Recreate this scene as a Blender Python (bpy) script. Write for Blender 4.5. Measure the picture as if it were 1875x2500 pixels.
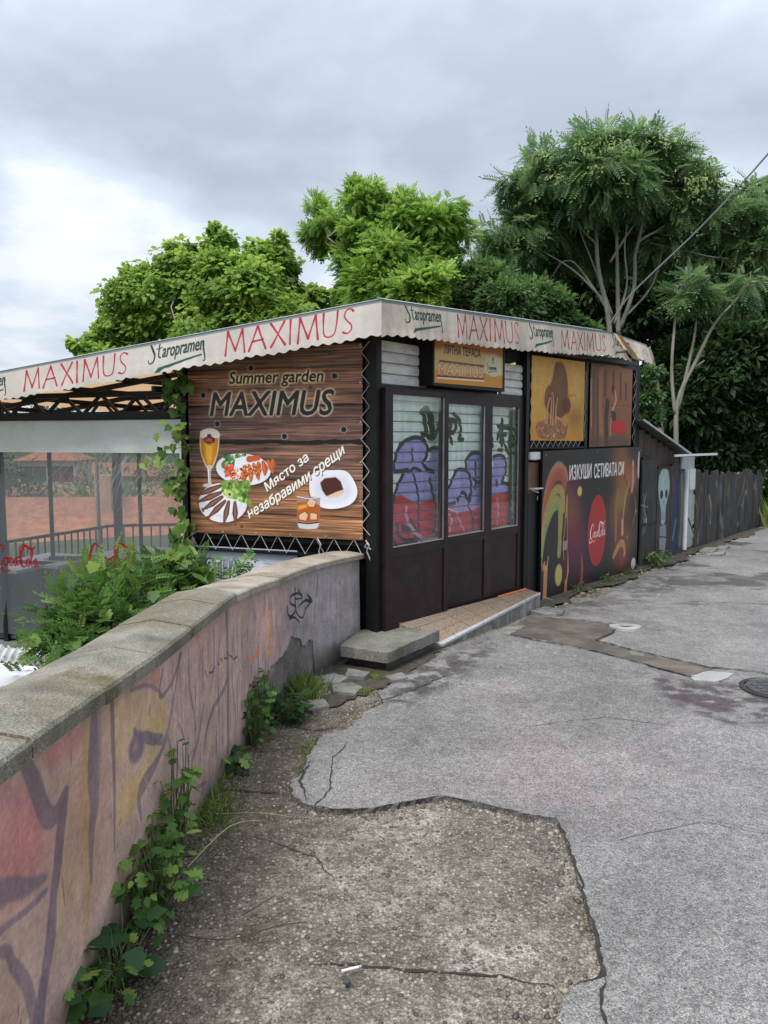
import bpy, math, random
import numpy as np
from mathutils import Vector, Matrix, Euler
random.seed(7); RNG = np.random.default_rng(7)
for o in list(bpy.data.objects): bpy.data.objects.remove(o)
scene = bpy.context.scene
COL = scene.collection
R = math.radians
# ------------------------------------------------------------------ camera
cd = bpy.data.cameras.new("camera"); cam = bpy.data.objects.new("camera", cd); COL.objects.link(cam)
cd.sensor_fit = 'VERTICAL'; cd.sensor_height = 36.0; cd.lens = 36.0 * 1900 / 2500
cd.clip_start = 0.05; cd.clip_end = 3000
cam.location = (0, 0, 1.75); cam.rotation_euler = (R(90 - 5.3), 0, 0)
scene.camera = cam
# ------------------------------------------------------------------ sky
SUN_EL, SUN_AZ = 58, 215          # azimuth: compass-like angle from +Y, clockwise
world = bpy.data.worlds.new("World"); scene.world = world; world.use_nodes = True
nt = world.node_tree; nt.nodes.clear(); N = nt.nodes.new; LK = nt.links.new
out = N('ShaderNodeOutputWorld'); mixs = N('ShaderNodeMixShader')
sky = N('ShaderNodeTexSky'); sky.sky_type = 'NISHITA'; sky.sun_disc = False
sky.sun_elevation = R(SUN_EL); sky.sun_rotation = R(SUN_AZ)
b1 = N('ShaderNodeBackground'); b1.inputs[1].default_value = 0.10; LK(sky.outputs[0], b1.inputs[0])
b2 = N('ShaderNodeBackground'); b2.inputs[1].default_value = 0.9
tc = N('ShaderNodeTexCoord'); sep = N('ShaderNodeSeparateXYZ'); LK(tc.outputs['Generated'], sep.inputs[0])
def wm(op, a, b=None):
    m = N('ShaderNodeMath'); m.operation = op
    for i, v in enumerate((a, b)):
        if v is None: continue
        if isinstance(v, (int, float)): m.inputs[i].default_value = v
        else: LK(v, m.inputs[i])
    return m.outputs[0]
zz = wm('ADD', wm('MAXIMUM', sep.outputs[2], 0.0), 0.22)
cmb = N('ShaderNodeCombineXYZ'); LK(wm('DIVIDE', sep.outputs[0], zz), cmb.inputs[0]); LK(wm('DIVIDE', sep.outputs[1], zz), cmb.inputs[1])
cmb.inputs[2].default_value = 12.6
n1 = N('ShaderNodeTexNoise'); n1.inputs['Scale'].default_value = 1.05; n1.inputs['Detail'].default_value = 7; n1.inputs['Roughness'].default_value = .5
n1.inputs['Distortion'].default_value = .25; LK(cmb.outputs[0], n1.inputs['Vector'])
n2 = N('ShaderNodeTexNoise'); n2.inputs['Scale'].default_value = 3.0; n2.inputs['Detail'].default_value = 6; n2.inputs['Roughness'].default_value = .55
LK(cmb.outputs[0], n2.inputs['Vector'])
mixn = wm('ADD', wm('MULTIPLY', n1.outputs[0], .72), wm('MULTIPLY', n2.outputs[0], .28))
# cloud deck: thinner and brighter towards the horizon
mixn = wm('ADD', mixn, wm('MULTIPLY', wm('SUBTRACT', .34, wm('MAXIMUM', sep.outputs[2], 0.0)), .34))
cr = N('ShaderNodeValToRGB'); LK(mixn, cr.inputs[0]); e = cr.color_ramp
e.elements[0].position = .40; e.elements[0].color = (.42, .465, .53, 1)
e.elements[1].position = .70; e.elements[1].color = (.98, 1.0, 1.04, 1)
k = e.elements.new(.47); k.color = (.51, .56, .635, 1)
k = e.elements.new(.53); k.color = (.62, .68, .765, 1)
k = e.elements.new(.58); k.color = (.70, .77, .87, 1)
k = e.elements.new(.63); k.color = (.88, .92, .98, 1)
# an overcast deck is about three times as bright overhead as at the horizon
LK(cr.outputs[0], b2.inputs[0]); zc = wm('MAXIMUM', sep.outputs[2], 0.0)
LK(wm('ADD', .275, wm('MULTIPLY', wm('MULTIPLY', zc, zc), .90)), b2.inputs[1])
mixs.inputs[0].default_value = .92
LK(b1.outputs[0], mixs.inputs[1]); LK(b2.outputs[0], mixs.inputs[2]); LK(mixs.outputs[0], out.inputs[0])
# ------------------------------------------------------------------ sun behind the cloud deck
sl = bpy.data.lights.new("sun", 'SUN'); sl.energy = 1.1; sl.angle = R(22); sl.color = (1, .96, .9)
so = bpy.data.objects.new("sun", sl); COL.objects.link(so); so.location = (-4, -6, 12)
az = R(SUN_AZ); d = Vector((-math.sin(az) * math.cos(R(SUN_EL)), -math.cos(az) * math.cos(R(SUN_EL)), -math.sin(R(SUN_EL))))
so.rotation_euler = d.to_track_quat('-Z', 'Y').to_euler()
vs = scene.view_settings; vs.view_transform = 'Standard'; vs.look = 'None'; vs.gamma = 1; vs.use_curve_mapping = False
vs.exposure = 1.72
try:
    scene.cycles.max_bounces = 6; scene.cycles.transparent_max_bounces = 16; scene.cycles.use_denoising = True
except Exception: pass

# ================================================================== helpers
ORG = {}
def tag(o, label=None, cat=None, group=None, kind=None):
    if label: o['label'] = label
    if cat: o['category'] = cat
    if group: o['group'] = group
    if kind: o['kind'] = kind
    return o
def thing(name, loc, label, cat, group=None):
    o = bpy.data.objects.new(name, None); o.empty_display_size = .1
    COL.objects.link(o); o.location = loc; ORG[o.name] = Vector(loc)
    return tag(o, label, cat, group)
def link(name, me, parent=None, loc=None, rot=None, scale=None):
    o = bpy.data.objects.new(name, me); COL.objects.link(o)
    if parent is not None: o.parent = parent; ORG[o.name] = ORG.get(parent.name, Vector((0, 0, 0)))
    if loc is not None: o.location = Vector(loc) - (ORG[parent.name] if parent is not None else Vector((0, 0, 0)))
    if rot is not None: o.rotation_euler = rot
    if scale is not None: o.scale = (scale,) * 3 if isinstance(scale, (int, float)) else scale
    return o
class Face:
    def __init__(s, O, D):
        s.O = Vector((O[0], O[1], 0)); d = Vector((D[0], D[1], 0)).normalized(); s.D = d
        s.N = Vector((d.y, -d.x, 0))
    def p(s, a, z, n=0): return s.O + s.D * a + s.N * n + Vector((0, 0, z))
F = Face((0, 6.9), (math.sin(R(39.2)), math.cos(R(39.2))))
L = Face((-.12, 6.93), (-math.sin(R(70.4)), math.cos(R(70.4)))); L.N = -L.N
W0 = Face((0, 0), (1, 0))
class MB:
    def __init__(s): s.v = []; s.f = []; s.uv = {}
    def box8(s, P):
        b = len(s.v); s.v += [tuple(p) for p in P]
        s.f += [tuple(b + i for i in q) for q in ((0, 3, 2, 1), (4, 5, 6, 7), (0, 1, 5, 4), (1, 2, 6, 5), (2, 3, 7, 6), (3, 0, 4, 7))]
        return s
    def fbox(s, fc, s0, s1, z0, z1, n0, n1):
        p = fc.p
        return s.box8([p(s0, z0, n1), p(s1, z0, n1), p(s1, z0, n0), p(s0, z0, n0), p(s0, z1, n1), p(s1, z1, n1), p(s1, z1, n0), p(s0, z1, n0)])
    def box(s, x0, x1, y0, y1, z0, z1): return s.fbox(W0, x0, x1, z0, z1, -y1, -y0)
    def quad(s, P, uv=None):
        b = len(s.v); s.v += [tuple(p) for p in P]; s.f.append(tuple(range(b, b + len(P))))
        if uv: s.uv[len(s.f) - 1] = uv
        return s
    def bar(s, a, b, w, h=None):
        a, b = Vector(a), Vector(b); h = h or w; d = (b - a).normalized()
        u = d.cross(Vector((0, 0, 1))) if abs(d.z) < .95 else d.cross(Vector((0, 1, 0)))
        u = u.normalized() * w / 2; v = u.normalized().cross(d) * h / 2
        return s.box8([a - u - v, a + u - v, a + u + v, a - u + v, b - u - v, b + u - v, b + u + v, b - u + v])
    def tube(s, pts, rad, n=6, cap=True):
        pts = [Vector(p) for p in pts]
        if isinstance(rad, (int, float)): rad = [rad] * len(pts)
        b = len(s.v); ref = Vector((.31, .2, .93))
        for i, p in enumerate(pts):
            d = (pts[min(i + 1, len(pts) - 1)] - pts[max(i - 1, 0)]).normalized()
            u = d.cross(ref)
            if u.length < .1: u = d.cross(Vector((1, 0, 0)))
            u.normalize(); w = d.cross(u)
            for k in range(n):
                t = 2 * math.pi * k / n; s.v.append(tuple(p + (u * math.cos(t) + w * math.sin(t)) * rad[i]))
        for i in range(len(pts) - 1):
            for k in range(n):
                s.f.append((b + i * n + k, b + i * n + (k + 1) % n, b + (i + 1) * n + (k + 1) % n, b + (i + 1) * n + k))
        if cap:
            s.f.append(tuple(b + k for k in reversed(range(n)))); s.f.append(tuple(b + (len(pts) - 1) * n + k for k in range(n)))
        return s
    def prism(s, poly, z0, z1):
        b = len(s.v); n = len(poly); zt = z1 if callable(z1) else (lambda x, y: z1); zb = z0 if callable(z0) else (lambda x, y: z0)
        ar = sum(poly[i][0] * poly[(i + 1) % n][1] - poly[(i + 1) % n][0] * poly[i][1] for i in range(n))
        if ar < 0: poly = poly[::-1]
        s.v += [(x, y, zb(x, y)) for x, y in poly] + [(x, y, zt(x, y)) for x, y in poly]
        s.f.append(tuple(b + i for i in reversed(range(n)))); s.f.append(tuple(b + n + i for i in range(n)))
        for i in range(n): j = (i + 1) % n; s.f.append((b + i, b + j, b + n + j, b + n + i))
        return s
    def disc(s, c, r, h, n=20):
        return s.prism([(c[0] + r * math.cos(2 * math.pi * k / n), c[1] + r * math.sin(2 * math.pi * k / n)) for k in range(n)], c[2], c[2] + h)
    def mesh(s, name, mat, org=Vector((0, 0, 0)), smooth=False, bevel=0):
        me = bpy.data.meshes.new(name); me.from_pydata([tuple(Vector(v) - org) for v in s.v], [], s.f)
        if s.uv:
            l = me.uv_layers.new(name='UVMap')
            for pi, uv in s.uv.items():
                for k, li in enumerate(me.polygons[pi].loop_indices): l.data[li].uv = uv[k]
        if mat:
            me.materials.append(mat)
        if smooth: me.polygons.foreach_set('use_smooth', [True] * len(me.polygons))
        me.update(); return me
    def build(s, name, mat, parent=None, smooth=False, bevel=0):
        org = ORG.get(parent.name, Vector((0, 0, 0))) if parent is not None else Vector((0, 0, 0))
        o = link(name, s.mesh(name, mat, org, smooth), parent)
        if bevel:
            m = o.modifiers.new('bevel', 'BEVEL'); m.width = bevel; m.segments = 2; m.limit_method = 'ANGLE'
        return o
def gz0(y):
    k = min(1, max(0, (y - 2) / 4)); return -.15 * k * k * (3 - 2 * k)
def gz(x, y): return gz0(y)

# ------------------------------------------------------------------ materials
def new_mat(name):
    m = bpy.data.materials.new(name); m.use_nodes = True; n = m.node_tree; return m, n, n.nodes['Principled BSDF']
def mat(name, c1, c2=None, scale=6, rough=.7, bump=.15, metal=0, detail=5, stretch=(1, 1, 1), spec=.5, dirt=None, dscale=1.5, bscale=None, coords='Object', speck=None):
    m, n, p = new_mat(name); nn = n.nodes.new; lk = n.links.new
    tc = nn('ShaderNodeTexCoord'); mp = nn('ShaderNodeMapping'); mp.inputs['Scale'].default_value = stretch
    lk(tc.outputs[coords], mp.inputs[0])
    no = nn('ShaderNodeTexNoise'); no.inputs['Scale'].default_value = scale; no.inputs['Detail'].default_value = detail
    lk(mp.outputs[0], no.inputs['Vector'])
    if c2 is None: c2 = tuple(min(1, x * 1.25) for x in c1); c1 = tuple(x * .8 for x in c1)
    r = nn('ShaderNodeValToRGB'); r.color_ramp.elements[0].position = .32; r.color_ramp.elements[1].position = .68
    r.color_ramp.elements[0].color = (*c1, 1); r.color_ramp.elements[1].color = (*c2, 1)
    lk(no.outputs[0], r.inputs[0]); colr = r.outputs[0]
    if dirt:
        n3 = nn('ShaderNodeTexNoise'); n3.inputs['Scale'].default_value = dscale; n3.inputs['Detail'].default_value = 8; n3.inputs['Roughness'].default_value = .7
        lk(mp.outputs[0], n3.inputs['Vector'])
        r3 = nn('ShaderNodeValToRGB'); r3.color_ramp.elements[0].position = .46; r3.color_ramp.elements[1].position = .64
        lk(n3.outputs[0], r3.inputs[0])
        mx = nn('ShaderNodeMixRGB'); lk(r3.outputs[0], mx.inputs[0]); lk(colr, mx.inputs[1]); mx.inputs[2].default_value = (*dirt, 1); colr = mx.outputs[0]
    if speck:
        n4 = nn('ShaderNodeTexNoise'); n4.inputs['Scale'].default_value = speck[0]; n4.inputs['Detail'].default_value = 3; n4.inputs['Roughness'].default_value = .6; lk(mp.outputs[0], n4.inputs['Vector'])
        m4 = nn('ShaderNodeMapRange'); m4.inputs[1].default_value = .35; m4.inputs[2].default_value = .65; m4.inputs[3].default_value = 1 - speck[1]; m4.inputs[4].default_value = 1 + speck[1]; lk(n4.outputs[0], m4.inputs[0])
        x4 = nn('ShaderNodeMixRGB'); x4.blend_type = 'MULTIPLY'; x4.inputs[0].default_value = 1; lk(colr, x4.inputs[1]); lk(m4.outputs[0], x4.inputs[2]); colr = x4.outputs[0]
    lk(colr, p.inputs['Base Color'])
    p.inputs['Roughness'].default_value = rough; p.inputs['Metallic'].default_value = metal; p.inputs['Specular IOR Level'].default_value = spec
    if bump:
        nb = nn('ShaderNodeTexNoise'); nb.inputs['Scale'].default_value = bscale or scale * 5; nb.inputs['Detail'].default_value = 6
        lk(mp.outputs[0], nb.inputs['Vector'])
        b = nn('ShaderNodeBump'); b.inputs['Strength'].default_value = bump; b.inputs['Distance'].default_value = .01
        lk(nb.outputs[0], b.inputs['Height']); lk(b.outputs[0], p.inputs['Normal'])
    return m
def img_mat(name, cv, rough=.5, bump=.1, dirt=.15, alpha=False, transl=0, spec=.4, bscale=60):
    m, n, p = new_mat(name); nn = n.nodes.new; lk = n.links.new
    t = nn('ShaderNodeTexImage'); t.image = cv.image(name); t.extension = 'EXTEND'; t.interpolation = 'Linear'
    tc = nn('ShaderNodeTexCoord'); no = nn('ShaderNodeTexNoise'); no.inputs['Scale'].default_value = 3.2; no.inputs['Detail'].default_value = 8; no.inputs['Roughness'].default_value = .65
    lk(tc.outputs['Object'], no.inputs['Vector'])
    mr = nn('ShaderNodeMapRange'); mr.inputs[1].default_value = .3; mr.inputs[2].default_value = .7; mr.inputs[3].default_value = 1 - dirt; mr.inputs[4].default_value = 1 + dirt * .4
    lk(no.outputs[0], mr.inputs[0])
    hs = nn('ShaderNodeMixRGB'); hs.blend_type = 'MULTIPLY'; hs.inputs[0].default_value = 1
    lk(t.outputs[0], hs.inputs[1]); lk(mr.outputs[0], hs.inputs[2]); lk(hs.outputs[0], p.inputs['Base Color'])
    p.inputs['Roughness'].default_value = rough; p.inputs['Specular IOR Level'].default_value = spec
    if bump:
        nb = nn('ShaderNodeTexNoise'); nb.inputs['Scale'].default_value = bscale; nb.inputs['Detail'].default_value = 4
        lk(tc.outputs['Object'], nb.inputs['Vector'])
        b = nn('ShaderNodeBump'); b.inputs['Strength'].default_value = bump; b.inputs['Distance'].default_value = .01
        lk(nb.outputs[0], b.inputs['Height']); lk(b.outputs[0], p.inputs['Normal'])
    if transl:
        o = n.nodes['Material Output']; tr = nn('ShaderNodeBsdfTranslucent'); ms = nn('ShaderNodeMixShader'); ms.inputs[0].default_value = transl
        lk(hs.outputs[0], tr.inputs[0]); lk(p.outputs[0], ms.inputs[1]); lk(tr.outputs[0], ms.inputs[2]); lk(ms.outputs[0], o.inputs[0])
    if alpha:
        o = n.nodes['Material Output']; ms = nn('ShaderNodeMixShader'); tp = nn('ShaderNodeBsdfTransparent')
        tr = nn('ShaderNodeBsdfTranslucent'); m2 = nn('ShaderNodeMixShader'); m2.inputs[0].default_value = .5
        lk(hs.outputs[0], tr.inputs[0]); lk(p.outputs[0], m2.inputs[1]); lk(tr.outputs[0], m2.inputs[2])
        lk(t.outputs['Alpha'], ms.inputs[0]); lk(tp.outputs[0], ms.inputs[1]); lk(m2.outputs[0], ms.inputs[2]); lk(ms.outputs[0], o.inputs[0])
    return m
def leaf_mat(name, cols, transl=.35, rough=.55):
    m, n, p = new_mat(name); nn = n.nodes.new; lk = n.links.new
    a = nn('ShaderNodeAttribute'); a.attribute_name = 'rnd'
    r = nn('ShaderNodeValToRGB'); els = r.color_ramp.elements
    els[0].color = (*cols[0], 1); els[1].color = (*cols[-1], 1)
    for i, c in enumerate(cols[1:-1]): q = els.new((i + 1) / (len(cols) - 1)); q.color = (*c, 1)
    lk(a.outputs['Fac'], r.inputs[0]); lk(r.outputs[0], p.inputs['Base Color']); p.inputs['Roughness'].default_value = rough
    p.inputs['Specular IOR Level'].default_value = .35
    tr = nn('ShaderNodeBsdfTranslucent'); hs = nn('ShaderNodeHueSaturation'); hs.inputs['Value'].default_value = 1.5; hs.inputs['Hue'].default_value = .485
    lk(r.outputs[0], hs.inputs['Color']); lk(hs.outputs[0], tr.inputs[0])
    ms = nn('ShaderNodeMixShader'); ms.inputs[0].default_value = transl
    lk(p.outputs[0], ms.inputs[1]); lk(tr.outputs[0], ms.inputs[2]); lk(ms.outputs[0], n.nodes['Material Output'].inputs[0])
    return m
def leaf_obj_mat(name, cols, transl=.3):
    m = leaf_mat(name, cols, transl); n = m.node_tree
    oi = n.nodes.new('ShaderNodeObjectInfo'); r = [x for x in n.nodes if x.bl_idname == 'ShaderNodeValToRGB'][0]
    n.links.new(oi.outputs['Random'], r.inputs[0]); return m

# ------------------------------------------------------------------ painter for printed and sprayed surfaces
def vnoise(h, w, sy, sx, rng, octv=4, pers=.55):
    o = np.zeros((h, w)); amp = 1; tot = 0
    for k in range(octv):
        gy, gx = max(2, int(h / sy) + 2), max(2, int(w / sx) + 2)
        g = rng.random((gy, gx)); y = np.linspace(0, gy - 1.001, h); x = np.linspace(0, gx - 1.001, w)
        yi, xi = y.astype(int), x.astype(int); fy, fx = (y - yi)[:, None], (x - xi)[None]
        fy = fy * fy * (3 - 2 * fy); fx = fx * fx * (3 - 2 * fx)
        a = g[yi][:, xi]; b = g[yi][:, xi + 1]; c = g[yi + 1][:, xi]; e_ = g[yi + 1][:, xi + 1]
        o += amp * ((a * (1 - fx) + b * fx) * (1 - fy) + (c * (1 - fx) + e_ * fx) * fy); tot += amp
        amp *= pers; sy = max(1, sy / 2); sx = max(1, sx / 2)
    return o / tot
def blur(m, r):
    r = int(r)
    if r < 1: return m
    for _ in range(2):
        for ax in (0, 1):
            k = np.pad(m, [(r + 1, r) if a == ax else (0, 0) for a in (0, 1)], mode='edge'); c = np.cumsum(k, axis=ax)
            n = m.shape[ax]
            m = (np.take(c, range(2 * r + 1, 2 * r + 1 + n), axis=ax) - np.take(c, range(0, n), axis=ax)) / (2 * r + 1)
    return m
def crs(pts, k=6):
    if len(pts) < 3: return pts
    P = [pts[0]] + list(pts) + [pts[-1]]; o = []
    for i in range(1, len(P) - 2):
        a, b, c, d_ = (np.array(P[i + j], float) for j in (-1, 0, 1, 2))
        for t in np.linspace(0, 1, k, endpoint=False):
            o.append(tuple(.5 * (2 * b + (c - a) * t + (2 * a - 5 * b + 4 * c - d_) * t * t + (3 * b - a - 3 * c + d_) * t ** 3)))
    o.append(tuple(pts[-1])); return o
TXT = {}
def text_edges(s, bold=0):
    if (s, bold) in TXT: return TXT[(s, bold)]
    cu = bpy.data.curves.new('t', 'FONT'); cu.body = s; cu.size = 1; cu.resolution_u = 3; cu.offset = bold
    ob = bpy.data.objects.new('t', cu); COL.objects.link(ob)
    me = bpy.data.meshes.new_from_object(ob.evaluated_get(bpy.context.evaluated_depsgraph_get())) if False else None
    bpy.context.view_layer.update()
    ev = ob.evaluated_get(bpy.context.evaluated_depsgraph_get()); me = ev.to_mesh()
    E = np.array([[*me.vertices[a].co[:2], *me.vertices[b].co[:2]] for p in me.polygons for a, b in p.edge_keys]).reshape(-1, 4)
    ev.to_mesh_clear(); bpy.data.objects.remove(ob); bpy.data.curves.remove(cu)
    lo = E[:, [0, 2]].min(), E[:, [1, 3]].min(); hi = E[:, [0, 2]].max(), E[:, [1, 3]].max()
    TXT[(s, bold)] = (E, lo, hi); return TXT[(s, bold)]
class Cv:
    def __init__(s, x0, y0, x1, y1, ppm, bg=(1, 1, 1), seed=1):
        s.x0, s.y0, s.x1, s.y1, s.k = x0, y0, x1, y1, ppm; s.W = int((x1 - x0) * ppm); s.H = int((y1 - y0) * ppm)
        s.a = np.ones((s.H, s.W, 3)) * np.array(bg); s.al = np.ones((s.H, s.W)); s.rng = np.random.default_rng(seed); s.map = None
    def T(s, p):
        if s.map: p = s.map(*p)
        return ((p[0] - s.x0) * s.k, (p[1] - s.y0) * s.k)
    def apply(s, m, x, y, col, al):
        if m.size == 0: return
        h, w = m.shape; x0, y0 = max(0, x), max(0, y); x1, y1 = min(s.W, x + w), min(s.H, y + h)
        if x1 <= x0 or y1 <= y0: return
        mm = (m[y0 - y:y1 - y, x0 - x:x1 - x] * al)[..., None]; reg = s.a[y0:y1, x0:x1]
        c = np.array(col) if not callable(col) else col(x0, y0, x1, y1)
        s.a[y0:y1, x0:x1] = reg * (1 - mm) + c * mm
    def fill_edges(s, E, col, al=1, soft=0, grow=0):
        SS = 3; pad = int(soft * s.k * 2.5) + 3
        x0, y0 = int(E[:, [0, 2]].min()) - pad, int(E[:, [1, 3]].min()) - pad
        x1, y1 = int(E[:, [0, 2]].max()) + pad + 2, int(E[:, [1, 3]].max()) + pad + 2
        if x1 < 0 or y1 < 0 or x0 > s.W or y0 > s.H: return
        w, h = x1 - x0, y1 - y0
        acc = np.zeros((h * SS, w * SS + 1), np.int32)
        for ax, ay, bx, by in (E - np.array([x0, y0, x0, y0])) * SS:
            if ay > by: ax, ay, bx, by = bx, by, ax, ay
            r0, r1 = math.ceil(ay - .5), math.ceil(by - .5)
            if r1 <= r0: continue
            rows = np.arange(max(r0, 0), min(r1, h * SS)); xs = ax + (rows + .5 - ay) * (bx - ax) / (by - ay)
            np.add.at(acc, (rows, np.clip(np.ceil(xs - .5).astype(int), 0, w * SS)), 1)
        m = (np.cumsum(acc[:, :-1], axis=1) % 2).astype(float).reshape(h, SS, w, SS).mean((1, 3))
        if soft: m = blur(m, soft * s.k)
        if grow: m = np.clip(m * grow, 0, 1)
        s.apply(m, x0, y0, col, al)
    def poly(s, pts, col, al=1, soft=0, smooth=False):
        if smooth: pts = crs(list(pts) + [pts[0]])[:-1]
        P = np.array([s.T(p) for p in pts]); s.fill_edges(np.hstack([P, np.roll(P, -1, 0)]), col, al, soft)
    def ell(s, c, rx, ry, col, al=1, soft=0, rot=0):
        s.poly([(c[0] + rx * math.cos(t) * math.cos(rot) - ry * math.sin(t) * math.sin(rot), c[1] + rx * math.cos(t) * math.sin(rot) + ry * math.sin(t) * math.cos(rot)) for t in np.linspace(0, 2 * math.pi, 28, endpoint=False)], col, al, soft)
    def stroke(s, pts, w, col, al=1, soft=0, smooth=True):
        if len(pts) == 2 and hasattr(w, '__len__') and len(w) > 2:
            pts = [tuple(np.array(pts[0]) + (np.array(pts[1]) - np.array(pts[0])) * t) for t in np.linspace(0, 1, len(w))]; smooth = False
        if smooth and len(pts) > 2:
            k = 6; n0 = len(pts); wl = w if hasattr(w, '__len__') else [w] * n0; ws = np.interp(np.linspace(0, 1, (n0 - 1) * k + 1), np.linspace(0, 1, len(wl)), wl); pts = crs(pts, k)
        elif hasattr(w, '__len__'): ws = np.interp(range(len(pts)), np.linspace(0, len(pts) - 1, len(w)), w)
        else: ws = [w] * len(pts)
        P = np.array([s.T(p) for p in pts]); rr = np.array(ws) * s.k / 2; sf = max(.8, soft * s.k)
        pad = rr.max() + sf + 1; x0, y0 = (P.min(0) - pad).astype(int); x1, y1 = (P.max(0) + pad + 1).astype(int)
        x0, y0 = max(0, x0), max(0, y0); x1, y1 = min(s.W, x1), min(s.H, y1)
        if x1 <= x0 or y1 <= y0: return
        m = np.zeros((y1 - y0, x1 - x0))
        for i in range(len(P) - 1):
            a, b = P[i], P[i + 1]; q = max(rr[i], rr[i + 1]) + sf + 1
            u0, v0 = max(x0, int(min(a[0], b[0]) - q)), max(y0, int(min(a[1], b[1]) - q)); u1, v1 = min(x1, int(max(a[0], b[0]) + q + 1)), min(y1, int(max(a[1], b[1]) + q + 1))
            if u1 <= u0 or v1 <= v0: continue
            X, Y = np.meshgrid(np.arange(u0, u1) + .5, np.arange(v0, v1) + .5); dx, dy = b - a; l2 = dx * dx + dy * dy + 1e-9
            t = np.clip(((X - a[0]) * dx + (Y - a[1]) * dy) / l2, 0, 1); dd = np.hypot(X - a[0] - t * dx, Y - a[1] - t * dy)
            v = np.clip((rr[i] * (1 - t) + rr[i + 1] * t - dd) / sf + .5, 0, 1); sub = m[v0 - y0:v1 - y0, u0 - x0:u1 - x0]; np.maximum(sub, v, out=sub)
        s.apply(m, x0, y0, col, al)
    def text(s, t, x, y, w, h, col, al=1, shear=0, rot=0, soft=0, bold=0, glow=None, wy=0):
        """text fitted in a box of width w and height h with its lower left corner at x, y (metres)"""
        E, lo, hi = text_edges(t, 0); P = E.reshape(-1, 2).copy()
        P[:, 0] = (P[:, 0] - lo[0]) / (hi[0] - lo[0]) * w; P[:, 1] = (P[:, 1] - lo[1]) / (hi[1] - lo[1]) * h
        P[:, 0] += P[:, 1] * shear; P[:, 1] += wy * P[:, 0] ** 2
        c, sn = math.cos(rot), math.sin(rot); X = x + P[:, 0] * c - P[:, 1] * sn; Y = y + P[:, 0] * sn + P[:, 1] * c
        Q = np.stack([(X - s.x0) * s.k, (Y - s.y0) * s.k], 1).reshape(-1, 4)
        if glow: s.fill_edges(Q, glow[0], 1, glow[1], grow=glow[2])
        if bold > 0: s.fill_edges(Q, col, al, max(1.01 / s.k, bold * h * .9), grow=2.6)
        else: s.fill_edges(Q, col, al, soft)
    def blobs(s, region, n, r, cols, soft=0, al=1):
        for _ in range(n):
            a, b = s.rng.random(2); u, v = region(a, b); c = np.array(cols[s.rng.integers(len(cols))]) * (.75 + .5 * s.rng.random())
            s.ell((u, v), r * (.6 + .8 * s.rng.random()), r * (.4 + .6 * s.rng.random()), np.clip(c, 0, 1), al, soft, s.rng.random() * 3)
    def grain(s, sy, sx, amt, octv=4):
        s.a *= (1 + amt * (vnoise(s.H, s.W, sy * s.k, sx * s.k, s.rng, octv) - .5) * 2)[..., None]
    def image(s, name):
        im = bpy.data.images.new(name, s.W, s.H, alpha=True); px = np.ones((s.H, s.W, 4), np.float32); px[..., :3] = np.clip(s.a, 0, 1); px[..., 3] = s.al
        im.alpha_mode = 'CHANNEL_PACKED'; im.pixels.foreach_set(px.ravel()); im.update(); im.pack(); return im
def homog(src, w, h):
    """sheet corners TL,TR,BR,BL as traced -> metres on a w by h sheet"""
    dst = [(0, h), (w, h), (w, 0), (0, 0)]; A = []; B = []
    for (x, y), (u, v) in zip(src, dst):
        A.append([x, y, 1, 0, 0, 0, -u * x, -u * y]); B.append(u); A.append([0, 0, 0, x, y, 1, -v * x, -v * y]); B.append(v)
    q = np.linalg.solve(np.array(A, float), np.array(B, float))
    return lambda x, y: ((q[0] * x + q[1] * y + q[2]) / (q[6] * x + q[7] * y + 1), (q[3] * x + q[4] * y + q[5]) / (q[6] * x + q[7] * y + 1))
def C(*a): return tuple(x / 255 for x in a)
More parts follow.
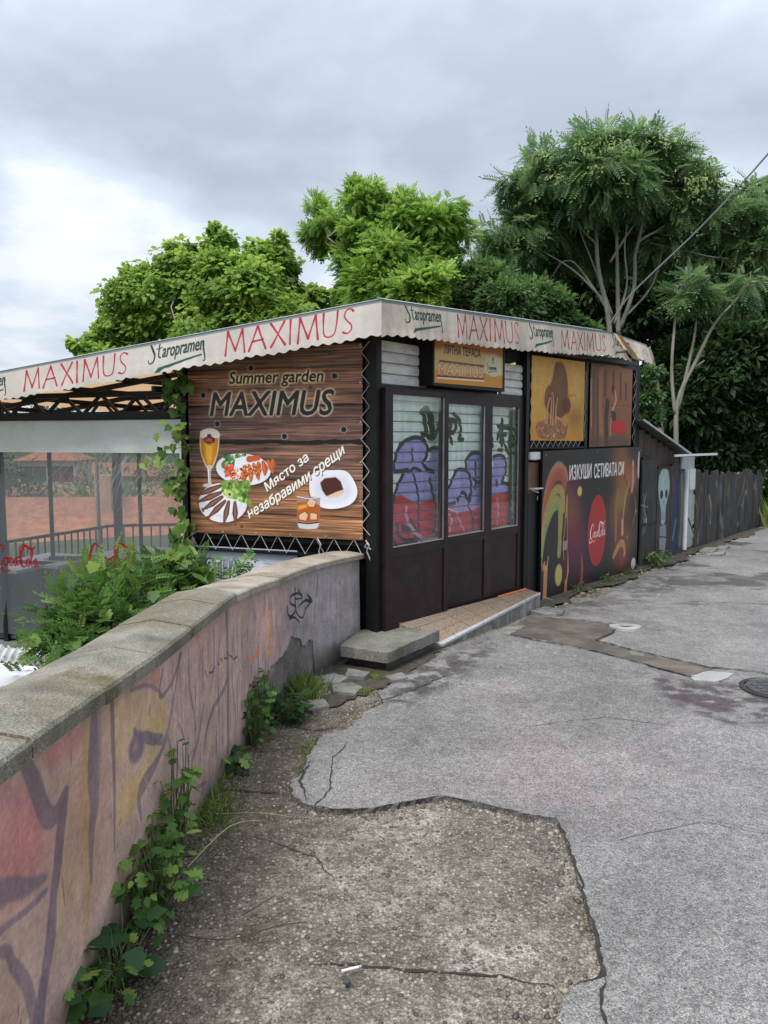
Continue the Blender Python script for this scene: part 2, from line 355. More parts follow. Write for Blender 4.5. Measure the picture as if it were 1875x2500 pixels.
def cola_script(cv, x, y, w, col, lw=.05, mirror=False, rot=0, sq=1):
    k = w / 2.95; c, sn = math.cos(rot), math.sin(rot)
    def t(p):
        u = (2.95 - p[0]) if mirror else p[0]; u *= k; v = p[1] * k * sq; return (x + u * c - v * sn, y + u * sn + v * c)
    S = [([(.68, .62), (.74, .85), (.6, .97), (.38, .85), (.17, .5), (.14, .2), (.28, .03), (.48, .12), (.62, .3)], [.5, 1, .8, 1.6, 2.2, 2, 1.2, .8, .5]),
         ([(.20, .12), (.02, -.02), (.06, -.2), (.3, -.2), (.5, -.08), (.75, -.2), (1.1, -.14)], [.5, 1, 1.6, 1.3, .8, 1, .5]),
         ([(.86, .42), (.74, .36), (.7, .2), (.78, .08), (.9, .14), (.94, .32), (.86, .42), (1.0, .38)], 1.1),
         ([(1.22, .36), (1.14, .42), (1.05, .3), (1.04, .14), (1.14, .07), (1.25, .2)], 1.1),
         ([(1.5, .4), (1.38, .36), (1.32, .18), (1.4, .07), (1.48, .2), (1.53, .42), (1.5, .14), (1.6, .12)], 1.1),
         ([(1.6, .45), (1.72, .5)], 1.3),
         ([(2.22, .62), (2.26, .85), (2.1, .95), (1.88, .8), (1.76, .45), (1.78, .15), (1.95, .04), (2.1, .14)], [.6, .9, .8, 1.6, 2.2, 2, 1.2, .6]),
         ([(1.7, .62), (1.75, .88), (2.05, 1.02), (2.35, .9), (2.6, .86), (2.86, 1.0)], [.6, .9, 1, 1.8, 1.6, .4]),
         ([(2.28, .42), (2.16, .34), (2.14, .16), (2.24, .07), (2.34, .18), (2.36, .34), (2.28, .42)], 1.1),
         ([(2.44, .3), (2.58, .6), (2.6, .82), (2.5, .78), (2.45, .4), (2.46, .12), (2.54, .08)], 1),
         ([(2.82, .4), (2.7, .36), (2.64, .18), (2.72, .07), (2.8, .2), (2.85, .42), (2.82, .12), (2.95, .14)], 1.1)]
    for p, ws in S:
        cv.stroke([t(q) for q in p], [lw * w * .9 * z for z in ws] if isinstance(ws, list) else lw * w * ws * .8, col)
def staro_script(cv, x, y, w, col, green, slope=0.0):
    k = w; f = .62
    def t(u, v): return (x + u * k, y + v * k * f + u * k * slope)
    cv.stroke([t(.115, .40), t(.15, .50), t(.13, .60), t(.07, .60), t(.045, .46), t(.085, .30), t(.125, .16), t(.10, .02), t(.03, -.01), t(.005, .08)], [.012 * k, .018 * k, .026 * k, .030 * k, .034 * k, .036 * k, .034 * k, .026 * k, .018 * k, .010 * k], col)
    cv.stroke([t(.205, .40), t(.195, .14), t(.225, .09)], .024 * k, col); cv.stroke([t(.16, .30), t(.25, .315)], .016 * k, col)
    a = t(.25, -.02); cv.text('aropramen', a[0], a[1], .70 * k, .24 * k * .8, col, shear=.12, rot=math.atan(slope) + .02, bold=.01)
    cv.stroke([t(.945, .24), t(.965, .05), t(.985, -.10), t(.965, -.16), t(.945, -.12)], [.026 * k, .026 * k, .022 * k, .016 * k, .008 * k], col)
    cv.poly([t(.13, -.28), t(.20, -.14), t(.93, .02), t(.93, -.02), t(.26, -.20)], green)
# ================================================================== prints
def print_wood():
    w = h = 1.75; cv = Cv(0, 0, w, h, 380, C(122, 88, 72), 3); H = homog([(88, 114), (1508, 50), (1508, 1656), (122, 1592)], w, h); cv.map = H
    joints = [(h + .01, None)] + [(H(800, y)[1], t) for y, t in ((262, .006), (566, .012), (862, .04), (1162, .008), (1447, .006))] + [(-.01, None)]
    cols = [C(138, 104, 88), C(164, 114, 90), C(122, 88, 78), C(124, 92, 78), C(158, 110, 78), C(160, 112, 78)]
    for i in range(6):
        a, b = joints[i][0], joints[i + 1][0]; r0, r1 = max(0, int(b * 380)), min(cv.H, int(a * 380)); n = r1 - r0
        g = vnoise(n, cv.W, 4, 220, cv.rng, 4, .75); g2 = vnoise(n, cv.W, 40, 300, cv.rng, 2); g3 = vnoise(n, cv.W, 2.2, 160, cv.rng, 2)
        t = np.linspace(0, 1, n)[:, None]; ed = np.clip(np.minimum(t, 1 - t) * 6, 0, 1) ** .5
        g4 = vnoise(n, cv.W, 1.6, 120, cv.rng, 2); tone = (.40 + 1.15 * g * (.7 + .6 * g2)) * (.72 + .56 * g4) * (.72 + .28 * ed) * (1 - .5 * np.clip(.38 - g3, 0, 1) * 4)
        wear = np.clip((vnoise(n, cv.W, 60, 200, cv.rng, 3) - .5) * 3, 0, 1)[..., None]
        c = np.array(cols[i]) * (1 - wear * .4) + np.array(C(70, 58, 56)) * wear * .4
        cv.a[r0:r1] = c * tone[..., None]
    for y, t in joints[1:-1]:
        m = cv.map; cv.map = None
        cv.stroke([(x, y + .004 * math.sin(x * 9) + random.uniform(-.003, .003)) for x in np.linspace(-.05, w + .05, 24)], [t * random.uniform(.7, 1.4) for _ in range(24)], C(24, 18, 18), .95, .006, False); cv.map = m
    cv.map = None; P = lambda x, y: H(x, y)
    for x, y in ((605, 262), (1282, 325), (218, 482), (333, 714), (1355, 760), (875, 815)):
        c = P(x, y); cv.ell(c, .034, .03, C(150, 140, 140), .75, .004)
        for k in range(9):
            a = k * .7; cv.stroke([c, (c[0] + .042 * math.cos(a), c[1] + .038 * math.sin(a))], .006, C(175, 170, 172), .7)
        cv.ell(c, .024, .023, C(14, 12, 14), 1, .002)
    for x, y in ((270, 440), (1085, 415), (725, 910), (530, 1545)): cv.ell(P(x, y), .014, .012, C(50, 30, 28), .9, .004)
    cream = C(250, 226, 180)
    a, b = P(425, 395), P(1180, 385); cv.text('Summer garden', a[0], a[1] - .03, b[0] - a[0], .145, C(46, 32, 28), shear=.15, bold=.014, glow=(cream, .016, 4.5))
    a, b = P(275, 652), P(1290, 652); cv.text('MAXIMUS', a[0], a[1], b[0] - a[0] - .05, .225, C(48, 36, 36), shear=.2, bold=.035, glow=(C(250, 232, 200), .016, 4.5))
    # plates
    def plate(c, rx, ry, rot=0):
        cv.ell((c[0] + .01, c[1] - .015), rx, ry, C(20, 12, 10), .6, .02, rot); cv.ell(c, rx, ry, C(226, 226, 236), 1, 0, rot)
        cv.ell((c[0], c[1] + .01), rx * .78, ry * .74, C(205, 207, 220), .8, .01, rot); cv.ell((c[0], c[1] + .012), rx * .72, ry * .68, C(232, 232, 240), 1, .01, rot)
    c = P(540, 1082); plate(c, .285, .15, -.06)
    for q in range(10):
        u = P(400 + 20 * math.sin(q), 980 + q * 14); cv.ell(u, .03, .02, C(60 + 8 * q, 120, 60), .9, .004, q)
    cv.blobs(lambda a, b: P(385 + 190 * a, 960 + 90 * b), 60, .018, [C(70, 120, 60), C(120, 160, 90), C(50, 90, 50)])
    cv.blobs(lambda a, b: P(400 + 70 * a, 1050 + 90 * b), 40, .016, [C(190, 60, 50), C(210, 90, 60)])
    cv.poly([P(470, 1055), P(480, 1000), P(520, 985), P(580, 980), P(560, 1050), P(540, 1070)], C(236, 240, 244), smooth=True)
    for k in range(7):
        x0, y0 = 490 + k * 38, 1080 - k * 9; a, b = P(x0 + 60, y0 - 20), P(x0 + 50 + 25 * (k % 3), y0 + 118 - k * 9)
        cv.stroke([a, ((a[0] + b[0]) / 2 + .01, (a[1] + b[1]) / 2), b], [.03, .062, .02], C(178 + 6 * (k % 3), 86 + 9 * (k % 2), 46), 1, .006); cv.stroke([a, b], [.01, .016, .004], C(226, 136, 80), .7, .008)
    cv.stroke([P(590, 1000), P(660, 990)], [.06, .05], C(196, 92, 52)); cv.blobs(lambda a, b: P(450 + 230 * a, 1090 + 90 * b - 60 * a), 110, .011, [C(206, 112, 60), C(160, 66, 40), C(226, 150, 92)])
    # beer glass
    g = [(190, 830), (193, 960), (240, 1055), (262, 1068), (285, 1065), (318, 1045), (345, 930), (348, 825)]
    cv.poly([P(*q) for q in [(195, 775), (190, 860), (200, 960), (240, 1060), (268, 1080), (300, 1060), (335, 960), (350, 860), (340, 775), (268, 748)]], C(214, 196, 170), 1, .002, True)
    cv.poly([P(*q) for q in [(198, 830), (205, 950), (245, 1050), (268, 1064), (295, 1050), (330, 950), (343, 830)]], C(204, 130, 30)); cv.poly([P(*q) for q in [(230, 840), (240, 980), (262, 1050), (290, 1000), (300, 840)]], C(236, 176, 60), .9, .012)
    cv.poly([P(*q) for q in [(196, 822), (200, 770), (268, 752), (338, 770), (345, 822)]], C(232, 222, 210), 1, .003, True)
    cv.ell(P(268, 845), .062, .036, C(112, 22, 28)); cv.ell(P(268, 808), .025, .014, C(80, 50, 40))
    a = P(236, 843); cv.text('STELLA', a[0], a[1], .072, .018, C(230, 210, 200)); a = P(232, 862); cv.text('ARTOIS', a[0], a[1], .08, .018, C(230, 210, 200))
    cv.stroke([P(252, 884), P(286, 884)], .004, C(90, 60, 30)); cv.stroke([P(268, 1068), P(268, 1120), P(272, 1200)], [.055, .03, .035], C(206, 196, 196), .9); cv.stroke([P(262, 1080), P(264, 1190)], .008, C(250, 250, 255))
    cv.ell(P(262, 1212), .065, .02, C(206, 202, 206), .95, 0)
    # fish plate
    plate(P(375, 1352), .26, .19, .05)
    cv.blobs(lambda a, b: P(375 + 215 * a, 1185 + 190 * b * (.4 + .6 * a)), 150, .028, [C(110, 150, 60), C(150, 186, 92), C(80, 120, 50), C(176, 200, 120)], .003)
    for k, (x0, y0, x1, y1) in enumerate(((178, 1290, 360, 1215), (178, 1345, 360, 1270), (215, 1410, 372, 1305), (260, 1470, 395, 1340), (385, 1520, 425, 1345), (478, 1520, 475, 1350))):
        a, b = P(x0, y0), P(x1, y1); m = ((a[0] + b[0]) / 2, (a[1] + b[1]) / 2); cv.stroke([a, m, b], [.012, .06, .03], C(96, 56, 50), 1, .003); cv.stroke([a, m, b], [.004, .022, .01], C(176, 130, 112), .8, .008)
        cv.stroke([b, a], [.003, .003], C(60, 34, 32)); cv.ell(a, .022, .014, C(120, 66, 60), .9, .002, k)
    cv.ell(P(430, 1285), .04, .04, C(196, 206, 120), .9, .003); cv.ell(P(432, 1285), .012, .012, C(40, 40, 30))
    # dessert
    q = [(1075, 1170), (1120, 1100), (1250, 1088), (1380, 1100), (1455, 1210), (1460, 1300), (1400, 1370), (1270, 1402), (1160, 1380), (1085, 1290)]
    cv.poly([P(x + 8, y + 14) for x, y in q], C(20, 12, 10), .6, .02, True); cv.poly([P(*t) for t in q], C(228, 228, 238), 1, .002, True)
    cv.poly([P(1270 + (x - 1270) * .76, 1240 + (y - 1240) * .74) for x, y in q], C(212, 214, 226), 1, .02, True)
    cv.poly([P(*t) for t in [(1215, 1290), (1240, 1316), (1300, 1306), (1352, 1280), (1355, 1250), (1300, 1255)]], C(222, 186, 160), 1, .003); cv.poly([P(*t) for t in [(1165, 1190), (1200, 1155), (1290, 1145), (1330, 1180), (1352, 1245), (1290, 1265), (1215, 1300), (1180, 1250)]], C(74, 36, 32), 1, .003)
    # whisky glass
    cv.poly([P(*t) for t in [(975, 1300), (978, 1550), (1070, 1564), (1158, 1550), (1165, 1305)]], C(150, 134, 130), .75); cv.poly([P(*t) for t in [(978, 1350), (980, 1500), (1070, 1512), (1156, 1500), (1160, 1370), (1080, 1350)]], C(176, 84, 30), .95)
    for t in ([(990, 1450), (1040, 1420), (1070, 1450), (1050, 1500), (1000, 1490)], [(1085, 1430), (1140, 1440), (1140, 1490), (1085, 1490)], [(1055, 1350), (1085, 1310), (1135, 1340), (1115, 1390), (1075, 1385)]):
        cv.poly([P(*u) for u in t], C(228, 190, 160), .9, .003); cv.stroke([P(*u) for u in t], .004, C(40, 26, 22), 1, 0, False)
    cv.poly([P(*t) for t in [(985, 1375), (1060, 1362), (1060, 1390), (985, 1410)]], C(230, 170, 60), .8, .006)
    cv.poly([P(*t) for t in [(980, 1515), (1156, 1515), (1140, 1560), (1070, 1566), (995, 1558)]], C(206, 206, 214), .9); cv.stroke([P(985, 1512), P(1070, 1520), P(1150, 1510)], .01, C(30, 22, 24)); cv.stroke([P(975, 1300), P(1070, 1318), P(1165, 1305)], .006, C(235, 235, 240))
    # slogan
    a, b = P(745, 1275), P(1100, 1005); r = math.atan2(b[1] - a[1], b[0] - a[0]); ln = math.hypot(b[0] - a[0], b[1] - a[1])
    for dx, c in ((.006, C(30, 20, 18)), (0, C(240, 234, 226))): cv.text('Място за', a[0] + dx - .01, a[1] - dx + .012, ln * .95, .085, c, shear=.22, rot=r, bold=.006)
    a, b = P(590, 1462), P(1350, 925); r = math.atan2(b[1] - a[1], b[0] - a[0]); ln = math.hypot(b[0] - a[0], b[1] - a[1])
    for dx, c in ((.006, C(30, 20, 18)), (0, C(240, 234, 226))): cv.text('незабравими срещи', a[0] + dx + .01, a[1] - dx - .045, ln * 1.0, .118, c, shear=.22, rot=r - .1, bold=.006, wy=.075)
    return cv
def print_cola():
    w, h = 2.98, 1.85; cv = Cv(0, 0, w, h, 300, C(36, 30, 38), 5); P = homog([(230, 957), (978, 914), (976, 1850), (228, 2155)], w, h)
    def st(l, wd, c, al=1, soft=.01): cv.stroke([P(*q) for q in l], wd, c, al, soft)
    for x, y, r, c, al in ((480, 1250, .22, C(96, 34, 70), .8), (470, 1450, .26, C(150, 90, 60), .7), (500, 1650, .3, C(120, 24, 60), .7), (540, 1900, .2, C(90, 20, 40), .6), (400, 1250, .15, C(190, 130, 100), .5),
                        (830, 1000, .3, C(120, 74, 52), .9), (870, 1150, .32, C(150, 90, 56), .85), (830, 1400, .35, C(126, 78, 52), .85), (900, 1500, .3, C(84, 46, 44), .8), (860, 1700, .35, C(120, 66, 42), .8), (850, 1320, .16, C(150, 140, 60), .8), (930, 1150, .2, C(190, 110, 90), .7)):
        cv.ell(P(x, y), r, r, c, al, .12)
    st([(233, 1700), (245, 1400), (285, 1180), (350, 1075), (405, 1110), (425, 1170)], [.03, .08, .12, .14, .12, .05], C(176, 130, 104), .9, .03)
    st([(238, 1500), (262, 1330), (300, 1190), (350, 1130), (395, 1150), (405, 1240)], [.04, .1, .16, .17, .16, .1], C(170, 84, 66), .85, .03)
    st([(236, 1600), (262, 1440), (310, 1290), (355, 1240), (390, 1280), (400, 1400)], [.04, .08, .12, .12, .12, .08], C(176, 152, 84), .9, .03)
    st([(234, 1760), (252, 1560), (300, 1400), (345, 1330), (375, 1390), (378, 1600), (372, 1740)], [.03, .07, .12, .14, .13, .11, .1], C(150, 148, 84), .95, .02)
    st([(234, 1830), (258, 1600), (310, 1430), (345, 1390)], [.02, .04, .06, .05], C(120, 150, 84), .9, .01)
    cv.ell(P(372, 1900), .1, .14, C(178, 170, 96), 1, .01)
    # hands and bottle
    st([(262, 2130), (266, 1960), (268, 1860)], [.11, .09, .1], C(182, 130, 84), 1, .008); st([(276, 1850), (288, 1760)], [.03, .018], C(206, 156, 106)); st([(262, 1850), (256, 1800)], [.03, .02], C(196, 146, 96)); st([(250, 1860), (247, 1815)], [.025, .02], C(186, 136, 90)); st([(240, 1870), (240, 1830)], [.02, .02], C(176, 126, 84))
    st([(430, 2120), (430, 1950), (438, 1860), (436, 1720)], [.07, .07, .1, .05], C(176, 122, 84), 1, .006)
    st([(428, 1290), (424, 1400), (420, 1480)], [.03, .04, .07], C(150, 110, 74), .9, .01); st([(418, 1480), (410, 1600), (420, 1760), (418, 1900)], [.08, .15, .14, .13], C(64, 34, 28), 1, .006)
    st([(428, 1300), (412, 1560), (405, 1640), (412, 1780)], .012, C(206, 170, 120)); st([(428, 1300), (434, 1560), (436, 1650)], .01, C(206, 170, 120)); cv.poly([P(400, 1640), P(440, 1630), P(438, 1700), P(402, 1712)], C(170, 150, 140), .8); st([(550, 2000), (556, 1850), (548, 1740)], [.08, .07, .03], C(150, 84, 60), .85, .015)
    cv.ell(P(525, 1255), .065, .065, C(206, 186, 106), .95, .006)
    # right side figures
    st([(930, 1020), (932, 1180), (925, 1260)], [.04, .07, .05], C(206, 150, 110), .9, .01); st([(865, 1130), (900, 1230), (940, 1290), (960, 1340)], .02, C(70, 40, 36), .9); st([(905, 1190), (880, 1290), (860, 1500)], [.03, .05, .05], C(196, 140, 100), .7, .01)
    st([(860, 1480), (862, 1570)], [.08, .09], C(206, 150, 120), .85, .008); st([(940, 1300), (950, 1400), (935, 1480)], [.08, .1, .06], C(70, 34, 30), .9, .01); st([(950, 1290), (960, 1400), (940, 1500)], .012, C(226, 176, 140), .8)
    st([(800, 1750), (840, 1660), (870, 1650), (885, 1720)], [.08, .11, .1, .06], C(186, 126, 76), .95, .015); st([(850, 1720), (860, 1790)], [.1, .1], C(120, 66, 44), .9, .02); st([(820, 1250), (810, 1400), (812, 1620)], [.1, .09, .08], C(164, 108, 62), .7, .03)
    for x, y, r in ((930, 1040, .03), (878, 1740, .03), (960, 1400, .03), (900, 1600, .025)): cv.ell(P(x, y), r, r, C(240, 200, 160), .7, .02)
    cv.ell(P(974, 1050), .05, .21, C(196, 180, 168), 1, .004); cv.ell(P(952, 1800), .085, .085, C(206, 192, 180), 1, .004)
    cv.grain(.03, .03, .08)
    a, b = P(597, 1550), P(738, 1545); c = P(668, 1552); rx = (b[0] - a[0]) / 2; t0, b0 = P(668, 1278), P(664, 1825); ry = (t0[1] - b0[1]) / 2
    cv.ell(c, rx, ry, C(166, 34, 40), 1)
    a = P(604, 1640); b = P(733, 1590); cola_script(cv, a[0] + .02, c[1] - .1, b[0] - a[0] - .04, C(240, 232, 230), .022, sq=1.25)
    a, b = P(442, 1175), P(612, 1155); cv.text('ИЗКУШИ', a[0], a[1] - .0, b[0] - a[0], .19, C(232, 226, 224), bold=.02)
    a, b = P(634, 1150), P(860, 1115); cv.text('СЕТИВАТА СИ', a[0], a[1] - .01, b[0] - a[0], .19, C(232, 226, 224), bold=.02)
    return cv
def print_yellow():
    w, h = 1.40, .97; cv = Cv(0, 0, w, h, 300, C(204, 150, 52), 8); P = homog([(153, 212), (565, 264), (551, 874), (142, 870)], w, h)
    y = np.linspace(0, 1, cv.H)[:, None, None]; cv.a[:] = np.array(C(196, 136, 40)) * (1 - y) + np.array(C(206, 160, 80)) * y
    cv.ell(P(250, 480), .5, .3, C(212, 164, 66), .6, .15); cv.ell(P(490, 700), .22, .12, C(130, 80, 34), .6, .08)
    cv.poly([P(*q) for q in [(330, 265), (390, 280), (420, 380), (425, 520), (410, 660), (350, 700), (270, 640), (248, 560), (265, 460), (300, 420)]], C(104, 62, 34), .95, .012, True)
    cv.ell(P(415, 600), .12, .1, C(92, 52, 30), .95, .01); cv.ell(P(360, 420), .12, .2, C(134, 84, 46), .5, .06)
    cv.poly([P(*q) for q in [(180, 760), (200, 730), (260, 710), (360, 710), (420, 740), (425, 780), (400, 850), (300, 862), (210, 850), (185, 800)]], C(150, 98, 66), 1, .004, True)
    cv.blobs(lambda a, b: P(190 + 225 * a, 720 + 135 * b), 160, .016, [C(176, 120, 84), C(110, 66, 42), C(200, 146, 106)], .002, .7)
    for l in ([(270, 740), (265, 660), (285, 560), (300, 540)], [(290, 745), (300, 640), (305, 500)], [(310, 745), (320, 600), (312, 500)], [(335, 740), (335, 640), (350, 540)], [(410, 750), (360, 700), (330, 690)]):
        cv.stroke([P(*q) for q in l], [.045, .04, .02], C(170, 112, 78), 1, .003); cv.stroke([P(*q) for q in l], [.012, .01, .005], C(226, 176, 136), .9, .003)
    for l in ([(282, 740), (285, 640), (305, 520)], [(320, 700), (328, 600), (322, 520)]): cv.stroke([P(*q) for q in l], [.03, .02, .01], C(52, 28, 18), .9, .004)
    for k in range(9): a, b = P(200 + 22 * k, 800 + 12 * math.sin(k)), P(206 + 22 * k, 868); cv.stroke([a, b], [.006, .002], C(90, 52, 30), .7, .002)
    for k in range(5): cv.stroke([P(425, 520 + k * 3), P(495, 515 + k * 3)], .003, C(120, 70, 30), .5)
    cv.ell(P(215, 340), .22, .25, C(222, 176, 90), .5, .1); cv.ell(P(500, 420), .18, .2, C(224, 176, 84), .4, .08); cv.ell(P(385, 330), .03, .1, C(150, 100, 60), .5, .02)
    cv.grain(.05, .05, .07); cv.grain(.008, .008, .10); return cv
def print_dance():
    w, h = 1.36, 1.08; cv = Cv(0, 0, w, h, 300, C(138, 86, 56), 9); P = homog([(610, 272), (933, 308), (915, 908), (594, 922)], w, h)
    cv.ell(P(640, 500), .25, .6, C(104, 66, 46), .8, .1); cv.ell(P(820, 400), .4, .3, C(156, 96, 58), .7, .12)
    for x, y0, y1 in ((720, 340, 520), (780, 350, 500), (835, 360, 540), (878, 440, 545), (690, 290, 420)):
        cv.stroke([P(x, y0), P(x, y1)], [.07, .075], C(84, 48, 34), .9, .012)
    for l, wd, c in (([(640, 300), (632, 500), (620, 900)], .05, C(84, 56, 44)), ([(690, 330), (680, 560), (690, 900)], .12, C(160, 104, 72)), ([(735, 580), (725, 720), (728, 880)], .12, C(52, 32, 30)), ([(665, 400), (660, 700), (655, 900)], .04, C(60, 36, 32)), ([(612, 400), (610, 760)], .03, C(180, 130, 90))):
        cv.stroke([P(*q) for q in l], wd, c, .9, .015)
    cv.stroke([P(690, 600), P(900, 600)], .01, C(90, 50, 36), .8, .004); cv.stroke([P(790, 480), P(800, 560), P(772, 640)], [.03, .05, .04], C(206, 150, 130), 1, .004); cv.ell(P(775, 470), .035, .05, C(50, 30, 26), 1, .003)
    cv.poly([P(*q) for q in [(765, 640), (800, 650), (800, 730), (770, 720)]], C(50, 36, 40), 1, .004); cv.poly([P(*q) for q in [(770, 720), (850, 715), (880, 790), (860, 820), (800, 825), (760, 790)]], C(186, 36, 42), 1, .01, True)
    cv.poly([P(*q) for q in [(600, 830), (900, 830), (900, 920), (592, 920)]], C(86, 66, 62), .7, .03); cv.stroke([P(765, 700), P(755, 830)], .03, C(190, 140, 120), .9, .004)
    cv.grain(.02, .02, .12); return cv
def print_sign():
    w, h = 1.25, .47; cv = Cv(0, 0, w, h, 420, C(196, 168, 108), 4); P = homog([(165, -48), (1545, 200), (1530, 1064), (158, 952)], w, h)
    y = np.linspace(0, 1, cv.H)[:, None, None]; x = np.linspace(0, 1, cv.W)[None, :, None]
    cv.a[:] = np.array(C(196, 166, 100)) * (1 - .5 * x) + np.array(C(200, 190, 150)) * .5 * x
    cv.poly([P(*q) for q in [(100, -80), (1600, 40), (1600, 470), (1450, 440), (1300, 370), (1100, 330), (700, 250), (400, 230), (200, 270), (100, 280)]], C(168, 104, 46), .95, .02)
    cv.poly([P(*q) for q in [(100, 660), (250, 690), (600, 760), (1150, 775), (1250, 800), (1330, 850), (1420, 830), (1500, 800), (1600, 810), (1600, 1120), (100, 1020)]], C(198, 132, 36), 1, .004)
    cv.stroke([P(1140, 775), P(1250, 795), P(1340, 850), P(1460, 815)], .01, C(120, 76, 20), .9, .003); cv.poly([P(*q) for q in [(1200, 420), (1350, 370), (1520, 450), (1530, 800), (1400, 830), (1320, 830), (1190, 770)]], C(206, 202, 170), .8, .02)
    a, b = P(365, 335), P(1100, 420); rt = math.atan2(b[1] - a[1], b[0] - a[0])
    cv.text('ЛЯТНА ТЕРАСА', a[0], a[1] - .01, b[0] - a[0], .088, C(64, 22, 30), rot=rt * 1, glow=(C(214, 196, 170), .006, 1.8), bold=.005)
    a, b = P(240, 800), P(1150, 870); c0, c1 = C(92, 44, 26), C(222, 190, 150)
    cv.stroke([P(275, 508), P(1160, 610)], .018, c0, 1, 0, False); cv.stroke([P(230, 850), P(1165, 915)], .02, C(230, 200, 176), 1, 0, False); cv.stroke([P(225, 815), P(1160, 880)], .016, c0, 1, 0, False)
    cv.text('MAXIMUS', a[0], a[1], b[0] - a[0], .125, c0, rot=math.atan2(b[1] - a[1], b[0] - a[0]), bold=.03); cv.text('MAXIMUS', a[0] + .003, a[1] + .006, b[0] - a[0] - .006, .113, C(228, 186, 152), rot=math.atan2(b[1] - a[1], b[0] - a[0]), bold=-.006)
    a = P(1215, 720); staro_script(cv, a[0], a[1] + .015, .2, C(40, 52, 44), C(28, 70, 50), .0); cv.ell(P(1345, 470), .017, .024, C(80, 90, 70), .8, .003); cv.stroke([P(1320, 555), P(1370, 545)], .008, C(80, 80, 60))
    return cv
def print_shutter():
    w, h = 2.44, 1.42; cv = Cv(0, 0, w, h, 320, C(205, 214, 208), 6)
    P0 = homog([(76, 625), (1277, 704), (1261, 1762), (77, 1955)], 2.35, 1.33); cv.map = lambda x, y: (P0(x, y)[0] + .03, P0(x, y)[1] + .02)
    pur, pur2, red, navy, pk = C(158, 146, 206), C(96, 84, 140), C(192, 28, 58), C(20, 16, 50), C(200, 160, 190)
    rows = (np.linspace(0, 1, cv.H) ** 1.0)[:, None, None]; cv.a[:] = np.array(C(226, 232, 229)) * (1 - rows) + np.array(C(216, 226, 220)) * rows
    cv.ell((900, 690), .4, .12, C(110, 170, 120), .35, .05) if False else None
    cv.poly([(205, 1305), (222, 1150), (268, 1050), (370, 992), (450, 1002), (500, 1090), (490, 1190), (460, 1240), (520, 1180), (545, 1090), (660, 1100), (690, 1300), (660, 1560), (430, 1620), (300, 1560), (196, 1530), (240, 1400), (300, 1305)], pur, 1, .004)
    cv.poly([(680, 1450), (740, 1320), (800, 1275), (850, 1262), (845, 1190), (890, 1135), (980, 1130), (1060, 1180), (1100, 1340), (1080, 1600), (900, 1640), (760, 1660), (660, 1600)], pur, 1, .004)
    cv.poly([(1095, 1165), (1160, 1150), (1200, 1185), (1210, 1280), (1190, 1380), (1232, 1405), (1250, 1490), (1090, 1530)], pur, 1, .004)
    cv.poly([(188, 1530), (260, 1500), (320, 1540), (420, 1590), (545, 1540), (650, 1600), (660, 1880), (400, 1965), (215, 1968), (180, 1750)], red, 1, .004)
    cv.poly([(650, 1620), (760, 1665), (900, 1640), (1090, 1570), (1090, 1800), (830, 1850), (640, 1880)], red, 1, .006); cv.poly([(1075, 1510), (1240, 1475), (1262, 1600), (1268, 1765), (1080, 1800)], red, 1, .004)
    cv.ell((570, 1400), 60, 90, pur2, .6) if False else None
    def o(l, wd=.028, c=navy, al=.97): cv.stroke(l, wd * 1.3, c, al, .005)
    o([(320, 1280), (205, 1290), (210, 1180), (250, 1070), (330, 1005), (420, 990), (480, 1030), (502, 1110), (480, 1180), (462, 1225), (500, 1275), (560, 1300)], .032)
    o([(362, 1095), (365, 1200)], .02); o([(290, 1310), (240, 1400), (205, 1510), (180, 1700), (185, 1860), (215, 1960)], .03); o([(370, 1310), (400, 1420), (420, 1560), (420, 1800), (425, 1930)], .022)
    o([(335, 1300), (380, 1265), (440, 1290)], .024); o([(520, 1360), (550, 1500), (575, 1620), (565, 1800), (530, 1880)], .024); o([(510, 1110), (545, 1085), (600, 1085)], .03); o([(240, 1760), (230, 1840), (280, 1900), (380, 1900), (390, 1800), (340, 1730)], .026); o([(280, 1800), (330, 1830)], .05)
    o([(680, 1590), (760, 1570), (820, 1480), (880, 1560), (895, 1420), (870, 1310), (820, 1278), (760, 1290), (710, 1400), (680, 1460)], .03); o([(848, 1262), (850, 1190), (900, 1135), (980, 1135), (1035, 1190), (1045, 1330)], .03); o([(932, 1210), (932, 1330)], .022); o([(920, 1360), (960, 1395), (1010, 1360)], .03); o([(932, 1400), (930, 1450)], .024)
    o([(880, 1500), (870, 1600), (900, 1680), (915, 1830)], .024); o([(990, 1560), (985, 1680), (1010, 1800)], .02); o([(1095, 1160), (1160, 1148), (1205, 1190), (1205, 1310), (1170, 1390), (1235, 1410), (1255, 1500), (1255, 1600), (1268, 1760)], .028); o([(1120, 1380), (1130, 1420)], .03)
    for l, wd in (([(310, 1620), (320, 1730), (400, 1850), (480, 1900), (560, 1860)], .04), ([(760, 1560), (770, 1680), (830, 1820)], .025), ([(800, 1380), (770, 1480), (840, 1520)], .014), ([(690, 1680), (720, 1720), (700, 1830)], .03), ([(1130, 1540), (1140, 1640), (1130, 1770)], .02), ([(480, 1330), (510, 1420), (530, 1540)], .02)): cv.stroke(l, wd, C(196, 170, 190), .85, .004)
    cv.poly([(640, 1600), (1060, 1560), (1060, 1600), (640, 1650)], C(186, 110, 140), .35, .02)
    bk = C(10, 22, 18)
    o([(450, 760), (500, 740), (530, 900), (560, 980), (500, 970), (470, 800)], .05, bk); o([(540, 780), (560, 960), (600, 900), (620, 780)], .045, bk); o([(640, 900), (690, 960), (725, 1040)], .035, bk); o([(700, 830), (760, 850), (740, 940), (700, 930), (720, 860)], .04, bk); o([(740, 780), (790, 840), (800, 960), (780, 1000), (820, 1010)], .035, bk); o([(455, 960), (475, 965)], .04, bk)
